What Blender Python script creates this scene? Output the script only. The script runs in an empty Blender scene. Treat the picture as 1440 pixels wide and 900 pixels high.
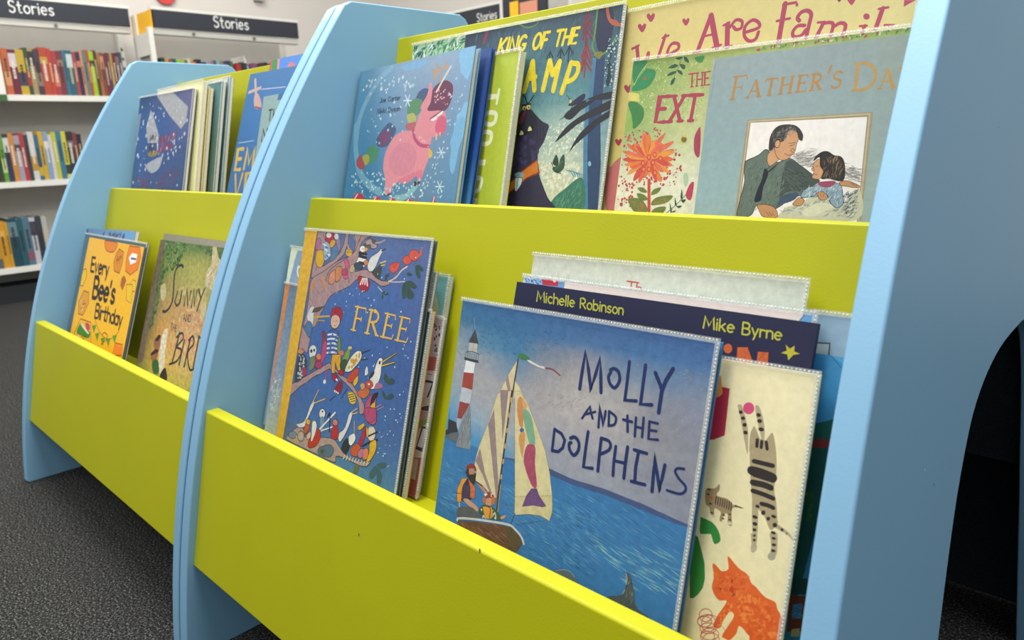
import bpy, bmesh, math, random
from mathutils import Vector, Euler, Matrix

# ---------------------------------------------------------------- camera, world, lights, exposure
SC = bpy.context.scene
COL = SC.collection
S = 0.82                                   # metres per unit of the shelf plan
cam_d = bpy.data.cameras.new('camera'); cam = bpy.data.objects.new('camera', cam_d); COL.objects.link(cam)
cam.location = (0.97824, -0.31094, 0.7032); cam.rotation_euler = (1.33241, 0.03713, 0.76712)
cam_d.sensor_width = 36; cam_d.lens = 25.89845; cam_d.clip_start = .02
cam_d.dof.use_dof = True; cam_d.dof.focus_distance = .80; cam_d.dof.aperture_fstop = 8.5; cam_d.dof.aperture_blades = 0
SC.camera = cam
W = bpy.data.worlds.new('world'); SC.world = W; W.use_nodes = True
W.node_tree.nodes['Background'].inputs[0].default_value = (.86, .96, 1, 1)
W.node_tree.nodes['Background'].inputs[1].default_value = .52
SC.view_settings.view_transform = 'Standard'; SC.view_settings.look = 'None'
SC.view_settings.exposure = 0; SC.view_settings.gamma = 1; SC.view_settings.use_curve_mapping = False

def ceiling_lamp(x, y, power, sx=.6, sy=1.5):
    d = bpy.data.lights.new('ceiling_lamp', 'AREA'); d.shape = 'RECTANGLE'; d.size = sx; d.size_y = sy; d.energy = power
    d.color = (1, .985, .95)
    o = bpy.data.objects.new('ceiling_lamp', d); COL.objects.link(o); o.location = (x, y, 2.75)
for x, y, p in ((-2.7, .9, 38), (-2.5, 2.2, 10), (-1.1, .35, 48), (.35, .35, 56), (1.5, .5, 38), (-.6, 2.2, 26), (-2.0, -1.4, 30), (.3, -1.5, 44)):
    ceiling_lamp(x, y, p)

# ---------------------------------------------------------------- helpers
def lin(h):
    r = [int(h[i:i+2], 16)/255 for i in (0, 2, 4)]
    return tuple(c/12.92 if c <= .04045 else ((c+.055)/1.055)**2.4 for c in r)
def tag(o, label=None, cat=None, group=None, kind=None):
    if label: o['label'] = label
    if cat: o['category'] = cat
    if group: o['group'] = group
    if kind: o['kind'] = kind
    return o
def empty(name, loc=(0,0,0), rot=(0,0,0)):
    o = bpy.data.objects.new(name, None); COL.objects.link(o); o.location = loc; o.rotation_euler = rot
    o.empty_display_size = .05
    return o
class MB:
    def __init__(s): s.v = []; s.f = []
    def add(s, vs, fs):
        n = len(s.v); s.v += [tuple(q) for q in vs]; s.f += [[i+n for i in f] for f in fs]
    def box(s, x0, x1, y0, y1, z0, z1):
        s.add([(x0,y0,z0),(x1,y0,z0),(x1,y1,z0),(x0,y1,z0),(x0,y0,z1),(x1,y0,z1),(x1,y1,z1),(x0,y1,z1)],
              [(0,3,2,1),(4,5,6,7),(0,1,5,4),(1,2,6,5),(2,3,7,6),(3,0,4,7)])
    def prism_x(s, prof, x0, x1):                    # closed (y, z) outline swept along x; x0/x1 may be functions of z
        n = len(prof)
        fa = x0 if callable(x0) else (lambda y, z: x0); fb = x1 if callable(x1) else (lambda y, z: x1)
        s.add([(fa(y,z),y,z) for y,z in prof]+[(fb(y,z),y,z) for y,z in prof],
              [list(range(n))]+[list(range(2*n-1,n-1,-1))]+[[i,i+n,(i+1)%n+n,(i+1)%n] for i in range(n)])
    def disc(s, c, r, ax='x', th=.01, n=28):
        for k in (0,):
            pts = [(math.cos(2*math.pi*i/n)*r, math.sin(2*math.pi*i/n)*r) for i in range(n)]
            f = (lambda a,b,t: (c[0]+t,c[1]+a,c[2]+b)) if ax=='x' else (lambda a,b,t: (c[0]+a,c[1]+t,c[2]+b))
            s.add([f(a,b,0) for a,b in pts]+[f(a,b,th) for a,b in pts],[list(range(n)),list(range(2*n-1,n-1,-1))]+[[i,(i+1)%n,(i+1)%n+n,i+n] for i in range(n)])
    def build(s, name, mat, parent=None, bevel=0, seg=2, smooth=False):
        me = bpy.data.meshes.new(name); me.from_pydata(s.v, [], s.f); me.update()
        bm = bmesh.new(); bm.from_mesh(me); bmesh.ops.recalc_face_normals(bm, faces=bm.faces); bm.to_mesh(me); bm.free()
        me.materials.append(mat)
        o = bpy.data.objects.new(name, me); COL.objects.link(o)
        if parent: o.parent = parent
        if bevel:
            m = o.modifiers.new('bevel', 'BEVEL'); m.width = bevel; m.segments = seg; m.limit_method = 'ANGLE'; m.angle_limit = .6
        if smooth or bevel:
            for p in me.polygons: p.use_smooth = True
            if bevel:
                w = o.modifiers.new('weighted', 'WEIGHTED_NORMAL'); w.keep_sharp = False
        return o

# ---------------------------------------------------------------- materials
def mat(name, col, rough=.5, spec=.5, noise=0, nscale=60, bump=0, bscale=400, coat=0, metal=0):
    m = bpy.data.materials.new(name); m.use_nodes = True; nt = m.node_tree; b = nt.nodes['Principled BSDF']
    c = lin(col) if isinstance(col, str) else col
    b.inputs['Base Color'].default_value = (*c, 1); b.inputs['Roughness'].default_value = rough
    b.inputs['Specular IOR Level'].default_value = spec; b.inputs['Coat Weight'].default_value = coat; b.inputs['Coat Roughness'].default_value = .15
    b.inputs['Metallic'].default_value = metal
    tc = nt.nodes.new('ShaderNodeTexCoord')
    if noise:
        n = nt.nodes.new('ShaderNodeTexNoise'); n.inputs['Scale'].default_value = nscale; n.inputs['Detail'].default_value = 4
        r = nt.nodes.new('ShaderNodeMapRange'); r.inputs['From Min'].default_value = .3; r.inputs['From Max'].default_value = .7
        r.inputs['To Min'].default_value = 1-noise; r.inputs['To Max'].default_value = 1+noise
        x = nt.nodes.new('ShaderNodeVectorMath'); x.operation = 'SCALE'; x.inputs[0].default_value = c
        nt.links.new(tc.outputs['Object'], n.inputs['Vector']); nt.links.new(n.outputs['Fac'], r.inputs['Value'])
        nt.links.new(r.outputs[0], x.inputs['Scale']); nt.links.new(x.outputs[0], b.inputs['Base Color'])
    if bump:
        n2 = nt.nodes.new('ShaderNodeTexNoise'); n2.inputs['Scale'].default_value = bscale; n2.inputs['Detail'].default_value = 2
        bp = nt.nodes.new('ShaderNodeBump'); bp.inputs['Strength'].default_value = bump; bp.inputs['Distance'].default_value = .001
        nt.links.new(tc.outputs['Object'], n2.inputs['Vector']); nt.links.new(n2.outputs['Fac'], bp.inputs['Height']); nt.links.new(bp.outputs[0], b.inputs['Normal'])
    return m
M_BLUE = mat('blue_laminate', '79a4c1', .45, .4, .015, 8, .10, 420)
M_GREEN = mat('lime_laminate', 'a5a405', .52, .3, .02, 10, .10, 500)
M_SCUFF = mat('scuff_dark', '50504a', .7); M_SCUFFL = mat('scuff_pale', 'd8dce0', .6)
M_WHITE = mat('white_painted_metal', 'd8d5cc', .45, .4, .02, 20)
M_BACKP = mat('grey_metal_panel', 'b4b0a8', .5, .4, .02, 20)
M_PAGE = mat('paper_edges', 'cfc9ba', .8, .2, .12, 900)
M_WALL = mat('wall_paint', 'cdc6be', .8, .2, .012, 6)
M_DARKM = mat('dark_plinth', '1c1f22', .6)
M_CAP = mat('clear_label_strip', 'a8a49a', .3, .5)
M_YEL = mat('yellow_panel', 'f0b428', .5, .4, .02, 20)
M_RED = mat('red_disc', 'c83c3c', .5); M_GREYD = mat('grey_plastic', 'a8a8a8', .5)
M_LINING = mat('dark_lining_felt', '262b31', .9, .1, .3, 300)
M_KNOB = mat('dull_screw', '787468', .4, .5, metal=.5)
def sleeve_mat(name, alpha, col):
    m = bpy.data.materials.new(name); m.use_nodes = True; nt = m.node_tree
    b = nt.nodes['Principled BSDF']; b.inputs['Base Color'].default_value = (*lin(col), 1); b.inputs['Roughness'].default_value = .12
    b.inputs['Specular IOR Level'].default_value = .7
    t = nt.nodes.new('ShaderNodeBsdfTransparent'); mx = nt.nodes.new('ShaderNodeMixShader'); mx.inputs[0].default_value = alpha
    n = nt.nodes.new('ShaderNodeTexNoise'); n.inputs['Scale'].default_value = 260; tc = nt.nodes.new('ShaderNodeTexCoord')
    bp = nt.nodes.new('ShaderNodeBump'); bp.inputs['Strength'].default_value = .5; bp.inputs['Distance'].default_value = .002
    nt.links.new(tc.outputs['Object'], n.inputs['Vector']); nt.links.new(n.outputs['Fac'], bp.inputs['Height']); nt.links.new(bp.outputs[0], b.inputs['Normal'])
    out = nt.nodes['Material Output']
    nt.links.new(t.outputs[0], mx.inputs[1]); nt.links.new(b.outputs[0], mx.inputs[2]); nt.links.new(mx.outputs[0], out.inputs['Surface'])
    return m
M_SLEEVE = sleeve_mat('clear_plastic_sleeve', .26, 'd8d8d0')
M_SEAM = sleeve_mat('welded_seam', .55, 'f0f0e6')
_ink = {}
def ink(noise, gloss=1):
    key = (round(noise, 2), gloss)
    if key in _ink: return _ink[key]
    m = bpy.data.materials.new('printed_cover'); m.use_nodes = True; nt = m.node_tree; b = nt.nodes['Principled BSDF']
    a = nt.nodes.new('ShaderNodeAttribute'); a.attribute_name = 'ink'
    b.inputs['Roughness'].default_value = .52 if gloss else .6; b.inputs['Specular IOR Level'].default_value = .4
    tc = nt.nodes.new('ShaderNodeTexCoord'); n = nt.nodes.new('ShaderNodeTexNoise'); n.inputs['Scale'].default_value = 130; n.inputs['Detail'].default_value = 6; n.inputs['Roughness'].default_value = .65
    r = nt.nodes.new('ShaderNodeMapRange'); r.inputs['From Min'].default_value = .3; r.inputs['From Max'].default_value = .7
    r.inputs['To Min'].default_value = 1-noise*1.5; r.inputs['To Max'].default_value = 1+noise*1.5
    x = nt.nodes.new('ShaderNodeVectorMath'); x.operation = 'SCALE'
    nt.links.new(tc.outputs['Object'], n.inputs['Vector']); nt.links.new(n.outputs['Fac'], r.inputs['Value'])
    nt.links.new(a.outputs['Color'], x.inputs[0]); nt.links.new(r.outputs[0], x.inputs['Scale']); nt.links.new(x.outputs[0], b.inputs['Base Color'])
    _ink[key] = m
    return m
def carpet_mat():
    m = bpy.data.materials.new('flecked_carpet'); m.use_nodes = True; nt = m.node_tree; b = nt.nodes['Principled BSDF']
    tc = nt.nodes.new('ShaderNodeTexCoord')
    n = nt.nodes.new('ShaderNodeTexNoise'); n.inputs['Scale'].default_value = 300; n.inputs['Detail'].default_value = 3; n.inputs['Roughness'].default_value = .7
    cr = nt.nodes.new('ShaderNodeValToRGB'); e = cr.color_ramp.elements
    e[0].position = .40; e[0].color = (.006, .006, .0065, 1); e[1].position = .68; e[1].color = (.20, .195, .175, 1)
    k = cr.color_ramp.elements.new(.54); k.color = (.030, .030, .029, 1)
    n2 = nt.nodes.new('ShaderNodeTexNoise'); n2.inputs['Scale'].default_value = 500
    bp = nt.nodes.new('ShaderNodeBump'); bp.inputs['Strength'].default_value = .7; bp.inputs['Distance'].default_value = .003
    nt.links.new(tc.outputs['Object'], n.inputs['Vector']); nt.links.new(tc.outputs['Object'], n2.inputs['Vector'])
    nt.links.new(n.outputs['Fac'], cr.inputs[0]); nt.links.new(cr.outputs[0], b.inputs['Base Color'])
    nt.links.new(n2.outputs['Fac'], bp.inputs['Height']); nt.links.new(bp.outputs[0], b.inputs['Normal'])
    b.inputs['Roughness'].default_value = .95; b.inputs['Specular IOR Level'].default_value = .1
    return m

# ---------------------------------------------------------------- printed artwork: flat inks laid on a sheet (millimetres from its lower left corner)
def catmull(p, closed, k=5):
    n = len(p); out = []
    if n < 3: return p
    for i in range(n if closed else n-1):
        g = (lambda j: p[j % n]) if closed else (lambda j: p[min(max(j, 0), n-1)])
        a, b, c, d = g(i-1), g(i), g(i+1), g(i+2)
        for s in range(k):
            t = s/k
            out.append(tuple(.5*((2*b[q])+(-a[q]+c[q])*t+(2*a[q]-5*b[q]+4*c[q]-d[q])*t*t+(-a[q]+3*b[q]-3*c[q]+d[q])*t**3) for q in (0, 1)))
    if not closed: out.append(p[-1])
    return out
def pairs(a): return [(a[i], a[i+1]) for i in range(0, len(a), 2)]
def bil(q, s, t):
    return tuple((q[0][k]*(1-s)+q[1][k]*s)*(1-t)+(q[3][k]*(1-s)+q[2][k]*s)*t for k in (0, 1))
def print_mesh(name, w, h, items, base='808080', step=6e-7, gain=1):
    """flat sheet w x h (m) in its local xz plane facing -y, with every ink shape of the artwork a little in front of the one before"""
    V, F, CC = [], [], []
    noise = .03; lvl = [0]
    def poly(pts, col):
        y = -lvl[0]*step; n = len(V)
        V.extend((min(max(u/1000, 0), w), y, min(max(v/1000, 0), h)) for u, v in pts); F.append(list(range(n, n+len(pts)))); CC.extend([col]*len(pts))
    def strip(pts, wd, col):
        y = -lvl[0]*step; hw = wd/2; L = []
        for i, p in enumerate(pts):
            a = pts[max(i-1, 0)]; b = pts[min(i+1, len(pts)-1)]; d = (b[0]-a[0], b[1]-a[1]); l = math.hypot(*d) or 1
            m = 1.0
            if 0 < i < len(pts)-1:
                e = (p[0]-a[0], p[1]-a[1]); le = math.hypot(*e) or 1
                m = min(1.6, 1/max(.5, abs((d[0]*e[0]+d[1]*e[1])/(l*le))))
            L.append((p, (-d[1]/l*hw*m, d[0]/l*hw*m)))
        for (p, q), (p2, q2) in zip(L, L[1:]):
            poly([(p[0]+q[0], p[1]+q[1]), (p[0]-q[0], p[1]-q[1]), (p2[0]-q2[0], p2[1]-q2[1]), (p2[0]+q2[0], p2[1]+q2[1])], col)
        lvl[0] += .5
        for p in (pts[0], pts[-1]):
            lvl[0] += .2; poly([(p[0]+hw*math.cos(a*.785), p[1]+hw*math.sin(a*.785)) for a in range(8)], col)
    def ell(a, col, n=20):
        poly([(a[0]+a[2]*math.cos(t)+a[4]*math.sin(t), a[1]+a[3]*math.cos(t)+a[5]*math.sin(t)) for t in [2*math.pi*i/n for i in range(n)]], col)
    if not items or items[0][0] != 'G': items = [('G', [[base, base], [base, base]], .03)] + list(items)
    for it in items:
        t = it[0]
        if t == 'G':
            rows = [[lin(c) for c in r] for r in it[1]]; noise = it[2]; ny, nx = len(rows), len(rows[0]); N = 2 if ny == nx == 2 else 24
            for j in range(N+1):
                for i in range(N+1):
                    fx, fy = i/N*(nx-1), (1-j/N)*(ny-1); a, b = min(int(fx), nx-2), min(int(fy), ny-2); fx -= a; fy -= b
                    fx = fx*fx*(3-2*fx); fy = fy*fy*(3-2*fy)
                    CC.append(tuple((rows[b][a][k]*(1-fx)+rows[b][a+1][k]*fx)*(1-fy)+(rows[b+1][a][k]*(1-fx)+rows[b+1][a+1][k]*fx)*fy for k in range(3)))
                    V.append((w*i/N, 0, h*j/N))
            for j in range(N):
                for i in range(N):
                    n = j*(N+1)+i; F.append([n, n+1, n+N+2, n+N+1])
        lvl[0] += 1
        if t == 'P': poly(pairs(it[2]), lin(it[1]))
        elif t == 'C': poly(catmull(pairs(it[2]), True), lin(it[1]))
        elif t == 'S': strip(catmull(pairs(it[3]), False), it[2], lin(it[1]))
        elif t == 'L': strip(pairs(it[3]), it[2], lin(it[1]))
        elif t == 'E': ell(it[2], lin(it[1]))
        elif t == 'D':
            _, hs, seed, n, q, r0, r1 = it; rnd = random.Random(seed); q = pairs(q)
            for i in range(n):
                u, v = bil(q, rnd.random(), rnd.random()); r = rnd.uniform(r0, r1); lvl[0] += .2
                ell((u, v, r, 0, 0, r), lin(rnd.choice(hs)), 8)
        elif t == 'R':
            _, hs, seed, n, q, ln, wd, ang, jit = it; rnd = random.Random(seed); q = pairs(q)
            for i in range(n):
                u, v = bil(q, rnd.random(), rnd.random()); a = math.radians(ang)+rnd.gauss(0, jit); l = ln*rnd.uniform(.5, 1.2)/2; k = wd*rnd.uniform(.6, 1.3)/2; lvl[0] += .05
                c, s = math.cos(a), math.sin(a)
                poly([(u-c*l, v-s*l), (u-s*k, v+c*k), (u+c*l, v+s*l), (u+s*k, v-c*k)], lin(rnd.choice(hs)))
    me = bpy.data.meshes.new(name); me.from_pydata(V, [], F); me.update()
    at = me.color_attributes.new('ink', 'FLOAT_COLOR', 'POINT')
    flat = []
    for c in CC: flat += [min(c[0]*gain, .9), min(c[1]*gain, .9), min(c[2]*gain, .9), 1]
    at.data.foreach_set('color', flat)
    me.materials.append(ink(noise))
    return me

# ---------------------------------------------------------------- the setting
def struct(o): o['kind'] = 'structure'; return o
b = MB(); b.box(-6, 4.5, -4, 5, -.05, 0); struct(b.build('floor', carpet_mat()))
b = MB(); b.box(-3.76, -3.66, -4, 5, 0, 2.75); struct(b.build('wall_left', M_WALL))
b = MB(); b.box(-3.66, 4.5, 3.20, 3.30, 0, 2.75); struct(b.build('wall_back', M_WALL))

# ---------------------------------------------------------------- the two display units
G1, G2, G3, G4, H = 0.11009, 0.23927, 0.10841, -0.0133, 1.11383
TH = 0.02599; YC = .5861
def front(z):
    u = z/H; return G1*u+G2*u*u+G3*u**3+G4*u**4
ARCH = [(.435,0),(.382,.16),(.349,.27),(.321,.349),(.299,.418),(.273,.486),(.236,.546),(.200,.576),(.150,.597),(.090,.609),(.0,.614)]; YA = .70
def side_outline():
    p = [(front(z), z) for z in [H*i/36 for i in range(37)]]
    p[0] = (front(0)+.006, 0); p.insert(1, (front(.006), .006))
    top = p[-1]; p[-1] = (front(H-.008), H-.008); p.append((top[0]+.010, H))
    rear = [(2*YC-y, z) for y, z in reversed(p)]
    a = catmull([(YA-w, z) for w, z in ARCH], False, 3)
    arch = [(YA+(YA-y)*.62, z) for y, z in a] + [(y, z) for y, z in reversed(a)][1:]
    return [(y*S, z*S) for y, z in p + rear + arch]
YL, ZL, ZLB, TL, YL2 = 0.09309, 0.43593, 0.17164, 0.02264, 0.03466
YU, ZU, SU = 0.33194, 0.77076, .30
YB, ZB, SB = 0.55538, 1.05623, 0.23543
def slab(prof, x0, x1, mirror=False):
    m = MB(); q = [((2*YC-y if mirror else y)*S, z*S) for y, z in prof]; m.prism_x(q, x0*S, x1*S); return m
def display_unit(loc, rot, lean, label, wd=1.0):
    root = empty('book_display_unit', loc, (0, 0, rot)); tag(root, label, 'bookcase', 'blue and lime display units')
    m = MB(); m.prism_x(side_outline(), -TH*S, 0); m.build('side_panel', M_BLUE, root, .0022, 3)
    k = (lambda y, z: wd*S+lean*(z-.6*S)); k2 = (lambda y, z: (wd+TH)*S+lean*(z-.6*S))
    m = MB(); m.prism_x(side_outline(), k, k2); m.build('side_panel', M_BLUE, root, .0022, 3)
    x1 = lambda z: wd+lean*(z-.6)+.002
    for mir in (False, True):
        slab([(YL2,ZLB),(YL,ZL),(YL+TL,ZL),(YL2+TL,ZLB)], -.001, x1(.3), mir).build('tray_lip', M_GREEN, root, .0028, 3)
        y0 = YU-SU*(ZU-.35)
        slab([(y0,.35),(YU,ZU),(YU+.022,ZU),(y0+.022,.35)], -.001, x1(.66), mir).build('tray_lip', M_GREEN, root, .0012, 2)
        slab([(YL+TL-.018,.352),(YL+TL-.013,.3715),(y0+.008,.3715),(y0+.002,.352)], -.001, x1(.36), mir).build('tray_floor', M_GREEN, root)
        yu7 = YU-SU*(ZU-.70); yb7 = YB-SB*(ZB-.70)
        slab([(yu7+.02,.680),(yu7+.022,.6995),(yb7+.004,.6995),(yb7-.001,.680)], -.001, x1(.7), mir).build('tray_floor', M_GREEN, root)
        yb6 = YB-SB*(ZB-.66)
        slab([(yb6,.66),(YB,ZB),(YB+.020,ZB),(yb6+.020,.66)], -.001, x1(.86), mir).build('back_board', M_GREEN, root, .0012, 2)
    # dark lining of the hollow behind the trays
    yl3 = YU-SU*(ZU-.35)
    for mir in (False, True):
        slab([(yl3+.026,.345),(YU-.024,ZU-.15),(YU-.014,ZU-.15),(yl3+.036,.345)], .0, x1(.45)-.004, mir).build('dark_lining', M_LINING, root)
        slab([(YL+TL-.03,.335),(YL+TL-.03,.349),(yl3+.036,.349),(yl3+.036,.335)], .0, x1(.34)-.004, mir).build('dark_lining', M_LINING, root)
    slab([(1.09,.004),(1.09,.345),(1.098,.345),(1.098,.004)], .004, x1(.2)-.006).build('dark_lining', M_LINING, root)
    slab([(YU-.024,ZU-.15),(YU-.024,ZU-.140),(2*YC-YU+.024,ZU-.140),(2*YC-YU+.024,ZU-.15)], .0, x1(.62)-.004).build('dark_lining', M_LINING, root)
    return root
unit = display_unit((0,0,0), 0, -0.05472, 'blue-sided lime display unit in front, holding the boat book and the pink unicorn book')
# small chips in the paint of the front unit
def chip(x, y, z, r, m, nrm, parent):
    mb = MB(); n = 9; rnd = random.Random(int(x*1e4)); pts = []
    ax = Vector((0,0,1)) if abs(nrm[2]) < .9 else Vector((1,0,0)); t1 = Vector(nrm).cross(ax).normalized(); t2 = Vector(nrm).cross(t1)
    c = Vector((x,y,z))+Vector(nrm).normalized()*.0003
    mb.add([c+t1*(math.cos(i*2*math.pi/n)*r*rnd.uniform(.5,1.1))+t2*(math.sin(i*2*math.pi/n)*r*rnd.uniform(.9,2.0)) for i in range(n)], [list(range(n))])
    mb.build('paint_chip', m, parent)
chip(0.3736, 0.0662, 0.3117, 0.0012, M_SCUFF, (0, -1, 0.221), unit)
chip(0.0305, 0.0287, 0.1419, 0.0018, M_SCUFF, (0, -1, 0.221), unit)
chip(0.5482, 0.0763, 0.3573, 0.0012, M_SCUFF, (0, -1, 0.221), unit)
chip(0.8432, 0.2523, 0.4575, 0.0011, M_SCUFFL, (1, 0, 0.055), unit)
chip(0.8443, 0.2777, 0.4368, 0.0008, M_SCUFF, (1, 0, 0.055), unit)
chip(0.8300, 0.4263, 0.6992, 0.0008, M_SCUFF, (1, 0, 0.055), unit)
unitB = display_unit((-0.87353, 0.00784, 0), -0.00651, 0, 'blue-sided lime display unit behind on the left, holding the yellow bee book')

# ---------------------------------------------------------------- picture books
def seam_row(mb, a, b, n, r, y):
    for i in range(n):
        t = (i+.5)/n; x = a[0]+(b[0]-a[0])*t; z = a[1]+(b[1]-a[1])*t
        dx, dz = (r, r*.8) if abs(b[0]-a[0]) > abs(b[1]-a[1]) else (r*.8, r)
        mb.add([(x-dx,y,z-dz),(x+dx,y,z-dz),(x+dx,y,z+dz),(x-dx,y,z+dz),(x,y-.0004,z)], [(0,1,4),(1,2,4),(2,3,4),(3,0,4)])
def picture_book(key, name, label, loc, rot, w, h, t, items, back, sleeve, hard=True, gain=1):
    root = empty(name, loc, rot); tag(root, label, 'book', 'picture books on the display units')
    cv = .0022 if hard else .0006; ins = .003 if hard else .0008
    o = bpy.data.objects.new('front_cover', print_mesh('front_cover', w, h, items, gain=gain)); COL.objects.link(o); o.parent = root
    m = MB(); m.box(0, w, .00005, cv, 0, h); mb_ = m.build('cover_board', MATS[back], o, .0004, 1)
    m = MB(); m.box(0, w, t-cv, t, 0, h); m.build('back_cover', MATS[back], root, .0004, 1)
    m = MB(); m.box(0, .0016, cv+.0001, t-cv-.0001, 0, h); m.build('spine', MATS[back], root)
    m = MB(); m.box(.0017, w-ins, cv+.0001, t-cv-.0001, ins, h-ins); m.build('page_block', M_PAGE, root)
    if sleeve:
        e = .0030; g = .0012; y0, y1 = -.0022, -.0026
        m = MB(); m.box(-.0006, w+e, y0, y1, h-g, h+e); m.box(w-g, w+e, y0, y1, 0, h-g-.0001)
        s = m.build('plastic_sleeve', M_SLEEVE, root)
        m = MB(); seam_row(m, (0, h+e*.45), (w+e*.6, h+e*.45), int(w/.0030), .0008, y1-.00005); seam_row(m, (w+e*.45, .01), (w+e*.45, h), int(h/.0030), .0008, y1-.00005)
        m.build('welded_seam', M_SEAM, s)
    return root
MATS = {}
def bm_(h):
    if h not in MATS: MATS[h] = mat('cover_cloth', h, .5, .4, .04, 90)
    return h
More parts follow.
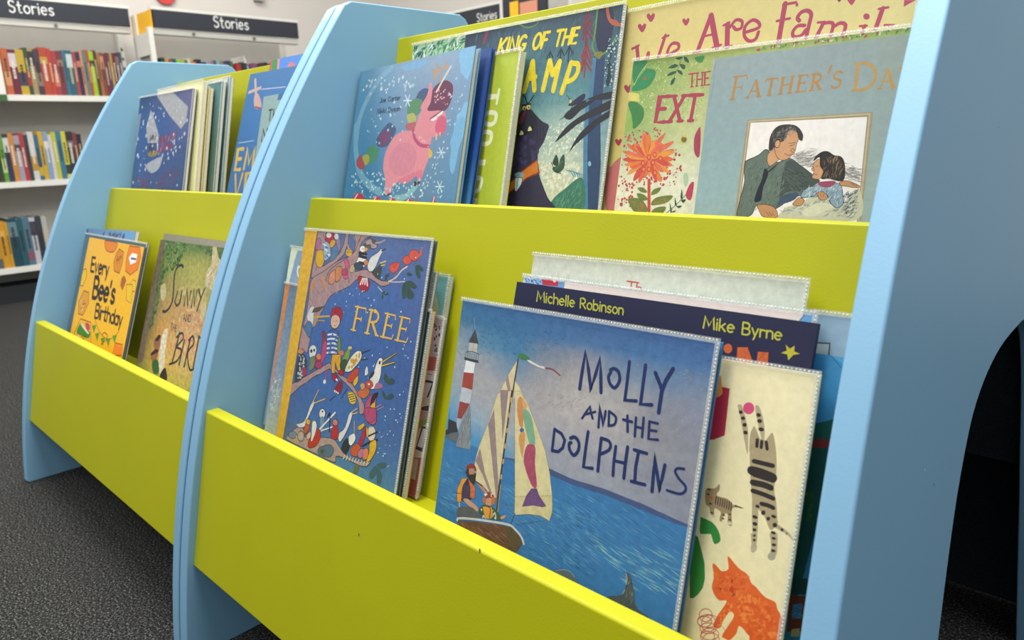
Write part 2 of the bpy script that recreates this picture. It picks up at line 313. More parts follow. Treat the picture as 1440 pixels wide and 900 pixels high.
picture_book('free', 'picture_book', 'blue picture book with a red-haired boy among birds and a yellow spine strip', (0.0741, 0.1337, 0.3084), (-0.28227, -0.00995, 0.00289), 0.2703, 0.2992, 0.0065, [
('G',[['6f6878','5f6f9c','5a72a6','5c6fa0'],['5c648c','466aa8','456aa8','4c68a0'],['4c659c','3f66a6','3d63a2','41619c'],['4a6496','4068a4','4169a6','44659c'],['5c6f8c','5a82aa','5284ac','5584aa']],0.12),
('P','a98a8a',[30.4,297.8,50.4,298.7,52.4,285.4,49.5,269.4,42.6,251.4,56.6,253.3,79,264.4,90.3,273.6,95.6,284.7,97,299.2,104,298.9,104.8,285.3,99,271.2,85.4,260.9,58.4,246.3,35.3,234.8,30.5,235.9,30.1,248.8,33.1,265.1]),
('L','3a2c34',1,[30.4,297.8,50.4,298.7,52.4,285.4,49.5,269.4,42.6,251.4,56.6,253.3,79,264.4,90.3,273.6,95.6,284.7,97,299.2,104,298.9,104.8,285.3,99,271.2,85.4,260.9,58.4,246.3,35.3,234.8,30.5,235.9,30.1,248.8,33.1,265.1,30.4,297.8]),
('C','a98a8a',[115.9,298.3,151.5,298,142.3,294.8,132.9,286.9,133.3,272,129.5,259.7,130,252.3,149.3,256.6,164.8,253.8,181,246.5,199.9,246.1,201.9,242.7,187.6,239.2,169.6,244,151.7,246.7,135.1,242.3,119.6,231.8,85.5,217.6,72.8,202.2,64.9,188.7,55,171.6,30.7,168.3,32.1,191,31.8,208.7,32.8,232.9,58.4,246.3,85.4,260.9,105,268.5,118.1,274,121.5,286.2]),
('S','3a2c34',0.97,[115.9,298.3,151.5,298,142.3,294.8,132.9,286.9,133.3,272,129.5,259.7,130,252.3,149.3,256.6,164.8,253.8,181,246.5,199.9,246.1,201.9,242.7,187.6,239.2,169.6,244,151.7,246.7,135.1,242.3,119.6,231.8,85.5,217.6,72.8,202.2,64.9,188.7,55,171.6,30.7,168.3,32.1,191,31.8,208.7,32.8,232.9,58.4,246.3,85.4,260.9,105,268.5,118.1,274,121.5,286.2,115.9,298.3]),
('R',['8a6c70','bba09c','7c6068'],3,90,[32,236.1,128.9,256.7,119.6,231.8,35,191.4],12.9,0.86,-35,0.15),
('R',['8a6c70','bba09c'],4,30,[116.4,296.5,144.4,296.4,135.3,272.1,120.2,271.1],9.8,0.79,60,0.15),
('S','3a2c34',1,[131.4,298,126.6,286.5,120.3,275.6,105.4,267,83.8,256.2,69.9,245.7,67.6,233]),
('S','3a2c34',0.85,[45.7,294.5,53.3,282.3,45.4,262.7,38.7,246.3]),
('S','d8c0b4',2.1,[199.9,246.1,212.2,252.1,221.3,261.3,230.2,266.2]),
('S','3a2c34',0.53,[200.7,247.6,211.9,253.5,219.9,262.6,228.8,267.5]),
('S','cdb8b4',1.4,[202.3,245.9,218,247.1,229.8,248.9]),
('S','cdb8b4',1.27,[180.8,237.8,190.2,233,196.6,230.8]),
('C','5a5a54',[145.1,293.5,154.5,295.5,168,290.4,164.9,282.9,155.5,281.6,144.8,284.6,132.2,284.6,141.3,288.9]),
('C','b09a98',[143,291.9,152.3,294.6,157.2,289.8,166.1,288.1,164.8,283.6,156.3,283.1,152.9,287.3,144.3,286.8]),
('S','3a2c34',0.75,[143,291.9,152.3,294.6,157.2,289.8,166.1,288.1,164.8,283.6,156.3,283.1,152.9,287.3,144.3,286.8,143,291.9]),
('S','b09a98',2.22,[163.2,290.1,172.5,291.4,181.2,294.7]),
('C','a86a8c',[31.6,287.4,38.4,289.4,43.9,281.7,42.3,274.5,33.9,273.1,30.4,280.9]),
('S','3a2c34',0.64,[31.6,287.4,38.4,289.4,43.9,281.7,42.3,274.5,33.9,273.1,30.4,280.9,31.6,287.4]),
('C','d8a828',[35.6,272.4,49.7,274.1,56.2,263.5,53.8,253.1,44.3,250.7,35.4,258.8]),
('S','3a2c34',0.84,[35.6,272.4,49.7,274.1,56.2,263.5,53.8,253.1,44.3,250.7,35.4,258.8,35.6,272.4]),
('C','9ab0c4',[48.6,283.6,59.4,285.8,68.2,273.7,67.4,265.9,57.5,260.4,52.3,269.6]),
('S','3a2c34',0.83,[48.6,283.6,59.4,285.8,68.2,273.7,67.4,265.9,57.5,260.4,52.3,269.6,48.6,283.6]),
('R',['4a6a94','dde4e8'],6,10,[50.4,282.1,63,282.8,69.2,264.4,56.7,263.5],10.6,2.11,-20,0.05),
('C','b03040',[52.2,297.2,67.5,297.9,72.1,291.2,64.2,283.7,53,288.6]),
('S','3a2c34',0.83,[52.2,297.2,67.5,297.9,72.1,291.2,64.2,283.7,53,288.6,52.2,297.2]),
('E','e8dcd8',[58.6,294.4,6.1,0.3,0.9,-3.4]),
('C','d89a30',[67,289.3,75.6,288.2,74.6,281.2,67,278.4,63.2,282.1]),
('S','3a2c34',0.62,[67,289.3,75.6,288.2,74.6,281.2,67,278.4,63.2,282.1,67,289.3]),
('C','5a7a9c',[70,277.8,79.5,283.8,87.2,275,81.5,265.3,70,261.4]),
('S','3a2c34',0.61,[70,277.8,79.5,283.8,87.2,275,81.5,265.3,70,261.4,70,277.8]),
('C','8a7a9a',[73.2,297.4,82.5,293.2,88.5,285.9,88.6,275.1,79.5,283.8]),
('S','3a2c34',0.61,[73.2,297.4,82.5,293.2,88.5,285.9,88.6,275.1,79.5,283.8,73.2,297.4]),
('E','d8d4d0',[76.9,293.7,4.9,0.3,1.1,-3.9]),
('E','d8a828',[110,274.9,6.7,0.5,1.3,-5]),
('S','3a3020',0.59,[105.2,278.4,113.1,278.2]),
('S','3a3020',0.59,[104.6,275.3,116.5,275.4]),
('S','d8a828',1.59,[103.5,285.2,108.9,279.4]),
('C','d08a68',[77.7,247.9,85.4,250.1,88.5,238,82,231.2,73.1,233.5,73.4,242.9]),
('S','3a2c34',0.82,[77.7,247.9,85.4,250.1,88.5,238,82,231.2,73.1,233.5,73.4,242.9,77.7,247.9]),
('C','c88458',[86.9,254.9,97.6,255.7,102.1,248.4,96.9,237.3,88.9,236.5,85.8,248.6]),
('S','3a2c34',0.81,[86.9,254.9,97.6,255.7,102.1,248.4,96.9,237.3,88.9,236.5,85.8,248.6,86.9,254.9]),
('C','c85a80',[100.5,265.1,108.2,266.5,115.5,258.7,111.8,252.3,116.6,243.6,109.4,240.7,102.9,245.5,107.1,255]),
('S','7a2848',0.79,[100.5,265.1,108.2,266.5,115.5,258.7,111.8,252.3,116.6,243.6,109.4,240.7,102.9,245.5,107.1,255,100.5,265.1]),
('E','7a2848',[107.2,249.6,7.7,0.7,1,-4.4]),
('E','b04868',[107.2,249.6,6.7,0.6,0.9,-3.8]),
('C','b8a878',[116.9,258,122.8,260.7,128,255.1,124.1,250.3,117.3,251.2]),
('S','3a2c34',0.59,[116.9,258,122.8,260.7,128,255.1,124.1,250.3,117.3,251.2,116.9,258]),
('L','d88a38',1.93,[42.2,233,36.5,230.1]),
('L','d88a38',1.88,[55.2,236.6,62,238]),
('L','d88a38',1.93,[41.3,230,36,227.5]),
('L','d88a38',1.88,[57.6,233.9,63.6,235.3]),
('L','d88a38',1.94,[40.3,227.1,35.6,224.8]),
('L','d88a38',1.88,[60,231.3,65.1,232.6]),
('L','d88a38',1.94,[39.3,224.1,35.1,222.2]),
('L','d88a38',1.87,[62.4,228.7,66.7,229.9]),
('L','d88a38',1.94,[38.3,221.1,34.6,219.6]),
('L','d88a38',1.87,[64.8,226.1,68.2,227.2]),
('L','d88a38',1.94,[37.3,218.1,34.1,217]),
('L','d88a38',1.87,[67.2,223.5,69.8,224.6]),
('C','e8e4dc',[134.2,276.5,144,277.9,148.4,270.1,150.6,261.4,139,257.5,128.2,259.7,131,268.8]),
('S','3a2c34',0.77,[134.2,276.5,144,277.9,148.4,270.1,150.6,261.4,139,257.5,128.2,259.7,131,268.8,134.2,276.5]),
('S','282830',3.81,[132.4,275.7,147.2,275.2]),
('S','282830',3.8,[133.3,272,148.2,270.8]),
('S','282830',3.79,[135.3,263.9,150.3,262.6]),
('E','3a2c34',[138.1,281.2,7,0.5,1.2,-4.4]),
('E','ece8e0',[138.1,281.2,6,0.4,1,-3.8]),
('C','e0a028',[142.5,283.7,149,282.7,148.5,279.7,143.9,278.4]),
('S','3a2c34',0.57,[142.5,283.7,149,282.7,148.5,279.7,143.9,278.4,142.5,283.7]),
('E','202024',[139.1,281.3,1.3,0.1,0.2,-0.7]),
('E','3a2c34',[134.7,259.4,10.1,-1.3,-1.7,-4.6]),
('E','3a4a60',[134.7,259.4,8.8,-1.1,-1.5,-4]),
('C','d88058',[144.4,266.1,151.4,268.1,153.7,263.8,148.3,260.5]),
('S','3a2c34',0.57,[144.4,266.1,151.4,268.1,153.7,263.8,148.3,260.5,144.4,266.1]),
('C','dcdcd8',[153,261.6,157.8,272.2,170.7,278.9,175.6,283.6,179.6,281.7,174.8,272,170.2,261.5,164.4,255.2,157,255.3]),
('S','3a2c34',0.74,[153,261.6,157.8,272.2,170.7,278.9,175.6,283.6,179.6,281.7,174.8,272,170.2,261.5,164.4,255.2,157,255.3,153,261.6]),
('C','404a40',[164.8,253.8,174.9,261.8,181.2,265.2,182.5,255.3,180.7,247.9,173.3,248.7]),
('S','3a2c34',0.73,[164.8,253.8,174.9,261.8,181.2,265.2,182.5,255.3,180.7,247.9,173.3,248.7,164.8,253.8]),
('S','d8c060',1.82,[178.6,266.5,188.5,269.4]),
('S','d8b040',1.45,[180.4,263.7,188.4,265.1]),
('S','404848',1.82,[177.3,281.5,184.9,284.2]),
('C','b02438',[136.9,245.4,144,247.5,162.8,241.9,160.4,231.4,151.1,229,142.3,234]),
('S','3a2c34',0.75,[136.9,245.4,144,247.5,162.8,241.9,160.4,231.4,151.1,229,142.3,234,136.9,245.4]),
('S','ece0dc',2.3,[147.2,244.9,144,237.2]),
('S','ece0dc',2.28,[150.1,245.1,148.8,238.4]),
('S','ece0dc',2.27,[153,245.4,153.8,238.4]),
('S','ece0dc',2.26,[155.9,245.7,159,237.1]),
('C','d85848',[197.7,265.1,203.8,268.4,215,269.2,214.4,262.2,206.6,256.6,199,259.5]),
('S','8a3030',0.7,[197.7,265.1,203.8,268.4,215,269.2,214.4,262.2,206.6,256.6,199,259.5,197.7,265.1]),
('S','c04038',0.72,[206.3,262.9,197.9,269.1]),
('S','c04038',0.72,[206.3,262.9,202,269.4]),
('S','c04038',0.71,[206.3,262.9,206,269.7]),
('S','c04038',0.71,[206.3,262.9,210.1,270]),
('S','c04038',0.7,[206.3,262.9,214.1,270.3]),
('E','8a3030',[228.4,273.7,8.2,0.7,1.2,-5.5]),
('E','d85a48',[228.4,273.7,7.3,0.6,1.1,-4.9]),
('E','8a3030',[240,280.1,9.7,0.7,1.5,-6.6]),
('E','d85a48',[240,280.1,8.9,0.6,1.4,-6]),
('S','d85a48',3.37,[241.8,276.8,251.3,282.2,251.4,286.3]),
('C','35504c',[244.9,268.1,252,270,259.3,265.8,258.8,263.1,251.1,264.5]),
('C','35504c',[245.1,267.4,251,265.1,257,257.5,253.4,254.5,248,259.4]),
('C','35504c',[231.1,248.3,241.4,250.6,252.2,246.2,250.8,242.6,241,243,233.9,245.8]),
('C','35504c',[229.1,247.4,233.9,245.8,237,232.3,232.3,229,227.8,234.1,226.9,242.3]),
('C','35504c',[233.9,245.8,241.2,242.3,249.1,236.3,248.2,230.7,239.6,230.5,235.8,237.7]),
('C','35504c',[190.4,251.6,195.5,254.9,200,255.3,196.5,250.7]),
('C','35504c',[191.8,251,196.8,249.3,192.9,246.1]),
('C','35504c',[231,258,236,259.8,242,257.5,235.9,255.6]),
('C','35504c',[190.2,233,198.4,233.1,203.6,230.8,197,229.4]),
('C','35504c',[191.7,231.7,194.5,224.9,190.3,225.8]),
('D',['d8e0ec'],8,26,[126.2,226.4,254.3,296.7,269.4,203.4,71.6,195.8],0.59,1.17),
('D',['d8e0ec'],9,30,[131.6,163.9,261.4,183.3,265.3,102.4,148.3,98],0.58,1.17),
('C','d0d0d0',[39.5,196.7,47.9,198.5,50.1,190,51.4,174.3,44.5,172.5,34.2,183.2]),
('S','3a2c34',0.64,[39.5,196.7,47.9,198.5,50.1,190,51.4,174.3,44.5,172.5,34.2,183.2,39.5,196.7]),
('P','5a4a3c',[48.5,196.2,72.8,202.2,61,192.9,44.4,189.3]),
('S','c8a040',2.45,[51.6,184.6,87.1,190.2]),
('S','b89038',1.65,[52.8,180,77.7,183.2]),
('C','51749c',[30.1,165,38.7,177.4,50,174.1,49.4,159.6,39,154.1]),
('S','3a2c34',0.64,[30.1,165,38.7,177.4,50,174.1,49.4,159.6,39,154.1,30.1,165]),
('P','a98a8a',[20.2,88.6,36.5,96.5,67.6,113.4,102.3,131.9,126,123.8,130.7,120.9,104.2,124.5,72,107.9,39,87.3,21.5,72.5,16.8,78.2]),
('L','3a2c34',0.8,[20.2,88.6,36.5,96.5,67.6,113.4,102.3,131.9,126,123.8,130.7,120.9,104.2,124.5,72,107.9,39,87.3,21.5,72.5,16.8,78.2,20.2,88.6]),
('P','a98a8a',[25.9,169.2,44.1,157.3,50.6,155,47,135.3,33.9,139.7,25.6,136.8]),
('L','3a2c34',0.64,[25.9,169.2,44.1,157.3,50.6,155,47,135.3,33.9,139.7,25.6,136.8,25.9,169.2]),
('C','a98a8a',[126.5,121.6,148.4,118.1,168.7,108,186.7,95.5,189.1,85.9,181.2,82.8,173.9,97.3,156,108.4,127.5,118]),
('S','3a2c34',0.74,[126.5,121.6,148.4,118.1,168.7,108,186.7,95.5,189.1,85.9,181.2,82.8,173.9,97.3,156,108.4,127.5,118,126.5,121.6]),
('R',['8a6c70','bba09c'],7,30,[24,86.1,103,128.9,104.2,124.5,25.7,79.9],8.8,0.88,30,0.15),
('C','3c4450',[26.8,132.1,38.5,134,50.3,123.1,48.8,106.8,36.9,95,27.3,96.5]),
('S','3a2c34',0.64,[26.8,132.1,38.5,134,50.3,123.1,48.8,106.8,36.9,95,27.3,96.5,26.8,132.1]),
('D',['9aa4ac','c8ccc8'],5,50,[27.7,129,42.2,131.3,49.2,105.3,33.2,97.5],0.87,1.74),
('E','d08a48',[31.5,135.3,6.9,1.1,0.8,-3.1]),
('C','a03858',[41,113.5,49.1,116.5,54,109.4,46.7,103.3]),
('S','3a2c34',0.64,[41,113.5,49.1,116.5,54,109.4,46.7,103.3,41,113.5]),
('C','d8d8d0',[52.1,144.1,59.7,148.5,67.9,145,67.5,135.5,57.2,130.6,52.7,136.2]),
('S','3a2c34',0.63,[52.1,144.1,59.7,148.5,67.9,145,67.5,135.5,57.2,130.6,52.7,136.2,52.1,144.1]),
('E','303034',[57.1,139.8,2.8,0.4,0.6,-2.4]),
('E','303034',[63.5,141.9,2.2,0.4,0.5,-2.1]),
('C','6f7f5c',[55.8,130.4,67.9,134,68.8,119.9,58.8,113.4,56.4,122.5]),
('S','3a2c34',0.63,[55.8,130.4,67.9,134,68.8,119.9,58.8,113.4,56.4,122.5,55.8,130.4]),
('C','9c3058',[69.7,132.7,78.1,138.8,84.5,130.4,80.1,120.3,71.5,120.4]),
('S','3a2c34',0.62,[69.7,132.7,78.1,138.8,84.5,130.4,80.1,120.3,71.5,120.4,69.7,132.7]),
('E','d88038',[76.2,135.3,5.4,0.9,0.9,-3.6]),
('E','3a2c34',[78.9,124.8,9.3,1.6,1.4,-5.1]),
('E','a83868',[78.9,124.8,8.2,1.4,1.2,-4.5]),
('C','8c3848',[75.6,169.7,83.2,167.6,87.3,157.3,85.8,141.6,80.8,139.2,79.2,156.1]),
('S','3a2c34',0.82,[75.6,169.7,83.2,167.6,87.3,157.3,85.8,141.6,80.8,139.2,79.2,156.1,75.6,169.7]),
('C','b04878',[80.4,151.6,85.6,158.6,91.2,153.3,92,139.4,84,127.2,80.8,139.2]),
('S','3a2c34',0.61,[80.4,151.6,85.6,158.6,91.2,153.3,92,139.4,84,127.2,80.8,139.2,80.4,151.6]),
('C','6a8a3c',[114.4,169,119.8,163.7,122.6,147.5,114.5,147.7,114.5,158.3]),
('S','3a2c34',0.6,[114.4,169,119.8,163.7,122.6,147.5,114.5,147.7,114.5,158.3,114.4,169]),
('C','3e5c98',[88.4,169.1,99.4,174.5,113.5,172.7,113.7,161.3,113.6,146,93.9,142.8,92.7,158.1]),
('S','3a2c34',0.6,[88.4,169.1,99.4,174.5,113.5,172.7,113.7,161.3,113.6,146,93.9,142.8,92.7,158.1,88.4,169.1]),
('S','d4dce4',2.41,[90,166.3,101,168.6,112,167.9]),
('D',['3e5c98'],0,8,[89.7,167.3,111.4,170.4,112.3,166.9,90.7,163.7],1.02,1.43),
('S','d4dce4',2.41,[90.9,160.5,102.4,163,112.6,162.5]),
('D',['3e5c98'],1,8,[91.2,161.6,112.8,164.8,113.7,161.3,92.1,158.1],1.02,1.42),
('S','d4dce4',2.41,[91.9,154.8,103.9,157.3,113.2,157.1]),
('D',['3e5c98'],2,8,[92.7,156,114.2,159.2,115.1,155.7,93.6,152.4],1.02,1.42),
('S','d4dce4',2.4,[92.8,149,105.3,151.7,113.7,151.7]),
('D',['3e5c98'],3,8,[94.2,150.3,115.7,153.6,116.6,150.1,95.1,146.7],1.01,1.42),
('S','d4dce4',2.4,[93.8,143.3,106.8,146.1,114.3,146.3]),
('D',['3e5c98'],4,8,[95.6,144.7,117.1,148.1,118,144.6,96.6,141.1],1.01,1.42),
('E','3a2c34',[102,185.6,11.2,0.6,0.1,-10.4]),
('E','d8b098',[102,185.6,10.1,0.5,0.1,-9.4]),
('C','a02838',[91.2,190.4,90.6,198.1,97.4,203.5,108.1,204,115,198,113.8,187.2,108.4,192.6,99.9,193.8,93.7,191.5]),
('S','6a1824',0.59,[91.2,190.4,90.6,198.1,97.4,203.5,108.1,204,115,198,113.8,187.2,108.4,192.6,99.9,193.8,93.7,191.5,91.2,190.4]),
('R',['7c1c2c','c04048'],11,24,[90.2,199.6,110.9,203.6,113.5,193.2,92.2,192.1],6.9,0.81,80,0.15),
('E','2c2428',[98.9,185.2,0.8,0.1,0.1,-0.6]),
('E','2c2428',[105,186.6,0.8,0.1,0.2,-0.6]),
('S','b07868',0.6,[101.9,185.9,104.5,184.4,102.1,183.2]),
('S','803c38',0.6,[99.4,179.9,104,180.1]),
('P','d8a020',[106.2,143.3,124.2,146.2,129.1,127.4,123.1,124.8,114.9,135.6,117.4,120.7,110.9,119.6,106.2,132.6]),
('L','3a2c34',0.79,[106.2,143.3,124.2,146.2,129.1,127.4,123.1,124.8,114.9,135.6,117.4,120.7,110.9,119.6,106.2,132.6,106.2,143.3]),
('E','3a2c34',[118.7,115.7,5.5,2.2,4.7,-4.7]),
('E','a82038',[118.7,115.7,4.6,1.8,3.9,-3.9]),
('E','e8e0e0',[123.8,113.6,1.8,0.7,1.5,-1.5]),
('E','3a2c34',[131.2,124,5.9,2.4,3.2,-3.2]),
('E','a82038',[131.2,124,5,2,2.7,-2.7]),
('S','b04878',2.43,[99.3,122.1,98.8,108.1]),
('E','e0d8d8',[97.8,106.4,3.2,0.3,-0.1,-2.8]),
('C','c87060',[119.5,149.2,128.2,151.4,130.6,147.2,123.3,144.5]),
('C','7a9a3c',[132.7,149.1,138.8,156,143.6,152.3,142.1,143.1,139.6,132.2,131.2,129.3,128.1,136.3]),
('S','3a2c34',0.58,[132.7,149.1,138.8,156,143.6,152.3,142.1,143.1,139.6,132.2,131.2,129.3,128.1,136.3,132.7,149.1]),
('E','3a2c34',[135.1,134.5,9.6,0.6,-0.3,-7.4]),
('E','3a5038',[135.1,134.5,8.6,0.5,-0.3,-6.6]),
('E','d8c060',[142.3,157.3,4,0.7,0.5,-2]),
('C','ded8c0',[146,127.4,138.2,127.5,142.8,140.2,150.5,150.4,159.2,156.3,166.7,156,168.5,149,163,140.7,152.9,130.8]),
('S','3a2c34',0.75,[146,127.4,138.2,127.5,142.8,140.2,150.5,150.4,159.2,156.3,166.7,156,168.5,149,163,140.7,152.9,130.8,146,127.4]),
('D',['c89830'],12,16,[146.6,145.4,164.7,154.2,162.7,142.1,145.3,130.2],1.72,2.49),
('S','3a3030',1.28,[167.1,154.6,183.8,161.3]),
('S','3a3030',1.29,[169,146.8,180.6,149.8]),
('C','c04830',[147.1,123.1,159.6,134.2,167.2,134.1,164.9,123.4,154.2,115.5,146.1,116.9]),
('S','3a2c34',0.56,[147.1,123.1,159.6,134.2,167.2,134.1,164.9,123.4,154.2,115.5,146.1,116.9,147.1,123.1]),
('C','d8b030',[158.7,117.8,166.6,126.6,168.3,119.6,162.5,112.6]),
('S','3a2c34',0.56,[158.7,117.8,166.6,126.6,168.3,119.6,162.5,112.6,158.7,117.8]),
('C','8c2038',[129,112.2,135.3,113.4,138.3,106.5,132.8,97.1,121.4,100.2]),
('S','3a2c34',0.58,[129,112.2,135.3,113.4,138.3,106.5,132.8,97.1,121.4,100.2,129,112.2]),
('E','e0d8d8',[123,99,1.5,0.3,0.4,-1.5]),
('E','e0d8d8',[126.6,98.5,1.5,0.3,0.4,-1.4]),
('E','e0d8d8',[130.5,98,1.5,0.3,0.3,-1.4]),
('C','d8dcd8',[179.1,136.2,182.7,141.2,186.6,133.2,180.8,129.2]),
('S','3a2c34',0.55,[179.1,136.2,182.7,141.2,186.6,133.2,180.8,129.2,179.1,136.2]),
('C','e4e0d8',[200.1,148.5,204.4,154.9,210.6,153.8,210.5,144.5,210.9,133.3,204.9,119.3,195,116,191.4,125.4,196.3,134.9]),
('S','3a2c34',0.72,[200.1,148.5,204.4,154.9,210.6,153.8,210.5,144.5,210.9,133.3,204.9,119.3,195,116,191.4,125.4,196.3,134.9,200.1,148.5]),
('C','303840',[188.4,127.7,195.6,137.7,198.6,135.3,194.2,128.8]),
('E','202428',[205.8,149.4,2,0.4,0.5,-2.2]),
('P','c8b038',[208.8,151.4,235.8,167,235.1,165.2,211.5,150.1]),
('L','3a2c34',0.52,[208.8,151.4,235.8,167,235.1,165.2,211.5,150.1,208.8,151.4]),
('P','c8b038',[209.8,147.3,233,155.4,233.5,153.5,211.4,145.4]),
('L','3a2c34',0.52,[209.8,147.3,233,155.4,233.5,153.5,211.4,145.4,209.8,147.3]),
('C','c86a38',[169.4,105.2,177.5,112.6,188.9,116.2,194.8,111.6,187.3,102.9,177.6,102.4]),
('S','3a2c34',0.54,[169.4,105.2,177.5,112.6,188.9,116.2,194.8,111.6,187.3,102.9,177.6,102.4,169.4,105.2]),
('C','c0503c',[184.8,122.7,193.7,125.8,199.7,121.2,193.8,115.8,186.5,115.8]),
('S','3a2c34',0.55,[184.8,122.7,193.7,125.8,199.7,121.2,193.8,115.8,186.5,115.8,184.8,122.7]),
('E','e8e0d8',[191.4,120.8,1.8,0.3,0.2,-1.1]),
('C','c89868',[173.8,117.7,180.5,120.4,184.2,115.3,177.9,111.2]),
('S','3a2c34',0.55,[173.8,117.7,180.5,120.4,184.2,115.3,177.9,111.2,173.8,117.7]),
('C','d8b838',[151.1,102.3,161.9,105.1,170,97.9,167.8,91.6,159,91.3]),
('S','3a2c34',0.56,[151.1,102.3,161.9,105.1,170,97.9,167.8,91.6,159,91.3,151.1,102.3]),
('S','2c2820',0.94,[153.1,99.7,163.6,103.3]),
('S','2c2820',0.94,[155.6,97.5,165.5,101]),
('S','2c2820',0.94,[158.2,95.4,167.3,98.7]),
('S','2c2820',0.94,[160.8,93.3,169.1,96.4]),
('S','3a3030',0.77,[139.1,93.1,148.6,107]),
('S','3a3030',0.79,[114.4,85.1,125.8,93.5]),
('C','35504c',[217.7,138.7,226.6,134.7,224.7,128.8,218.2,131.8]),
('C','35504c',[224.3,130.1,231,135.5,238.1,134.1,234.9,128.6,227.2,127.8]),
('C','35504c',[218,118.3,224.3,116,227,109.6,220.5,112.5]),
('C','35504c',[227.6,111.8,235.1,118.2,241.1,116.6,236.6,112.2,230.3,110.2]),
('C','a87088',[205.8,125.2,215.1,125.5,218.3,121.9,202.9,117.5]),
('C','b85078',[192.2,102.5,202,111.6,209.4,110.3,209.8,99,214,91.3,214.8,78.7,206.1,75.3,195.7,78.7,188.7,87.3]),
('S','3a2c34',0.71,[192.2,102.5,202,111.6,209.4,110.3,209.8,99,214,91.3,214.8,78.7,206.1,75.3,195.7,78.7,188.7,87.3,192.2,102.5]),
('C','2c2830',[200.4,108.4,209.6,114.5,211.3,112.1,204.7,100.7,200,95.5]),
('C','d8a828',[200.8,97.1,207.7,102.8,209.4,96,203.3,91.9]),
('S','3a2c34',0.54,[200.8,97.1,207.7,102.8,209.4,96,203.3,91.9,200.8,97.1]),
('S','b89098',0.88,[210.5,96.2,220.6,102.6]),
('S','b89098',0.88,[213.4,94,225.7,100.9]),
('C','b04870',[190,91.9,210.8,94.9,213.5,84.1,205.6,77.4,194.5,78.5]),
('S','3a2c34',0.54,[190,91.9,210.8,94.9,213.5,84.1,205.6,77.4,194.5,78.5,190,91.9]),
('C','d8b030',[181.5,66.8,192.1,73.6,194.1,70.4,186,63.5]),
('S','3a2c34',0.55,[181.5,66.8,192.1,73.6,194.1,70.4,186,63.5,181.5,66.8]),
('C','b02840',[195.1,71.4,199.3,62.3,193.9,46.6,186.7,46.2,191.7,60.5]),
('S','3a2c34',0.55,[195.1,71.4,199.3,62.3,193.9,46.6,186.7,46.2,191.7,60.5,195.1,71.4]),
('C','d8b030',[197.7,70.5,203.3,67.5,206.6,59,201.5,59.9]),
('S','3a2c34',0.54,[197.7,70.5,203.3,67.5,206.6,59,201.5,59.9,197.7,70.5]),
('C','d8c8b0',[202.6,70.2,211.3,73.7,217.4,68,215.2,57.5,205.6,58]),
('S','3a2c34',0.53,[202.6,70.2,211.3,73.7,217.4,68,215.2,57.5,205.6,58,202.6,70.2]),
('S','302c30',2.12,[204.9,60.7,220.5,69.4]),
('S','302c30',2.51,[196.4,46.5,208.9,54.5,222.7,60.7]),
('C','b09890',[32.1,22.7,52.6,37.2,64.7,36.8,73,27.7,110.6,36.7,136.9,40,151.9,33.1,166.1,27.9,191.4,27.1,214.1,33.1,211,26.5,197.4,22.9,167.2,23.7,147,21.4,143.8,13.1,102.8,13.1,59.2,13.2,28.2,14.4]),
('S','3a2c34',0.71,[32.1,22.7,52.6,37.2,64.7,36.8,73,27.7,110.6,36.7,136.9,40,151.9,33.1,166.1,27.9,191.4,27.1,214.1,33.1,211,26.5,197.4,22.9,167.2,23.7,147,21.4,143.8,13.1,102.8,13.1,59.2,13.2,28.2,14.4,32.1,22.7]),
('R',['8c7470','c8b4a8'],15,50,[33,19.7,110.9,35.2,142.4,18.7,58.8,14.7],5.7,1.09,30,0.15),
('C','5a7088',[106.1,21.7,128.3,31.8,140.2,27.2,132.3,16.1,108,14.5]),
('S','3a2c34',0.59,[106.1,21.7,128.3,31.8,140.2,27.2,132.3,16.1,108,14.5,106.1,21.7]),
('C','4a5c3c',[109.5,19.5,119.5,23.5,115.9,16.5]),
('E','3a2c34',[41.2,23.3,11.3,1.5,-0.2,-5.3]),
('E','7a8a98',[41.2,23.3,9.9,1.3,-0.2,-4.6]),
('E','3a2c34',[61.5,26.5,8.4,2,1.8,-6.9]),
('E','b8a898',[61.5,26.5,7.3,1.7,1.6,-6]),
('S','d8b030',2.14,[51.7,24.1,49.9,14.1]),
('C','d4d4d0',[47.3,40,64.6,47.9,73.3,70.3,80.1,77.2,81.5,72,72.2,52.7,66.7,40.4,52.8,36.4]),
('S','3a2c34',0.82,[47.3,40,64.6,47.9,73.3,70.3,80.1,77.2,81.5,72,72.2,52.7,66.7,40.4,52.8,36.4,47.3,40]),
('S','c8a850',1.64,[77.8,75.2,87.2,93.5]),
('S','c8a850',1.61,[79.5,74,104.7,85.4]),
('C','c05838',[65.9,32.3,70.2,49.1,78.8,49.5,78.5,40,71.8,32.1]),
('S','3a2c34',0.62,[65.9,32.3,70.2,49.1,78.8,49.5,78.5,40,71.8,32.1,65.9,32.3]),
('E','3a2c34',[73.9,48.4,6,1.3,1.1,-4]),
('E','d8a838',[73.9,48.4,4.9,1.1,0.9,-3.3]),
('C','c03830',[80.1,23.1,88.2,36,100,45,106.6,35.7,100.1,23.3,84.8,16.4]),
('S','3a2c34',0.8,[80.1,23.1,88.2,36,100,45,106.6,35.7,100.1,23.3,84.8,16.4,80.1,23.1]),
('C','e0dcd8',[82.9,50.4,89.3,53.4,95.2,47,92.1,32.2,86.9,24.7,84.7,38.3]),
('S','3a2c34',0.82,[82.9,50.4,89.3,53.4,95.2,47,92.1,32.2,86.9,24.7,84.7,38.3,82.9,50.4]),
('C','e0b898',[75,31.3,82,37.7,84,30.3,76.6,25.4]),
('S','3a2c34',0.62,[75,31.3,82,37.7,84,30.3,76.6,25.4,75,31.3]),
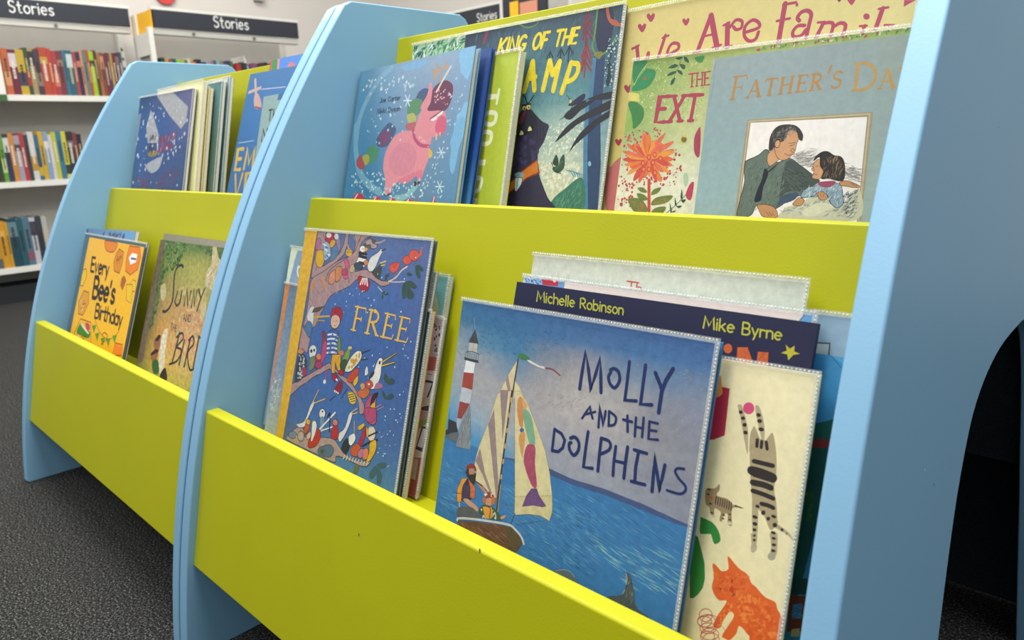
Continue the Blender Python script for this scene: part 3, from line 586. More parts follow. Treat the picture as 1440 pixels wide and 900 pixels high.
('E','3a2c34',[102.9,65.7,7.5,1.3,0.7,-7]),
('E','dcdcd8',[102.9,65.7,6.4,1.1,0.6,-6]),
('E','303034',[103,68.5,1.9,0.4,0.4,-1.3]),
('C','7090a0',[100.3,59.8,108.2,61.5,110.5,47.4,106,43.3]),
('S','e4e4e0',2.35,[102.6,45.6,131,73.3]),
('S','e4e4e0',1.57,[105.8,44,130.3,55]),
('S','202428',1.98,[115.8,64,119.9,69.4,124.2,47.5]),
('C','b03038',[127.5,45.3,133.5,63.3,142.4,54.8,144,43.2,131.5,40.2]),
('S','3a2c34',0.58,[127.5,45.3,133.5,63.3,142.4,54.8,144,43.2,131.5,40.2,127.5,45.3]),
('E','3a2c34',[134.1,61.2,6.5,1.4,1.1,-4.4]),
('E','c87868',[134.1,61.2,5.5,1.2,0.9,-3.7]),
('C','d8d8d4',[145.9,51.1,155.6,59.4,160.1,76.7,164.1,81.3,167.4,78.3,162.8,61,156,47.6,150.1,40.2,145.3,43.5]),
('S','3a2c34',0.75,[145.9,51.1,155.6,59.4,160.1,76.7,164.1,81.3,167.4,78.3,162.8,61,156,47.6,150.1,40.2,145.3,43.5,145.9,51.1]),
('S','d8c060',1.12,[164.3,80.6,175,88]),
('S','d8c060',1.11,[166,78.7,176.3,82.9]),
('C','2c343c',[154.3,33.8,161.2,47.3,171.8,45.5,169.5,34.6,163.4,28.6]),
('S','3a2c34',0.56,[154.3,33.8,161.2,47.3,171.8,45.5,169.5,34.6,163.4,28.6,154.3,33.8]),
('C','e4e4e0',[166.5,51.6,176.3,57.6,180.6,50.6,174.1,41.6,168.6,43.2]),
('S','3a2c34',0.75,[166.5,51.6,176.3,57.6,180.6,50.6,174.1,41.6,168.6,43.2,166.5,51.6]),
('S','c8a040',1.67,[173.3,71.5,177,57]),
('C','c85a38',[173.9,37.2,184,47,195,42.5,190.1,32.6,178,30.9]),
('S','3a2c34',0.55,[173.9,37.2,184,47,195,42.5,190.1,32.6,178,30.9,173.9,37.2]),
('E','3a2c34',[195.7,37.6,6.8,0.2,-2.2,-6.8]),
('E','b87898',[195.7,37.6,5.9,0.2,-1.9,-5.9]),
('C','d88060',[199.5,43.6,207.3,46.3,209.8,36.2,203.7,31.8,199.3,34.9]),
('S','3a2c34',0.54,[199.5,43.6,207.3,46.3,209.8,36.2,203.7,31.8,199.3,34.9,199.5,43.6]),
('C','dcae28',[209.2,53.2,219.3,59.9,223.1,49.5,216,35,207.7,30,210.7,42.2]),
('S','3a2c34',0.71,[209.2,53.2,219.3,59.9,223.1,49.5,216,35,207.7,30,210.7,42.2,209.2,53.2]),
('S','d8ccc0',1.89,[163.7,27.2,162.4,22.4]),
('S','d8ccc0',1.88,[169.8,27.6,168.4,23]),
('S','d8ccc0',1.87,[175.8,28,174.4,23.5]),
('S','d8ccc0',1.85,[181.7,28.3,180.3,24]),
('S','d8ccc0',1.84,[187.6,28.7,186.1,24.6]),
('S','d8ccc0',1.83,[193.4,29.1,191.9,25.1]),
('S','d8ccc0',1.82,[199.2,29.4,197.7,25.6]),
('S','d8ccc0',1.8,[204.9,29.8,203.4,26.1]),
('S','d8ccc0',1.79,[210.6,30.1,209.1,26.6]),
('C','6a7040',[188.2,20.4,194.9,23,194.5,14.9,185.6,11]),
('C','42646c',[228.4,32.6,242.8,39.2,246,35.2,235.8,30.4]),
('C','42646c',[227.6,31,230.3,24.6,223.5,14.3,217,16.8,220.9,24.9]),
('C','42646c',[231.2,30.5,239.6,24.4,240,13.3,232.9,14.1]),
('D',['d8e0ec'],10,24,[220.9,101.3,261.4,109.8,255.2,34.2,227.1,37.9],0.53,1.23),
('P','e2b032',[0,299.2,30,299.2,18.6,11.3,0,9.8]),
('L','e6b650',4.2,[143.6,179.9,146.4,209.2]),
('L','e6b650',2.06,[140.8,209.3,163.9,208.9,164.3,204.3]),
('L','e6b650',2.08,[145.1,195.2,157.1,195.1]),
('L','e6b650',1.66,[157.3,197.4,156.9,192.7]),
('L','e6b650',1.89,[138.4,179.9,148.7,179.9]),
('L','e6b650',4.07,[172.8,180,175.5,208.7]),
('L','e6b650',2.22,[170.2,208.8,180.9,208.6]),
('L','e6b650',3.4,[180.9,208.6,180.9,208.6,185.4,207.8,188.8,205.8,190.6,202.9,190.3,199.8,188,196.9,184.2,195,179.5,194.3]),
('L','e6b650',2.24,[179.5,194.3,174.2,194.4]),
('L','e6b650',4,[180.4,194.3,191.4,180.6]),
('L','e6b650',1.83,[167.9,180,177.8,180]),
('L','e6b650',1.79,[189.6,180.1,195.7,180.1]),
('L','e6b650',3.92,[205.1,180.1,207.7,208.1]),
('L','e6b650',1.92,[202.6,208.2,222.7,207.8,223.2,203.4]),
('L','e6b650',1.94,[206.5,195,218.3,194.9]),
('L','e6b650',1.55,[218.5,197.1,218.1,192.7]),
('L','e6b650',1.93,[200,180.1,221.9,180.2,223.6,185.2]),
('L','e6b650',3.79,[233,180.2,235.4,207.6]),
('L','e6b650',1.86,[230.5,207.7,249.9,207.4,250.3,203]),
('L','e6b650',1.87,[234.3,194.8,245.6,194.7]),
('L','e6b650',1.5,[245.8,196.8,245.4,192.5]),
('L','e6b650',1.87,[228.1,180.2,249.1,180.3,250.7,185.2])
], bm_('5c6468'), 1, 1, 0.74)
picture_book('molly', 'picture_book', 'wide blue picture book with a sailing boat, lighthouse and dolphin fin', (0.4337, 0.1129, 0.3081), (-0.25437, -0.00593, 0.00154), 0.2836, 0.2493, 0.0100, [
('G',[['3f6ea0','3c6c9e','3d6a9c','3f689a','41679c','41669c','40659e','4166a0'],['3d7090','3a6f98','3d6f9c','44709e','4a729f','4670a0','4872a2','4a70a0'],['8696a4','5486a4','447ca2','7d8796','9a979a','7a8ca2','6f86a2','7a88a0'],['9aa0a4','979ba4','708ca4','9d9a9e','b3adaa','aaa6a6','8c8f9c','8a8ea0'],['989fa6','a6a4a6','a3a2a6','aaa4a4','b8b0ac','b0aaa8','8b8a94','8b8d9a'],['88a0b0','a2a4aa','a4a4aa','aaa6a8','aca8aa','aaa6aa','94949c','8e8f9a'],['5f95bc','8ea6b8','a0a8b0','9c9ea8','a0a0a8','9a9ca6','8c8e9a','8a8c9a'],['4088bc','4a8ebc','6a98b8','9498a6','989ba6','989ca8','9094a2','888c9c'],['3a80b4','3f86b8','4488b8','4a8cb8','6090b4','8c98a8','8c94a4','8a90a2'],['4888ac','3a80b0','3a7cb0','3d82b4','3d80b0','3878ac','5a88ac','7088a4'],['4a88a4','3878a8','3874a6','3a76a8','3870a4','386c9e','386a9c','3a6a98'],['4a86a0','3a7ca0','3a7aa0','387098','3a6c98','396896','3a6492','36608e'],['3a7a94','3a7c98','4a8aa0','4a90a0','44889c','3f7896','3a6c90','38648c'],['3a6e88','3a7890','3f8494','4a90a0','408494','3f7f90','3a7488','346a84']],0.1),
('P','3a76aa',[0,103.3,0,106.5,51.8,109.2,85.8,109,139.5,111.5,201.8,111.2,270.5,107.9,283.6,108.7,283.6,0,0,0]),
('P','4a5a84',[85.7,109.3,99.4,110.7,139.8,113.3,163.4,111.4,194.3,111.5,195.1,106.9,164.1,107.2,140.7,108.2,99.8,108.4,86.1,107.3]),
('P','44557e',[139.1,113.1,167.5,111.2,201.7,112.7,240.2,111.5,270,109,283.6,108.3,283.6,106.4,269.5,105.5,238.5,106.7,202.6,107.7,168.3,106.5,140.1,107.7]),
('R',['2f689c','5494b8','3a78a8','6aa0b8','2c5a90','4484ae'],31,220,[0,85.9,50.2,91.1,40.6,34.7,0,33.2],13.4,0.59,-8,0.06),
('R',['4a8cbc','5a9cc8','3f80b4'],46,150,[87.3,84.1,197.6,92.6,199.3,83,89.5,72.2],15.6,0.52,-14,0.05),
('R',['2f689c','5494b8','3a78a8','6aa0b8','2c5a90','4484ae'],32,640,[87.7,81.9,198.5,87.8,207.2,37.9,115.8,30],14.3,0.52,-12,0.06),
('R',['2f689c','5494b8','3a78a8','6aa0b8','2c5a90','4484ae'],33,120,[102.2,95.2,146,102.2,150.8,75.7,91.4,62.5],11.5,0.51,-12,0.06),
('R',['2f689c','5494b8','3a78a8','6aa0b8','2c5a90','4484ae'],34,260,[144.8,106.5,270.3,107.6,283.6,53.1,184.2,57.1],14.2,0.52,-14,0.06),
('R',['76b0b8','8cbcc0','5a9cb0'],35,120,[196.3,66.9,279.6,85.5,283,51.5,239.6,42.6],15.5,0.6,-10,0.06),
('R',['a8a6a8','989aa2','b4b0ac','9c9ea6'],36,260,[88.3,178.4,156.2,226.1,170.8,172.8,98.4,156.9],4.4,0.39,35,0.3),
('R',['a8a6a8','989aa2','b0acaa','9c9ea6'],37,420,[131.8,211.6,283,229,283.6,137.6,139.1,125],4.1,0.36,35,0.3),
('R',['4a74a4','3c6494','527eac'],38,200,[125.8,245,280.6,249.3,281.9,229.7,166,229.7],4.8,0.36,-10,0.3),
('R',['3a6a98','467ca8','34628e'],39,240,[1.2,246.5,157.7,247.1,117.3,213.5,4.6,192.5],5.8,0.43,-10,0.3),
('P','444448',[23.4,222.1,16.6,208.3,30.8,208.1]),
('L','38383c',0.28,[23.4,222.1,16.6,208.3,30.8,208.1,23.4,222.1]),
('S','9ab4c8',0.42,[19.5,233.2,23.4,222.1]),
('P','b8b4a8',[17.8,207.9,29.4,208.5,30.2,199.7,17.8,199.2]),
('S','808080',0.42,[23.6,207.6,24.3,199.4]),
('P','e0e0e0',[16.5,190.3,29.4,190.7,29.6,178.9,15.5,177.5]),
('P','3c4048',[13.4,192.8,18.8,192.2,33.3,192.5,34.6,190.4,28.8,189.6,13.7,189.8]),
('S','3c4450',0.56,[14.2,197.7,23.4,199.8,33.9,198.5]),
('S','3c4450',0.43,[14.3,197.5,14.6,192.3]),
('S','3c4450',0.43,[17.4,197.6,17.7,192.3]),
('S','3c4450',0.43,[20.5,197.8,20.9,192.2]),
('S','3c4450',0.42,[23.6,197.9,24,192.1]),
('S','3c4450',0.42,[26.6,198.1,27.1,192.1]),
('S','3c4450',0.42,[29.7,198.2,30.2,192]),
('S','3c4450',0.42,[32.7,198.4,33.3,191.9]),
('P','9c4438',[15.5,177.5,29.6,178.9,30.6,162.4,15.4,162.4]),
('P','b8bcc4',[15.4,162.4,30.6,162.4,29.8,148.5,14.4,147]),
('P','94423a',[15.1,147.8,29.9,147.9,22.8,135.6,21,131,14.6,130.4]),
('P','a8acb8',[14.6,130.4,21.9,131.2,18.9,119,14.6,122.8]),
('P','343438',[0.9,109.8,0,114.4,3.2,116.5,2.1,126.7,14,126.1,17.8,117.5,17.6,115,7.9,111.5]),
('S','343438',0.58,[2.3,132.2,3.4,125.1]),
('C','5c646c',[0,107.6,7.5,113.2,19.4,116.7,20.5,110.9,16.1,106.2,5.1,107.1]),
('P','80868a',[29.2,147.2,25.4,139.8,21.6,123.3,17.7,102.3,27.3,103,39.1,104.6,34.2,132.2,30.9,145.7]),
('R',['5c6468','a0a4a4','6c7478'],41,50,[26.9,141.3,31,143.4,38.9,105.9,19.3,103.3],8.5,0.71,78,0.15),
('P','d4c69c',[86,203.3,76,186.2,66,163.7,64.9,161.1,84.6,165.2,84.7,181.1]),
('L','8a7c60',0.27,[86,203.3,76,186.2,66,163.7,64.9,161.1,84.6,165.2,84.7,181.1,86,203.3]),
('P','9a8480',[76.1,185.7,73.2,180.6,81.6,164.6,84.3,165.2]),
('P','d4c69c',[85.4,181.8,91.4,177.9,100,168.4,86.8,165.7]),
('P','d2c49a',[85.4,173.3,65.6,165.9,57.8,134.1,50,109.9,47.4,92.7,52.2,76.3,63.3,74.8,77.7,67.5,83.8,69.3,84.1,101.5]),
('L','8a7c60',0.27,[85.4,173.3,65.6,165.9,57.8,134.1,50,109.9,47.4,92.7,52.2,76.3,63.3,74.8,77.7,67.5,83.8,69.3,84.1,101.5,85.4,173.3]),
('P','94807e',[68,169.8,78.7,172,79.4,159.6,80,123.3,75.9,140.6]),
('P','94807e',[63.7,150.5,58.3,134.2,69.1,104.4,81.5,68.6,86,70,71.6,121.2]),
('P','94807e',[52.1,109.3,48.1,95.3,59.6,85.5,71.1,72.5,78.5,67.7,62.4,88.6]),
('P','d4c898',[87.1,172.5,93.7,173.8,104.4,164.9,119.5,146.2,132.9,127.7,142,108.6,148.4,88.9,105.1,75.8]),
('L','8a7c58',0.24,[87.1,172.5,93.7,173.8,104.4,164.9,119.5,146.2,132.9,127.7,142,108.6,148.4,88.9,105.1,75.8,87.1,172.5]),
('P','cabd8c',[104.9,76.9,148,90.9,150.6,76.7,148.7,68,137.9,69.4,124,66.3,107.5,60.3]),
('L','7a6c48',0.24,[104.9,76.9,148,90.9,150.6,76.7,148.7,68,137.9,69.4,124,66.3,107.5,60.3,104.9,76.9]),
('C','c88a54',[92.2,165.7,96.2,168.8,100.5,161.8,102.9,142.3,98.8,142.5,93.7,153.7]),
('C','d0a070',[97.8,168,104.8,162.8,103.9,159.3,100.3,158.5]),
('C','7ca888',[100.7,156.3,104.7,158.9,111.7,153.2,119.4,135.2,119.9,128.2,116,125.6,109.9,135.1,104.3,144.9]),
('E','4a6090',[102.3,138.8,2.6,0.7,0.4,-2.1]),
('C','cc9458',[100.8,135.7,106.4,137.6,107.7,126.8,107,114.4,100.6,128.4]),
('C','a84a64',[111.3,127.2,120.7,127.9,123.6,112.2,129.1,94,123.6,92.4,113.2,104.9,109.1,114.9]),
('R',['8c3850','c06a7c','945060'],42,60,[110.4,124.2,120.2,126.7,126.6,95.5,117.9,99.6],3.3,0.5,70,0.15),
('P','6a4a78',[123.3,90.1,129.5,91.9,133.3,86.5,143.1,79.7,139.2,77.5,128.1,75.6,115.1,70.5,118.2,82]),
('R',['523868','806090'],43,40,[123,87.8,129.8,89.9,140.2,79.9,118.3,73.1],3,0.49,60,0.15),
('L','4a3c30',1.55,[85.6,202.6,84.8,176.6,84.1,164]),
('L','3c3428',1.84,[83.4,171.8,83.8,69.3]),
('L','c8a060',1.95,[84,165.1,83.9,162.2]),
('L','c8a060',1.95,[84.1,150.4,84,147.4]),
('L','c8a060',1.95,[84.2,135.7,84.1,132.7]),
('L','c8a060',1.96,[84.3,120.9,84.3,117.9]),
('L','c8a060',1.96,[84.4,106.1,84.4,103.1]),
('L','c8a060',1.96,[84.5,91.3,84.5,88.3]),
('L','c8a060',1.96,[84.6,76.5,84.6,73.5]),
('L','3c3428',1.84,[84.1,84.3,84.9,54.8]),
('L','c8a060',0.79,[85.3,82.4,86.2,56.3]),
('C','3c7a4c',[85,204.2,87.3,208.5,94.9,208.1,99.9,205.1,94.3,203.5]),
('C','d8d4cc',[97.2,204,103.2,203.4,112.4,201.2,119.6,201.3,119.9,199.2,109.7,200.1,100.5,201.8]),
('S','8c3848',1.21,[119.7,200.3,128.2,200.7,137.8,197.1]),
('C','8a3838',[36.7,86.2,41.7,91.2,48.6,90.7,51.3,85.5,44.2,87.1,39.2,82.1]),
('C','b08068',[39.6,84.6,47.5,87.4,48.5,82.4,42.3,79.4]),
('C','34302c',[36.9,80.3,40.2,86,42.1,80.6,48.5,82.4,51.5,84.4,50.5,72.3,45,74.2]),
('C','3c3048',[33.5,71,41.3,75.6,47.5,70.2,48.5,56.3,36.6,55]),
('P','d89434',[33,73.8,40.4,75.9,35.8,68,36.6,55,29.2,52.8,28.1,60.9]),
('L','5a4020',0.42,[33,73.8,40.4,75.9,35.8,68,36.6,55,29.2,52.8,28.1,60.9,33,73.8]),
('P','c8683c',[41.3,75.6,52.5,70.5,54.4,60.4,47.2,58.3,46.3,67.5]),
('L','5a4020',0.42,[41.3,75.6,52.5,70.5,54.4,60.4,47.2,58.3,46.3,67.5,41.3,75.6]),
('L','282430',1.1,[28.3,57.4,52.6,61.1]),
('C','b08068',[52.2,76.3,63.3,74.8,67.3,71.3,73.6,72.1,67.9,68]),
('S','202024',1.08,[52.2,76.3,61.8,74.4]),
('P','d89434',[28.8,57.5,35.9,59,35.8,50.6,29.9,48.8]),
('L','5a4020',0.42,[28.8,57.5,35.9,59,35.8,50.6,29.9,48.8,28.8,57.5]),
('P','c8683c',[45.3,63.6,53.3,66,53,58.8,47.9,59.1]),
('L','5a4020',0.41,[45.3,63.6,53.3,66,53,58.8,47.9,59.1,45.3,63.6]),
('C','443850',[35.2,66.7,44.2,69.3,47,59.4,37.3,51.6]),
('C','c09478',[38.7,53.3,45,56.4,59.3,52.5,60,48.6,53.3,48.9]),
('S','c8c0b8',1.13,[33.5,49.3,34.7,45.4]),
('C','5c5c5c',[33.4,44.4,51.4,50,63.9,45.7,65.9,44,37,35.3,32.3,36.8]),
('C','8c4038',[65.8,66.2,70.6,71.1,77.1,70.8,79.5,66.9,70.1,65.2]),
('D',['e0d4c8'],4,9,[66.3,68.1,77,71.3,77.5,68.6,66.8,65.4],0.67,0.94),
('C','c09070',[68.7,63.6,75.6,66.3,76.7,60.3,73.4,56.3,69.6,59.2]),
('C','b86a38',[64.7,63.5,68.5,64.7,69.6,59.2,65.3,60.2]),
('C','b86a38',[76,68.1,80.9,67.9,81,62.7,77.4,61]),
('C','405840',[61.3,50.8,66.7,57.2,79.4,58.8,93.2,52.8,87.7,48.8,72.1,46,63.7,46.8]),
('D',['c8ccb0'],5,24,[62.9,51.3,79.8,56.6,90.4,50.8,67.5,44.5],0.81,1.22),
('P','d8983c',[66.1,55.8,77.9,58.3,80.8,51.2,76.9,46.4,72.1,46,68,50.5]),
('L','6a4a20',0.4,[66.1,55.8,77.9,58.3,80.8,51.2,76.9,46.4,72.1,46,68,50.5,66.1,55.8]),
('S','302c28',0.93,[72.3,57.7,76.8,55.6,76.7,47.5]),
('C','c89078',[90.8,53.2,97.1,56.9,96.1,53.8,91.9,51.3]),
('P','6c4c38',[33.4,31.1,57.1,37.7,88.4,45,103.4,47.7,112.9,45.8,122.4,39,117.3,30.5,113.8,24.8,86.8,19.7,43.2,21.1]),
('P','5c5038',[97.5,46.3,104.9,48.2,113.6,46,122.4,39,117.3,30.5,113.6,25.8,105.5,28.6]),
('R',['8c4c38','7c6448','4c3428','a08058'],44,70,[36.2,30.2,94.5,45.9,113,29,72.6,26.4],12.7,0.7,-14,0.06),
('S','c4c8c4',2.17,[33.9,31.3,36.3,34.2,56.7,39.9,81.9,45.5,103.1,49.3,111.1,47.4,119.3,43.5,123.3,38.2]),
('S','282c30',0.51,[104.4,50.8,108.1,62.1]),
('S','3c4c58',0.24,[109.5,51.9,144,66.8]),
('C','5c6870',[161,26.7,168.4,31.1,177.3,33.4,184.4,30.3,187.7,26.3,166.6,18.2]),
('S','9aa4a0',0.46,[163.5,27.9,170.9,31.9,178.7,33.1,184.4,30.3]),
('C','4c5454',[219,26.4,230.6,32.7,234.6,36.6,236,42.3,235.2,49.3,233.9,52.1,234.9,53.4,238.1,52.3,241.2,45.7,244.3,38.4,245.7,32.5,251.3,28.3,262.2,25.1,241.8,13.2,224.8,20.7]),
('S','a8a8a0',0.69,[233.9,52.1,235.6,48.1,235.7,41.6,233.4,35.1]),
('R',['6a6c64','384040','7c7c70'],45,40,[235.2,46.7,239.6,48.3,244.5,32.6,235.9,29.2],6.2,0.83,75,0.15),
('L','1c2c60',3.38,[161.6,189.6,161.7,206.2,162.4,221.9,167.8,208.4,173.9,190.4,176.1,204.7,178.6,219,181.6,205.7,184.4,191]),
('S','1c2c60',2.98,[190.5,211.4,194.5,213.1,199.1,211,201.2,204.4,197.7,197.7,192.5,199.7,189.7,205.2,191.4,209.6]),
('L','1c2c60',2.92,[208.2,221.5,208.8,202.9,209,189.5,220.1,191.2]),
('L','1c2c60',3.11,[223.9,221.3,224.2,203.9,224.4,189.4,234.9,191.1]),
('L','1c2c60',3.27,[233.9,216.8,238.9,209.7,241.9,205]),
('L','1c2c60',3.51,[249.2,222.9,244.4,212.6,242.1,203.6,242.1,186.4]),
('L','1c2c60',2.29,[168.6,165.2,172.8,172.9,174.9,176.7,177.2,171.6,179.7,167.5]),
('L','1c2c60',1.96,[171.4,169.2,181.6,173.7]),
('L','1c2c60',2.39,[186.8,161.6,186.1,170.3,184.6,179.9,188.7,170.8,191.5,163.8,191.7,170.4,191.7,176.5]),
('L','1c2c60',2.36,[195.2,177.2,196.8,165.6]),
('S','1c2c60',2.33,[195.2,177.2,201.5,174.8,203.3,172,202.1,167.4,196.6,165.2]),
('L','1c2c60',2.43,[213.7,177.5,216.1,164.7]),
('L','1c2c60',2.41,[210.2,173.5,219,173.6]),
('L','1c2c60',2.4,[222.1,177.8,223.4,162.8]),
('L','1c2c60',2.37,[229.2,179.4,230.3,163.9]),
('L','1c2c60',2.09,[222.7,170.6,230.1,170.7]),
('L','1c2c60',2.34,[235,177.6,236.4,163.8,244.9,165.1]),
('L','1c2c60',2.04,[235,177.6,242.8,177.7]),
('L','1c2c60',2.04,[235.9,170.8,242.6,171.6]),
('L','1c2c60',2.91,[140.3,148.3,140.9,129.9]),
('L','1c2c60',2.86,[140.2,148.9,148.7,146.9,153.3,142.2,152.3,135.1,148,130.5,140.7,129.6]),
('S','1c2c60',3.11,[159.2,145.4,163.9,147.4,168.8,143.8,169.3,137.2,165.5,131.9,160.4,134.9,158.7,140.2,160.6,141.8]),
('L','1c2c60',3.06,[176.9,155.3,176.8,140.2,177.2,124.6,186.6,126.1]),
('L','1c2c60',3.13,[191.3,153.3,191.7,139.6,192.5,125.5]),
('S','1c2c60',2.78,[191.3,153.3,198.7,152.9,201.6,149.8,200.1,145.1,192.3,139.8]),
('L','1c2c60',2.91,[206.8,150.1,207,137.1,208.1,126]),
('L','1c2c60',3.14,[218.2,152.4,218.3,139.1,218.8,126.9]),
('L','1c2c60',2.57,[207.2,138.2,218,139]),
('L','1c2c60',2.94,[229.1,151.5,228.4,138.6,229.6,126.3]),
('L','1c2c60',2.76,[224.6,151.9,236.9,152]),
('L','1c2c60',2.75,[226.2,126.3,239.3,127.2]),
('L','1c2c60',2.98,[246.5,123.8,245.4,139.1,243.8,152.7,248.7,139,253.5,125.9,253.7,137.3,254.4,147.3]),
('S','1c2c60',2.17,[271.3,148.8,265.8,147.8,264.1,144.8,268.2,140.4,274.5,136.2,274.6,132.2,270.1,129,259.3,128.6])
], bm_('3a6a98'), 1, 1, 0.86)
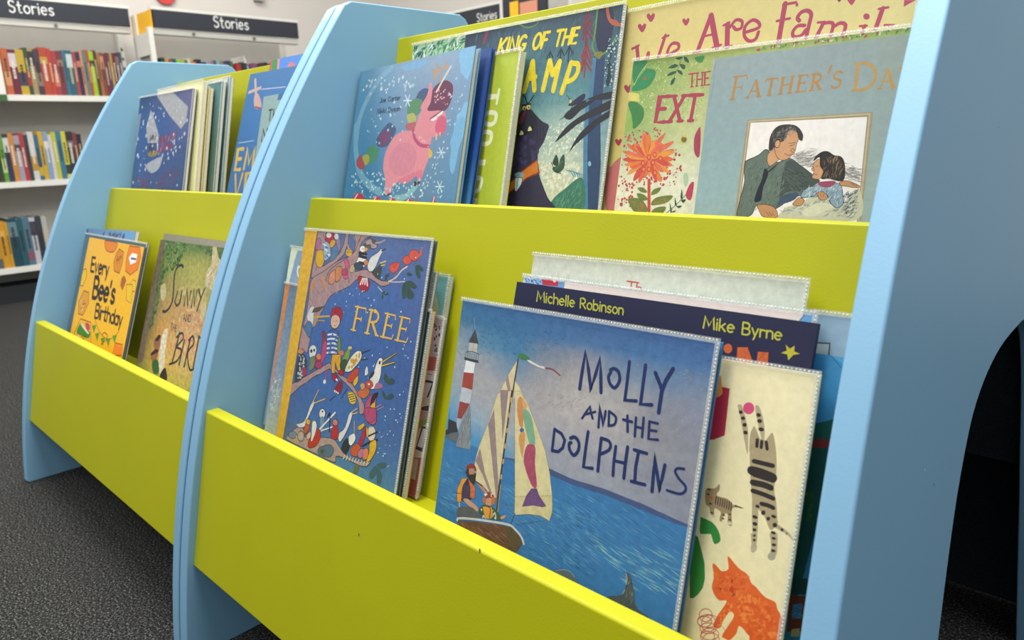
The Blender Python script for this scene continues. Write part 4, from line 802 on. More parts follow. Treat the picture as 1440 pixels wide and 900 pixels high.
picture_book('cat', 'picture_book', 'cream picture book with an orange cat and a reaching tabby, behind the boat book', (0.6202, 0.1289, 0.3080), (-0.27308, -0.02207, 0.00618), 0.1703, 0.2317, 0.0079, [
('G',[['ddd0a4','ddd0a4','dfd2a8','dfd2a8'],['ddd0a4','dccfa4','ddd0a4','ddd0a6'],['d9caa0','dacb9e','dacb9e','d9ca9e']],0.05),
('P','a82840',[99.6,210.3,105.8,210.2,107.2,174,98.5,168.8,93.6,167.6,87.5,206.7]),
('P','cf8a3c',[97,218.7,100.7,205.4,97.4,202,93.5,201.3,90.9,217.6]),
('C','a89878',[114.2,198.4,115.5,199.7,117.5,199,121.7,190.3,125.1,181.2,127.2,166.3,126.6,165.3,124,171.9,117.4,190.4]),
('C','a89878',[127.9,201,130.3,201.5,133.3,197.2,137,187.3,138.3,177.9,136.5,177.5,134,183.1,129.5,194.7]),
('E','c84870',[123,198.3,4.4,0.9,0.7,-4.4]),
('E','2e2624',[117.2,194.2,1.6,0,-0.1,-1.4]),
('E','2e2624',[119.8,190.1,1.7,0,-0.2,-1.4]),
('E','2e2624',[121.7,185.4,1.7,-0.1,-0.2,-1.5]),
('E','2e2624',[123.3,179.9,1.8,-0.1,-0.1,-1.5]),
('E','2e2624',[131.3,194.9,1.8,0,0,-1.5]),
('E','2e2624',[132.8,190.7,1.9,0.1,0,-1.5]),
('E','2e2624',[134.9,184.9,2.2,0.1,0,-1.5]),
('P','a89878',[128.1,166.6,127.1,176.2,128.8,186.5,131,184.3,134.8,178,139.4,177.7,143,184.2,145.1,182.1,148.3,171.4]),
('C','a3926f',[129,164.1,127.2,176.2,127.3,181.2,128.8,185.6,130,184.9,133.7,178.6,135.9,176.4,139.4,177.4,143,184.1,144.9,182,147.6,173.9,149.5,165.6,150.9,153.7,150.6,144.9,153.8,135.3,156.1,124.6,156.9,120.5,152.4,114.8,146.7,122.7,141.6,126.4,137.4,123.4,135.4,133.6,131.8,148.6]),
('R',['b8a888','8c7c60','bfb090'],51,120,[127.8,178.2,146.4,178.9,152.5,138.4,135.9,133.7],2.2,0.27,85,0.3),
('S','2e2624',2.55,[133.1,176.7,133.4,171.8]),
('S','2e2624',2.54,[136.7,176.2,136.8,171.8]),
('S','2e2624',2.52,[140.1,176.5,141.4,171.7]),
('S','2e2624',3.44,[132.8,160.5,140.1,160.6,147.4,160.7]),
('S','2e2624',6.9,[132,153.2,139.4,153.3,148.6,152.2]),
('S','2e2624',4.11,[134.2,151.1,143.4,150.8,149.3,150.6]),
('S','2e2624',4.58,[134.2,144.8,142.4,145.3,148.4,144.7]),
('S','2e2624',3.43,[135.1,138.8,143.4,138.5,151.2,137.6]),
('S','2e2624',3.17,[143.1,131.3,148.1,131.5,152.2,130.9]),
('D',['2e2624'],6,60,[131.9,154.1,149.1,155,149.1,148.8,133,149.9],0.45,0.81),
('C','a89878',[137,126,140.9,128,142.8,115.3,143.3,109.2,143.8,102.3,142.7,94.8,140.2,95.8,140.5,103,138,116.5]),
('P','a89878',[156.9,120.5,166.2,116.9,170.3,112.5,170.3,111.8,164.7,115.2,155.6,117.5]),
('E','2e2624',[140.5,128.6,1.6,-0.1,-0.2,-1.2]),
('E','2e2624',[139.7,120.4,2.1,-0.1,-0.2,-1.3]),
('E','2e2624',[140.5,115.5,1.9,-0.1,-0.3,-1.4]),
('E','2e2624',[140.7,111.1,1.5,-0.1,-0.3,-1.2]),
('E','2e2624',[145.4,125.3,1.6,-0.1,-0.3,-1.8]),
('E','2e2624',[149.7,122.2,1.4,-0.1,-0.3,-1.5]),
('E','2e2624',[153.4,124.9,1.9,-0.1,-0.2,-1.2]),
('E','2e2624',[155.1,119.1,1.7,-0.1,-0.3,-1.7]),
('E','2e2624',[160.7,117.4,1.1,-0.1,-0.2,-1.2]),
('E','2e2624',[164.5,115.5,0.6,0,-0.2,-0.7]),
('C','a89878',[152.4,112.1,157.5,113.7,159.2,103.9,159.2,98.7,157.3,94.1,154.2,93.9,153.2,96.2,154.9,100.7,153.7,107.3]),
('E','9c947e',[156.1,96.3,2.8,1,0.4,-2.8]),
('E','a8a08a',[142.2,98.2,2.4,0.8,0.4,-3.2]),
('P','a89878',[138.4,107.7,143.3,109.2,143.9,98.8,140.3,98.5]),
('E','2e2624',[141.3,107,1.1,0.4,0.1,-0.9]),
('E','2e2624',[141.7,103.7,1.1,0.3,0.1,-1]),
('E','2e2624',[155.7,109.5,1.6,0.1,-0.1,-1]),
('E','2e2624',[156.5,105,1.6,0.1,-0.1,-1.1]),
('E','2e2624',[156.6,100.7,1.7,0.1,-0.1,-1.1]),
('E','2e2624',[154.8,113.4,1.9,0,-0.1,-1.1]),
('E','2e2624',[164.4,115.6,0.7,0.2,0.1,-0.7]),
('S','b0a488',0.58,[164.6,115.6,170.3,112.9]),
('C','96805c',[98.9,130.7,105.2,132.4,108.5,136.5,109.3,132.6,107.9,127.6,116.8,127.4,122.2,124.3,130.8,124.2,121.6,121.5,123,109.2,119.7,109,118.6,116,115.8,115.2,114.7,109.3,112.6,110.5,112.7,116.1,107.5,117.3,107.9,111.9,104.8,112.3,103.1,116.9,99.7,118.8,98,126.7]),
('S','2e2624',0.85,[107.6,126.6,107.5,121]),
('S','2e2624',0.84,[109.4,126.4,109.4,120.8]),
('S','2e2624',0.84,[111.2,126.3,111.3,120.6]),
('S','2e2624',0.84,[113,126.2,113.2,120.5]),
('S','2e2624',0.83,[114.8,126.1,115.1,120.3]),
('S','2e2624',0.83,[116.6,125.9,117,120.1]),
('S','2e2624',0.83,[118.4,125.8,118.9,119.9]),
('S','2e2624',0.83,[120.1,125.7,120.7,119.7]),
('E','2e2624',[101,130.3,1.3,-0.1,-0.1,-0.6]),
('E','2e2624',[100.6,126.5,1.3,-0.1,-0.2,-0.6]),
('E','2e2624',[103.6,119.9,1.4,-0.1,-0.1,-0.6]),
('E','2e2624',[105.6,113.5,1.3,0,-0.1,-0.6]),
('E','2e2624',[115.4,114.6,1.3,-0.1,-0.1,-0.6]),
('E','2e2624',[115.3,111.8,1.3,0,-0.1,-0.5]),
('E','2e2624',[120.3,116.5,1.2,0,-0.1,-0.5]),
('E','2e2624',[120.9,112.6,1.2,-0.1,-0.1,-0.6]),
('E','2e2624',[124.1,124.2,1.3,-0.1,-0.1,-0.6]),
('E','2e2624',[126,124.1,1.3,-0.1,-0.1,-0.5]),
('E','2e2624',[127.9,124,1.3,0,-0.1,-0.5]),
('E','c0603c',[103.4,124.5,1.4,0.3,0.3,-1.6]),
('E','c8bfa8',[121,109.9,1.7,0.5,0.2,-1.2]),
('E','c8bfa8',[107.7,111.3,1.5,0.5,0.1,-1]),
('P','2c7c34',[96.9,107.6,102,107.3,107.2,106.6,113.1,100.6,113.8,99.4,98.9,94.7]),
('C','2c7c34',[98.8,95.1,105.8,99.2,110.7,91.5,113.5,91.9,115.8,95,114.2,100,110.5,104.4,106.2,106.3,98.3,105.2]),
('P','2f7a30',[89.7,94.1,97.3,91.8,101.2,83.7,105.7,74.1,107.8,62.7,107.2,55.1,104.1,48.8,100.8,44.7,97.7,43.5]),
('C','cf5a24',[114.4,58.6,114.8,67.1,112.5,73.7,113.1,76.4,117.2,74.4,120.4,72.9,125.2,76.3,123.5,83.9,124.5,85.3,132.8,79.8,140.2,77.5,144.2,72.3,147.2,71.2,151.2,68.7,156.1,66.1,163.3,65.4,165.7,61.1,170.3,54.9,170.3,42.7,170.3,33,150.1,21.4,148.3,33.1,140,38.6,138.3,31.6,134.4,25.5,129.2,25.1,128,26.9,134.6,43.1,131.3,45.9,127.6,39,125.7,31.9,123.1,29.9,119.9,30.4,121.8,38.5,127.5,52.1,121.8,50.9,117.5,53.3]),
('R',['c95222','d56a2c','d2622a','c44c20'],52,110,[114.9,69.9,139.9,76.1,143.5,64.9,117.2,55.1],5.6,2.42,30,0.6),
('R',['c95222','d87234','d2622a','c85020','db7c38'],53,150,[131.9,60.6,156.3,64.5,170.3,41.3,148.3,33.1],6.3,3.07,50,0.8),
('R',['c8501f','dc7a34'],54,24,[129.4,52.4,133.2,52.1,124.7,32.3,121.6,32.9],3.6,1.81,60,0.4),
('P','dacb9e',[134.6,43.1,131.3,45.9,127.5,36.2,130.3,33.7]),
('P','dacb9e',[140,38.6,148.6,34.1,149.5,22.1,134.5,25.1,138.3,31.6]),
('C','b83818',[128,61.4,130.8,65.1,131.9,60.6,130.1,60.3]),
('S','601c10',0.45,[131.4,60.9,132.2,58.9,131,57.5]),
('S','601c10',0.45,[133.1,62,133,59.7,131.8,58.3]),
('E','4a1408',[121.3,59.5,0.6,0.3,0.1,-0.7]),
('E','4a1408',[129.4,68.5,0.6,0.2,0.1,-0.7]),
('S','b4504c',0.57,[117.9,37.9,117.6,35.2,116,32.7,113.5,31,110.8,30.6,108.6,31.6,107.5,33.8,107.8,36.4,109.5,39,112,40.6,114.7,41,116.8,40,117.9,37.9]),
('S','b4504c',0.57,[123.7,35.6,122.9,32.8,120.2,29.8,116,27.5,111.7,26.4,108.3,26.8,106.7,28.8,107.5,31.7,110.4,34.7,114.5,37,118.9,38,122.2,37.5,123.7,35.6]),
('S','b4504c',0.57,[118.2,32.9,117.7,30.7,115.9,28.4,113.1,26.7,110.2,26.1,107.9,26.7,106.8,28.4,107.3,30.6,109.1,32.9,111.9,34.6,114.8,35.2,117.1,34.6,118.2,32.9]),
('S','b4504c',0.57,[122.6,29.7,122.1,27.4,119.9,25,116.7,23.1,113.3,22.3,110.7,22.7,109.5,24.3,110.1,26.6,112.3,29.1,115.5,30.9,118.9,31.7,121.5,31.3,122.6,29.7]),
('S','b4504c',0.56,[125.2,26.2,124.6,23.6,122.3,21,118.9,18.9,115.3,18.1,112.4,18.6,111.1,20.3,111.7,22.9,114.1,25.6,117.5,27.6,121.1,28.4,123.9,27.9,125.2,26.2]),
('S','b4504c',0.56,[122.2,23.1,121.7,20.8,119.9,18.6,117.2,16.9,114.3,16.2,112,16.8,110.9,18.4,111.4,20.7,113.2,23,116,24.7,118.9,25.3,121.1,24.7,122.2,23.1]),
('S','b4504c',0.56,[121.6,32.9,121.4,29.6,119.7,26.6,117,24.6,114,24.3,111.6,25.6,110.4,28.4,110.6,31.8,112.4,34.8,115.1,36.8,118,37.1,120.4,35.7,121.6,32.9]),
('S','b4504c',0.56,[126.3,22.1,125.8,19.1,123.7,16.2,120.6,14.2,117.2,13.5,114.5,14.3,113.2,16.6,113.7,19.6,115.8,22.5,119,24.5,122.4,25.2,125,24.3,126.3,22.1]),
('S','b06058',0.45,[126.1,32.9,128.7,31.7,130,29.1])
], bm_('d8ca9c'), 1, 1, 1.08)
picture_book('star', 'picture_book', 'dark navy book with yellow lettering and a yellow star, behind the boat book', (0.4717, 0.1404, 0.3087), (-0.28226, -0.00161, 0.00047), 0.3029, 0.2673, 0.0049, [
('G',[['20224a','20224a'],['20204a','1e1e48']],0.03),
('L','d8d640',1.5,[30.2,251,30,260.9,34.8,253.5,37.7,260.8,40.1,251]),
('L','d8d640',1.49,[42.4,251,41.6,257.2]),
('L','d8d640',1.49,[41.3,259.4,41.3,259.8]),
('L','d8d640',1.48,[48.9,256.5,47.5,257.2,46.1,257.1,45,256.3,44.5,254.9,44.7,253.3,45.6,252,46.9,251.2,48.3,251.1,49.5,251.7]),
('L','d8d640',1.47,[51.9,251,50.6,260.7]),
('L','d8d640',1.46,[51.4,254.9,51.4,255.3,51.8,256.3,52.8,257,54,257.2,55.3,256.8,56.3,256,56.8,254.9,57.3,251]),
('L','d8d640',1.45,[59,254.3,64.2,254.3,64.3,254.3,63.6,255.9,62.3,256.9,60.9,257.1,59.6,256.5,58.8,255.3,58.9,253.7,59.6,252.2,60.9,251.2,62.4,251.1,63.7,251.7]),
('L','d8d640',1.43,[67,251,65.8,260.6]),
('L','d8d640',1.43,[69.6,251,68.4,260.5]),
('L','d8d640',1.42,[71.7,254.3,76.7,254.2,76.8,254.3,76.2,255.8,74.9,256.8,73.5,257.1,72.2,256.5,71.5,255.2,71.5,253.6,72.3,252.2,73.6,251.2,75,251.1,76.2,251.7]),
('L','d8d640',1.39,[84.6,251.1,83.4,260.4,86,260.4,86,260.4,87.4,260.1,88.5,259.5,89.2,258.5,89.3,257.4,88.9,256.4,87.9,255.8,86.6,255.5,84,255.5]),
('L','d8d640',1.38,[86.4,255.5,90.8,251.1]),
('L','d8d640',1.37,[94.6,257,93.3,256.7,92.5,255.7,92.2,254.4,92.5,253,93.4,251.8,94.7,251.1,96,251.1,97,251.8,97.6,253,97.6,254.4,97,255.7,95.9,256.6,94.6,257]),
('L','d8d640',1.36,[98.6,260.3,99.8,251.1]),
('L','d8d640',1.35,[99.4,254,99.5,255.4,100.3,256.4,101.4,256.9,102.7,256.8,103.9,256,104.6,254.7,104.8,253.3,104.3,252.1,103.4,251.3,102.1,251.1,100.9,251.6,99.9,252.6,99.4,254]),
('L','d8d640',1.35,[107.2,251.1,106.5,256.9]),
('L','d8d640',1.35,[106.2,258.9,106.2,259.3]),
('L','d8d640',1.35,[109.3,251.1,108.6,256.9]),
('L','d8d640',1.34,[108.8,254.7,108.8,255.1,109.2,256.1,110,256.7,111.2,256.9,112.3,256.5,113.2,255.8,113.6,254.7,114.1,251.1]),
('L','d8d640',1.33,[118.9,256.2,117.9,256.8,116.8,256.8,115.9,256.4,115.6,255.5,116,254.6,117,254.1,117.7,254,118.9,253.5,119.6,252.6,119.3,251.7,118.3,251.1,117,251.2,115.9,251.8]),
('L','d8d640',1.31,[123.4,256.9,122.2,256.5,121.4,255.6,121.2,254.3,121.5,253,122.3,251.8,123.5,251.2,124.7,251.2,125.7,251.8,126.3,252.9,126.3,254.3,125.7,255.6,124.6,256.5,123.4,256.9]),
('L','d8d640',1.31,[128.3,251.1,127.6,256.8]),
('L','d8d640',1.3,[127.9,254.7,127.9,255.1,128.2,256,129,256.6,130.1,256.8,131.2,256.5,132.1,255.7,132.5,254.7,132.9,251.1]),
('L','d8d640',1.41,[212.4,250.9,212.6,260.5,217,253.3,220.1,260.4,222,250.9]),
('L','d8d640',1.39,[224.3,250.9,223.7,257]),
('L','d8d640',1.39,[223.5,259,223.5,259.4]),
('L','d8d640',1.39,[226.5,250.9,225.7,260.3]),
('L','d8d640',1.39,[230.6,256.9,226.6,253.4]),
('L','d8d640',1.38,[227.8,254.3,231.6,250.9]),
('L','d8d640',1.37,[233.4,254.1,238.5,254.1,238.6,254.2,238,255.6,236.8,256.6,235.4,256.9,234.1,256.3,233.3,255.1,233.3,253.5,234,252,235.2,251.1,236.6,251,237.9,251.6]),
('L','d8d640',1.34,[246.2,250.9,245.5,260.2]),
('L','d8d640',1.33,[245.5,260.2,248.5,260.1,248.5,260.1,249.6,259.9,250.6,259.3,251.2,258.4,251.3,257.4,250.8,256.5,250,255.9,248.9,255.7,245.8,255.7]),
('L','d8d640',1.33,[245.8,255.7,249.1,255.7,249.1,255.7,250.4,255.5,251.4,254.8,252.1,253.8,252.1,252.8,251.7,251.8,250.7,251.2,249.5,250.9,246.2,250.9]),
('L','d8d640',1.32,[253.5,256.8,256.5,251.4]),
('L','d8d640',1.32,[258.5,256.8,255.9,248.2]),
('L','d8d640',1.31,[260.8,250.9,260.3,256.8]),
('L','d8d640',1.3,[260.5,254.2,260.5,254.9,260.9,255.9,261.8,256.4,263,256.5,264.2,256.1]),
('L','d8d640',1.29,[266,251,265.5,256.7]),
('L','d8d640',1.29,[265.7,254.6,265.7,254.9,266.1,255.9,267,256.5,268.1,256.7,269.3,256.3,270.1,255.6,270.5,254.5,270.8,251]),
('L','d8d640',1.28,[272.5,254,277.1,254,277.2,254.1,276.7,255.5,275.6,256.4,274.3,256.7,273.1,256.1,272.4,254.9,272.3,253.4,273,252,274.1,251.2,275.4,251,276.6,251.6]),
('P','d8cc38',[281.6,248.3,285.3,245.8,288.4,248.6,288.8,244.4,293.4,243.3,288.5,241.7,285.5,237.1,284.1,241.3,279.2,241.6,283.3,244.2]),
('E','df6a34',[236.5,237.9,3.6,0.6,0.7,-3.8]),
('P','df6a34',[244.1,240.2,252.4,241.6,259.9,228.8,248.1,226.6,245.3,230.2]),
('P','df6a34',[261.2,239.5,269.6,240.4,270.8,228.8,261.8,227.1]),
('S','4a3020',0.4,[263.6,234.4,266.8,240,267.4,242]),
('R',['c8502c','e88044'],61,26,[244.8,239.3,252.1,240.5,255.5,233,246.2,231.4],4.1,0.52,-60,0.15),
('R',['c8502c','e88044'],62,20,[261.8,238.6,268.9,239.3,269.6,232.5,262,232.1],4,0.5,60,0.15),
('P','df6a34',[213.3,239.4,224.8,239.6,227.1,220.8,216.7,221])
], bm_('20224a'), 0, 1, 0.6)
picture_book('bubble', 'picture_book', 'pale blue book with a big white speech bubble, just behind the navy star book', (0.4726, 0.1483, 0.3078), (-0.28226, -0.00091, 0.00026), 0.2956, 0.2728, 0.0030, [
('G',[['6a98c8','6a9ccc'],['6a98c8','6a9ccc']],0.05),
('R',['dfe6ee','3a6090','9ab8d8'],63,60,[0,272.8,24.4,272.8,26.1,266.4,0,266.6],8.8,1.23,-35,0.4),
('P','b83040',[24.7,272.8,45.9,272.8,46.2,267.1,26.1,266.4]),
('E','e8d8d8',[40.9,271.7,1.7,0.1,0.3,-1.3]),
('P','c83848',[26.3,272.8,35.9,272.8,36.3,272.8,26.7,272.8]),
('P','e2d3cb',[54.1,272.8,209.7,272.8,212.6,257.9,53.8,253.4]),
('S','3a4a70',0.71,[52.2,272.8,97.8,272.8,146.6,272.8,190.8,272.8]),
('P','e2d3cb',[183.5,272,241.1,272.8,282.3,272.8,286.9,272.8,286.4,270,283.7,265.7,185.8,259.7]),
('S','38445c',0.58,[286.9,272.8,286.8,270.5,284.7,267])
], bm_('6a98c8'), 1, 1, 1.05)
picture_book('plain', 'picture_book', 'plain grey-cream book with red letters, tallest at the back behind the navy book', (0.4772, 0.1544, 0.3076), (-0.28226, -0.00425, 0.00123), 0.2799, 0.2944, 0.0030, [
('G',[['bdbfae','c2c4b2','c4c6b4','bfc2b0'],['b8bcaa','c0c2b0','c2c4b2','bcc0ae']],0.1),
('L','b8383c',1.31,[118.6,278.6,126.2,278.5]),
('L','b8383c',1.32,[122.4,278.5,122.8,268]),
('L','b8383c',1.06,[116.9,278.6,120.3,278.6]),
('L','b8383c',1.05,[124.5,278.5,127.9,278.5]),
('L','b8383c',1.05,[120.7,278.6,124.1,278.5]),
('L','b8383c',1.05,[121.1,268,124.5,268]),
('L','b8383c',1.31,[128.8,268,128.4,278.5]),
('L','b8383c',1.3,[128.6,272.2,128.7,272.6,129.2,273.7,130.3,274.5,131.7,274.7,133.1,274.2,134,273.3,134.4,272.1,134.6,268]),
('L','b8383c',1.04,[127.1,268,130.5,268]),
('L','b8383c',1.04,[126.7,278.5,130.1,278.4])
], bm_('bdbfae'), 1, 0, 1)
picture_book('haze', 'picture_book', 'misty grey-blue book with a thin black frame, at the right end of the lower tray', (0.6406, 0.1659, 0.3076), (-0.28227, -0.00734, 0.00213), 0.1530, 0.2694, 0.0070, [
('G',[['8aa4b8','8ea8bc'],['9cb0bc','92aaba'],['88a0b4','8aa4b8']],0.06),
('P','a8b4b4',[122.8,245.7,136.5,247.2,138,234.5,125,232.2]),
('L','20282c',0.95,[122.7,246.4,136.9,247.8,138,234.5])
], bm_('8aa4b8'), 1, 0, 1)
picture_book('island', 'picture_book', 'bright blue and dark green book tucked behind the cat book at the right end', (0.6487, 0.1601, 0.3076), (-0.28226, -0.00461, 0.00134), 0.1475, 0.2410, 0.0030, [
('G',[['2c6c9c','3a88b8'],['2a6a98','2f7cae'],['2c7098','3080a8']],0.06),
('P','4a98c4',[121.5,241,132.1,241,147.5,233.5,147.3,241]),
('S','2c5878',0.61,[132.1,241,141.7,233.1,146.4,228.7]),
('C','125048',[124.8,185.6,131.2,189.8,140.8,194.7,147.5,198.3,147.5,134.5,134.6,126.8]),
('P','7c2c28',[121.1,175.2,141.5,180.2,141.7,173.6,122.1,169]),
('P','0f4a44',[122.2,168.6,141.7,173.4,142.4,111.4,135.7,34.9,124.1,103.4]),
('D',['2c5c20','1c5430'],64,14,[131.2,136.6,136.2,138.1,138.8,117.4,133.8,115.7],1.05,1.93),
('P','6c3028',[131.6,58.7,143.6,62.6,143.5,52.6,144.5,36,134.4,31.6]),
('P','3c78a8',[135.3,52.9,141.9,56.5,142.9,45.2,136.2,42.4]),
('R',['6ca4c8','24506c'],65,16,[135.9,52.3,141.6,55.5,142.8,46.1,136.5,43.4],5.3,0.53,10,0.15),
('P','14403c',[129.6,70.7,143.1,75.8,143.4,63.4,131.5,59.6]),
('P','b8a078',[137.5,34.8,143.2,38.1,143.4,31.9,137.5,29.3])
], bm_('2c6c9c'), 0, 0, 1)
picture_book('orange_spine', 'picture_book', 'grey-blue book with an orange spine strip, directly behind the boy and birds book', (0.0243, 0.1434, 0.3078), (-0.28226, -0.00438, 0.00127), 0.3233, 0.2192, 0.0057, [
('G',[['6f8098','4a6068','4a6468'],['8494a8','586c70','4a6468'],['a8b0a4','707c74','56685c']],0.15),
('P','d8823c',[0,219.2,11.5,219.2,3.5,78.8,0,55.8,0,54.7]),
('R',['c8c8b8','e0dcc8','788088'],66,60,[4.5,84.1,28,95.3,24.8,37,2.6,32.1],9.4,1.17,60,0.6)
], bm_('d8823c'), 1, 0, 1)
picture_book('cream_spine', 'picture_book', 'blue book with a cream left edge behind the boy and birds book', (0.0035, 0.1543, 0.3143), (-0.28232, 0.02005, -0.00581), 0.3233, 0.2626, 0.0049, [
('G',[['8aa0b8','7c94b4','6a88a8'],['7890b4','7c94b4','6a88a8']],0.08),
('P','dadcc0',[0,262.6,59.8,262.6,59.8,261.8,17.8,258.6,14.2,243.6,9,212,0.2,196.9]),
('E','e4dfc0',[30.4,230,5.6,0.6,2.6,-8.6]),
('E','8096b4',[31.7,230.1,2.8,0.4,1.7,-5.5])
], bm_('8098b4'), 1, 0, 1)
picture_book('phone', 'picture_book', 'pink and white book with drawings of phones, at the right behind the birds book', (0.1409, 0.1605, 0.3073), (-0.28226, -0.00139, 0.00040), 0.2107, 0.2101, 0.0033, [
('G',[['b4aeb4','b0aab0'],['b8a8a8','b89c9c'],['b87c78','b47470']],0.06),
('P','c4bec2',[188.1,197,210.7,197.2,210.7,168.2,190.8,167.6]),
('D',['54485c','6c6070'],67,20,[190.5,204.8,204.5,204.9,207.9,166.8,193.9,166.3],1.13,2.03),
('P','c0b4b0',[188.5,201.2,192.8,201.1,201.2,165.7,190.9,163.9]),
('P','b46864',[189.2,162.2,210.7,165.1,210.7,148.6,186.5,146.4]),
('P','d4cfca',[186.7,145.7,210.7,149.4,210.7,102.5,189.5,97.8]),
('P','3c3c48',[191.1,136,208,136.6,201.6,110.3,186.3,111.2]),
('P','cfcfd4',[194.4,133.2,205.5,134,199,113.9,189.5,114]),
('S','504c50',0.67,[194.9,143,203.1,143.9]),
('P','c8c0b8',[188,113,210.7,119.4,210.7,102.9,187.4,97.4]),
('P','54505c',[190.6,102.3,206.2,108.5,206.8,101.7,193.3,100.1]),
('P','8a9c5c',[190,86.7,210.7,93.9,210.7,85.7,190.6,74.9]),
('P','cfc8bc',[190.6,74.9,210.7,90,210.7,48.6,190.6,43.3]),
('P','4c4854',[199.6,82.7,210.7,83.4,207.5,54.1,194.5,54.2]),
('P','d8d8dc',[201.9,80.5,208.5,81.1,205.8,58.5,196.8,58.2]),
('P','a8605c',[186,39.2,210.7,48.6,210.7,2.5,186.6,0]),
('P','bcb4ae',[189.9,41.7,202.3,44.3,202.8,20,189.8,19.1])
], bm_('b8a8a8'), 1, 0, 1)
picture_book('teal', 'picture_book', 'pale teal book at the very back of the stack behind the birds book', (0.0279, 0.1671, 0.3076), (-0.28226, -0.00307, 0.00089), 0.3146, 0.2555, 0.0070, [
('G',[['7ca0a4','6c9c9c','7cb4b0'],['7ca0a4','6c9c9c','8cb8ac']],0.06),
('C','c8c48c',[286.6,232.2,292.6,234.3,300.6,222.6,302.5,210.2,290.3,207.2])
], bm_('6c9c9c'), 1, 0, 1)
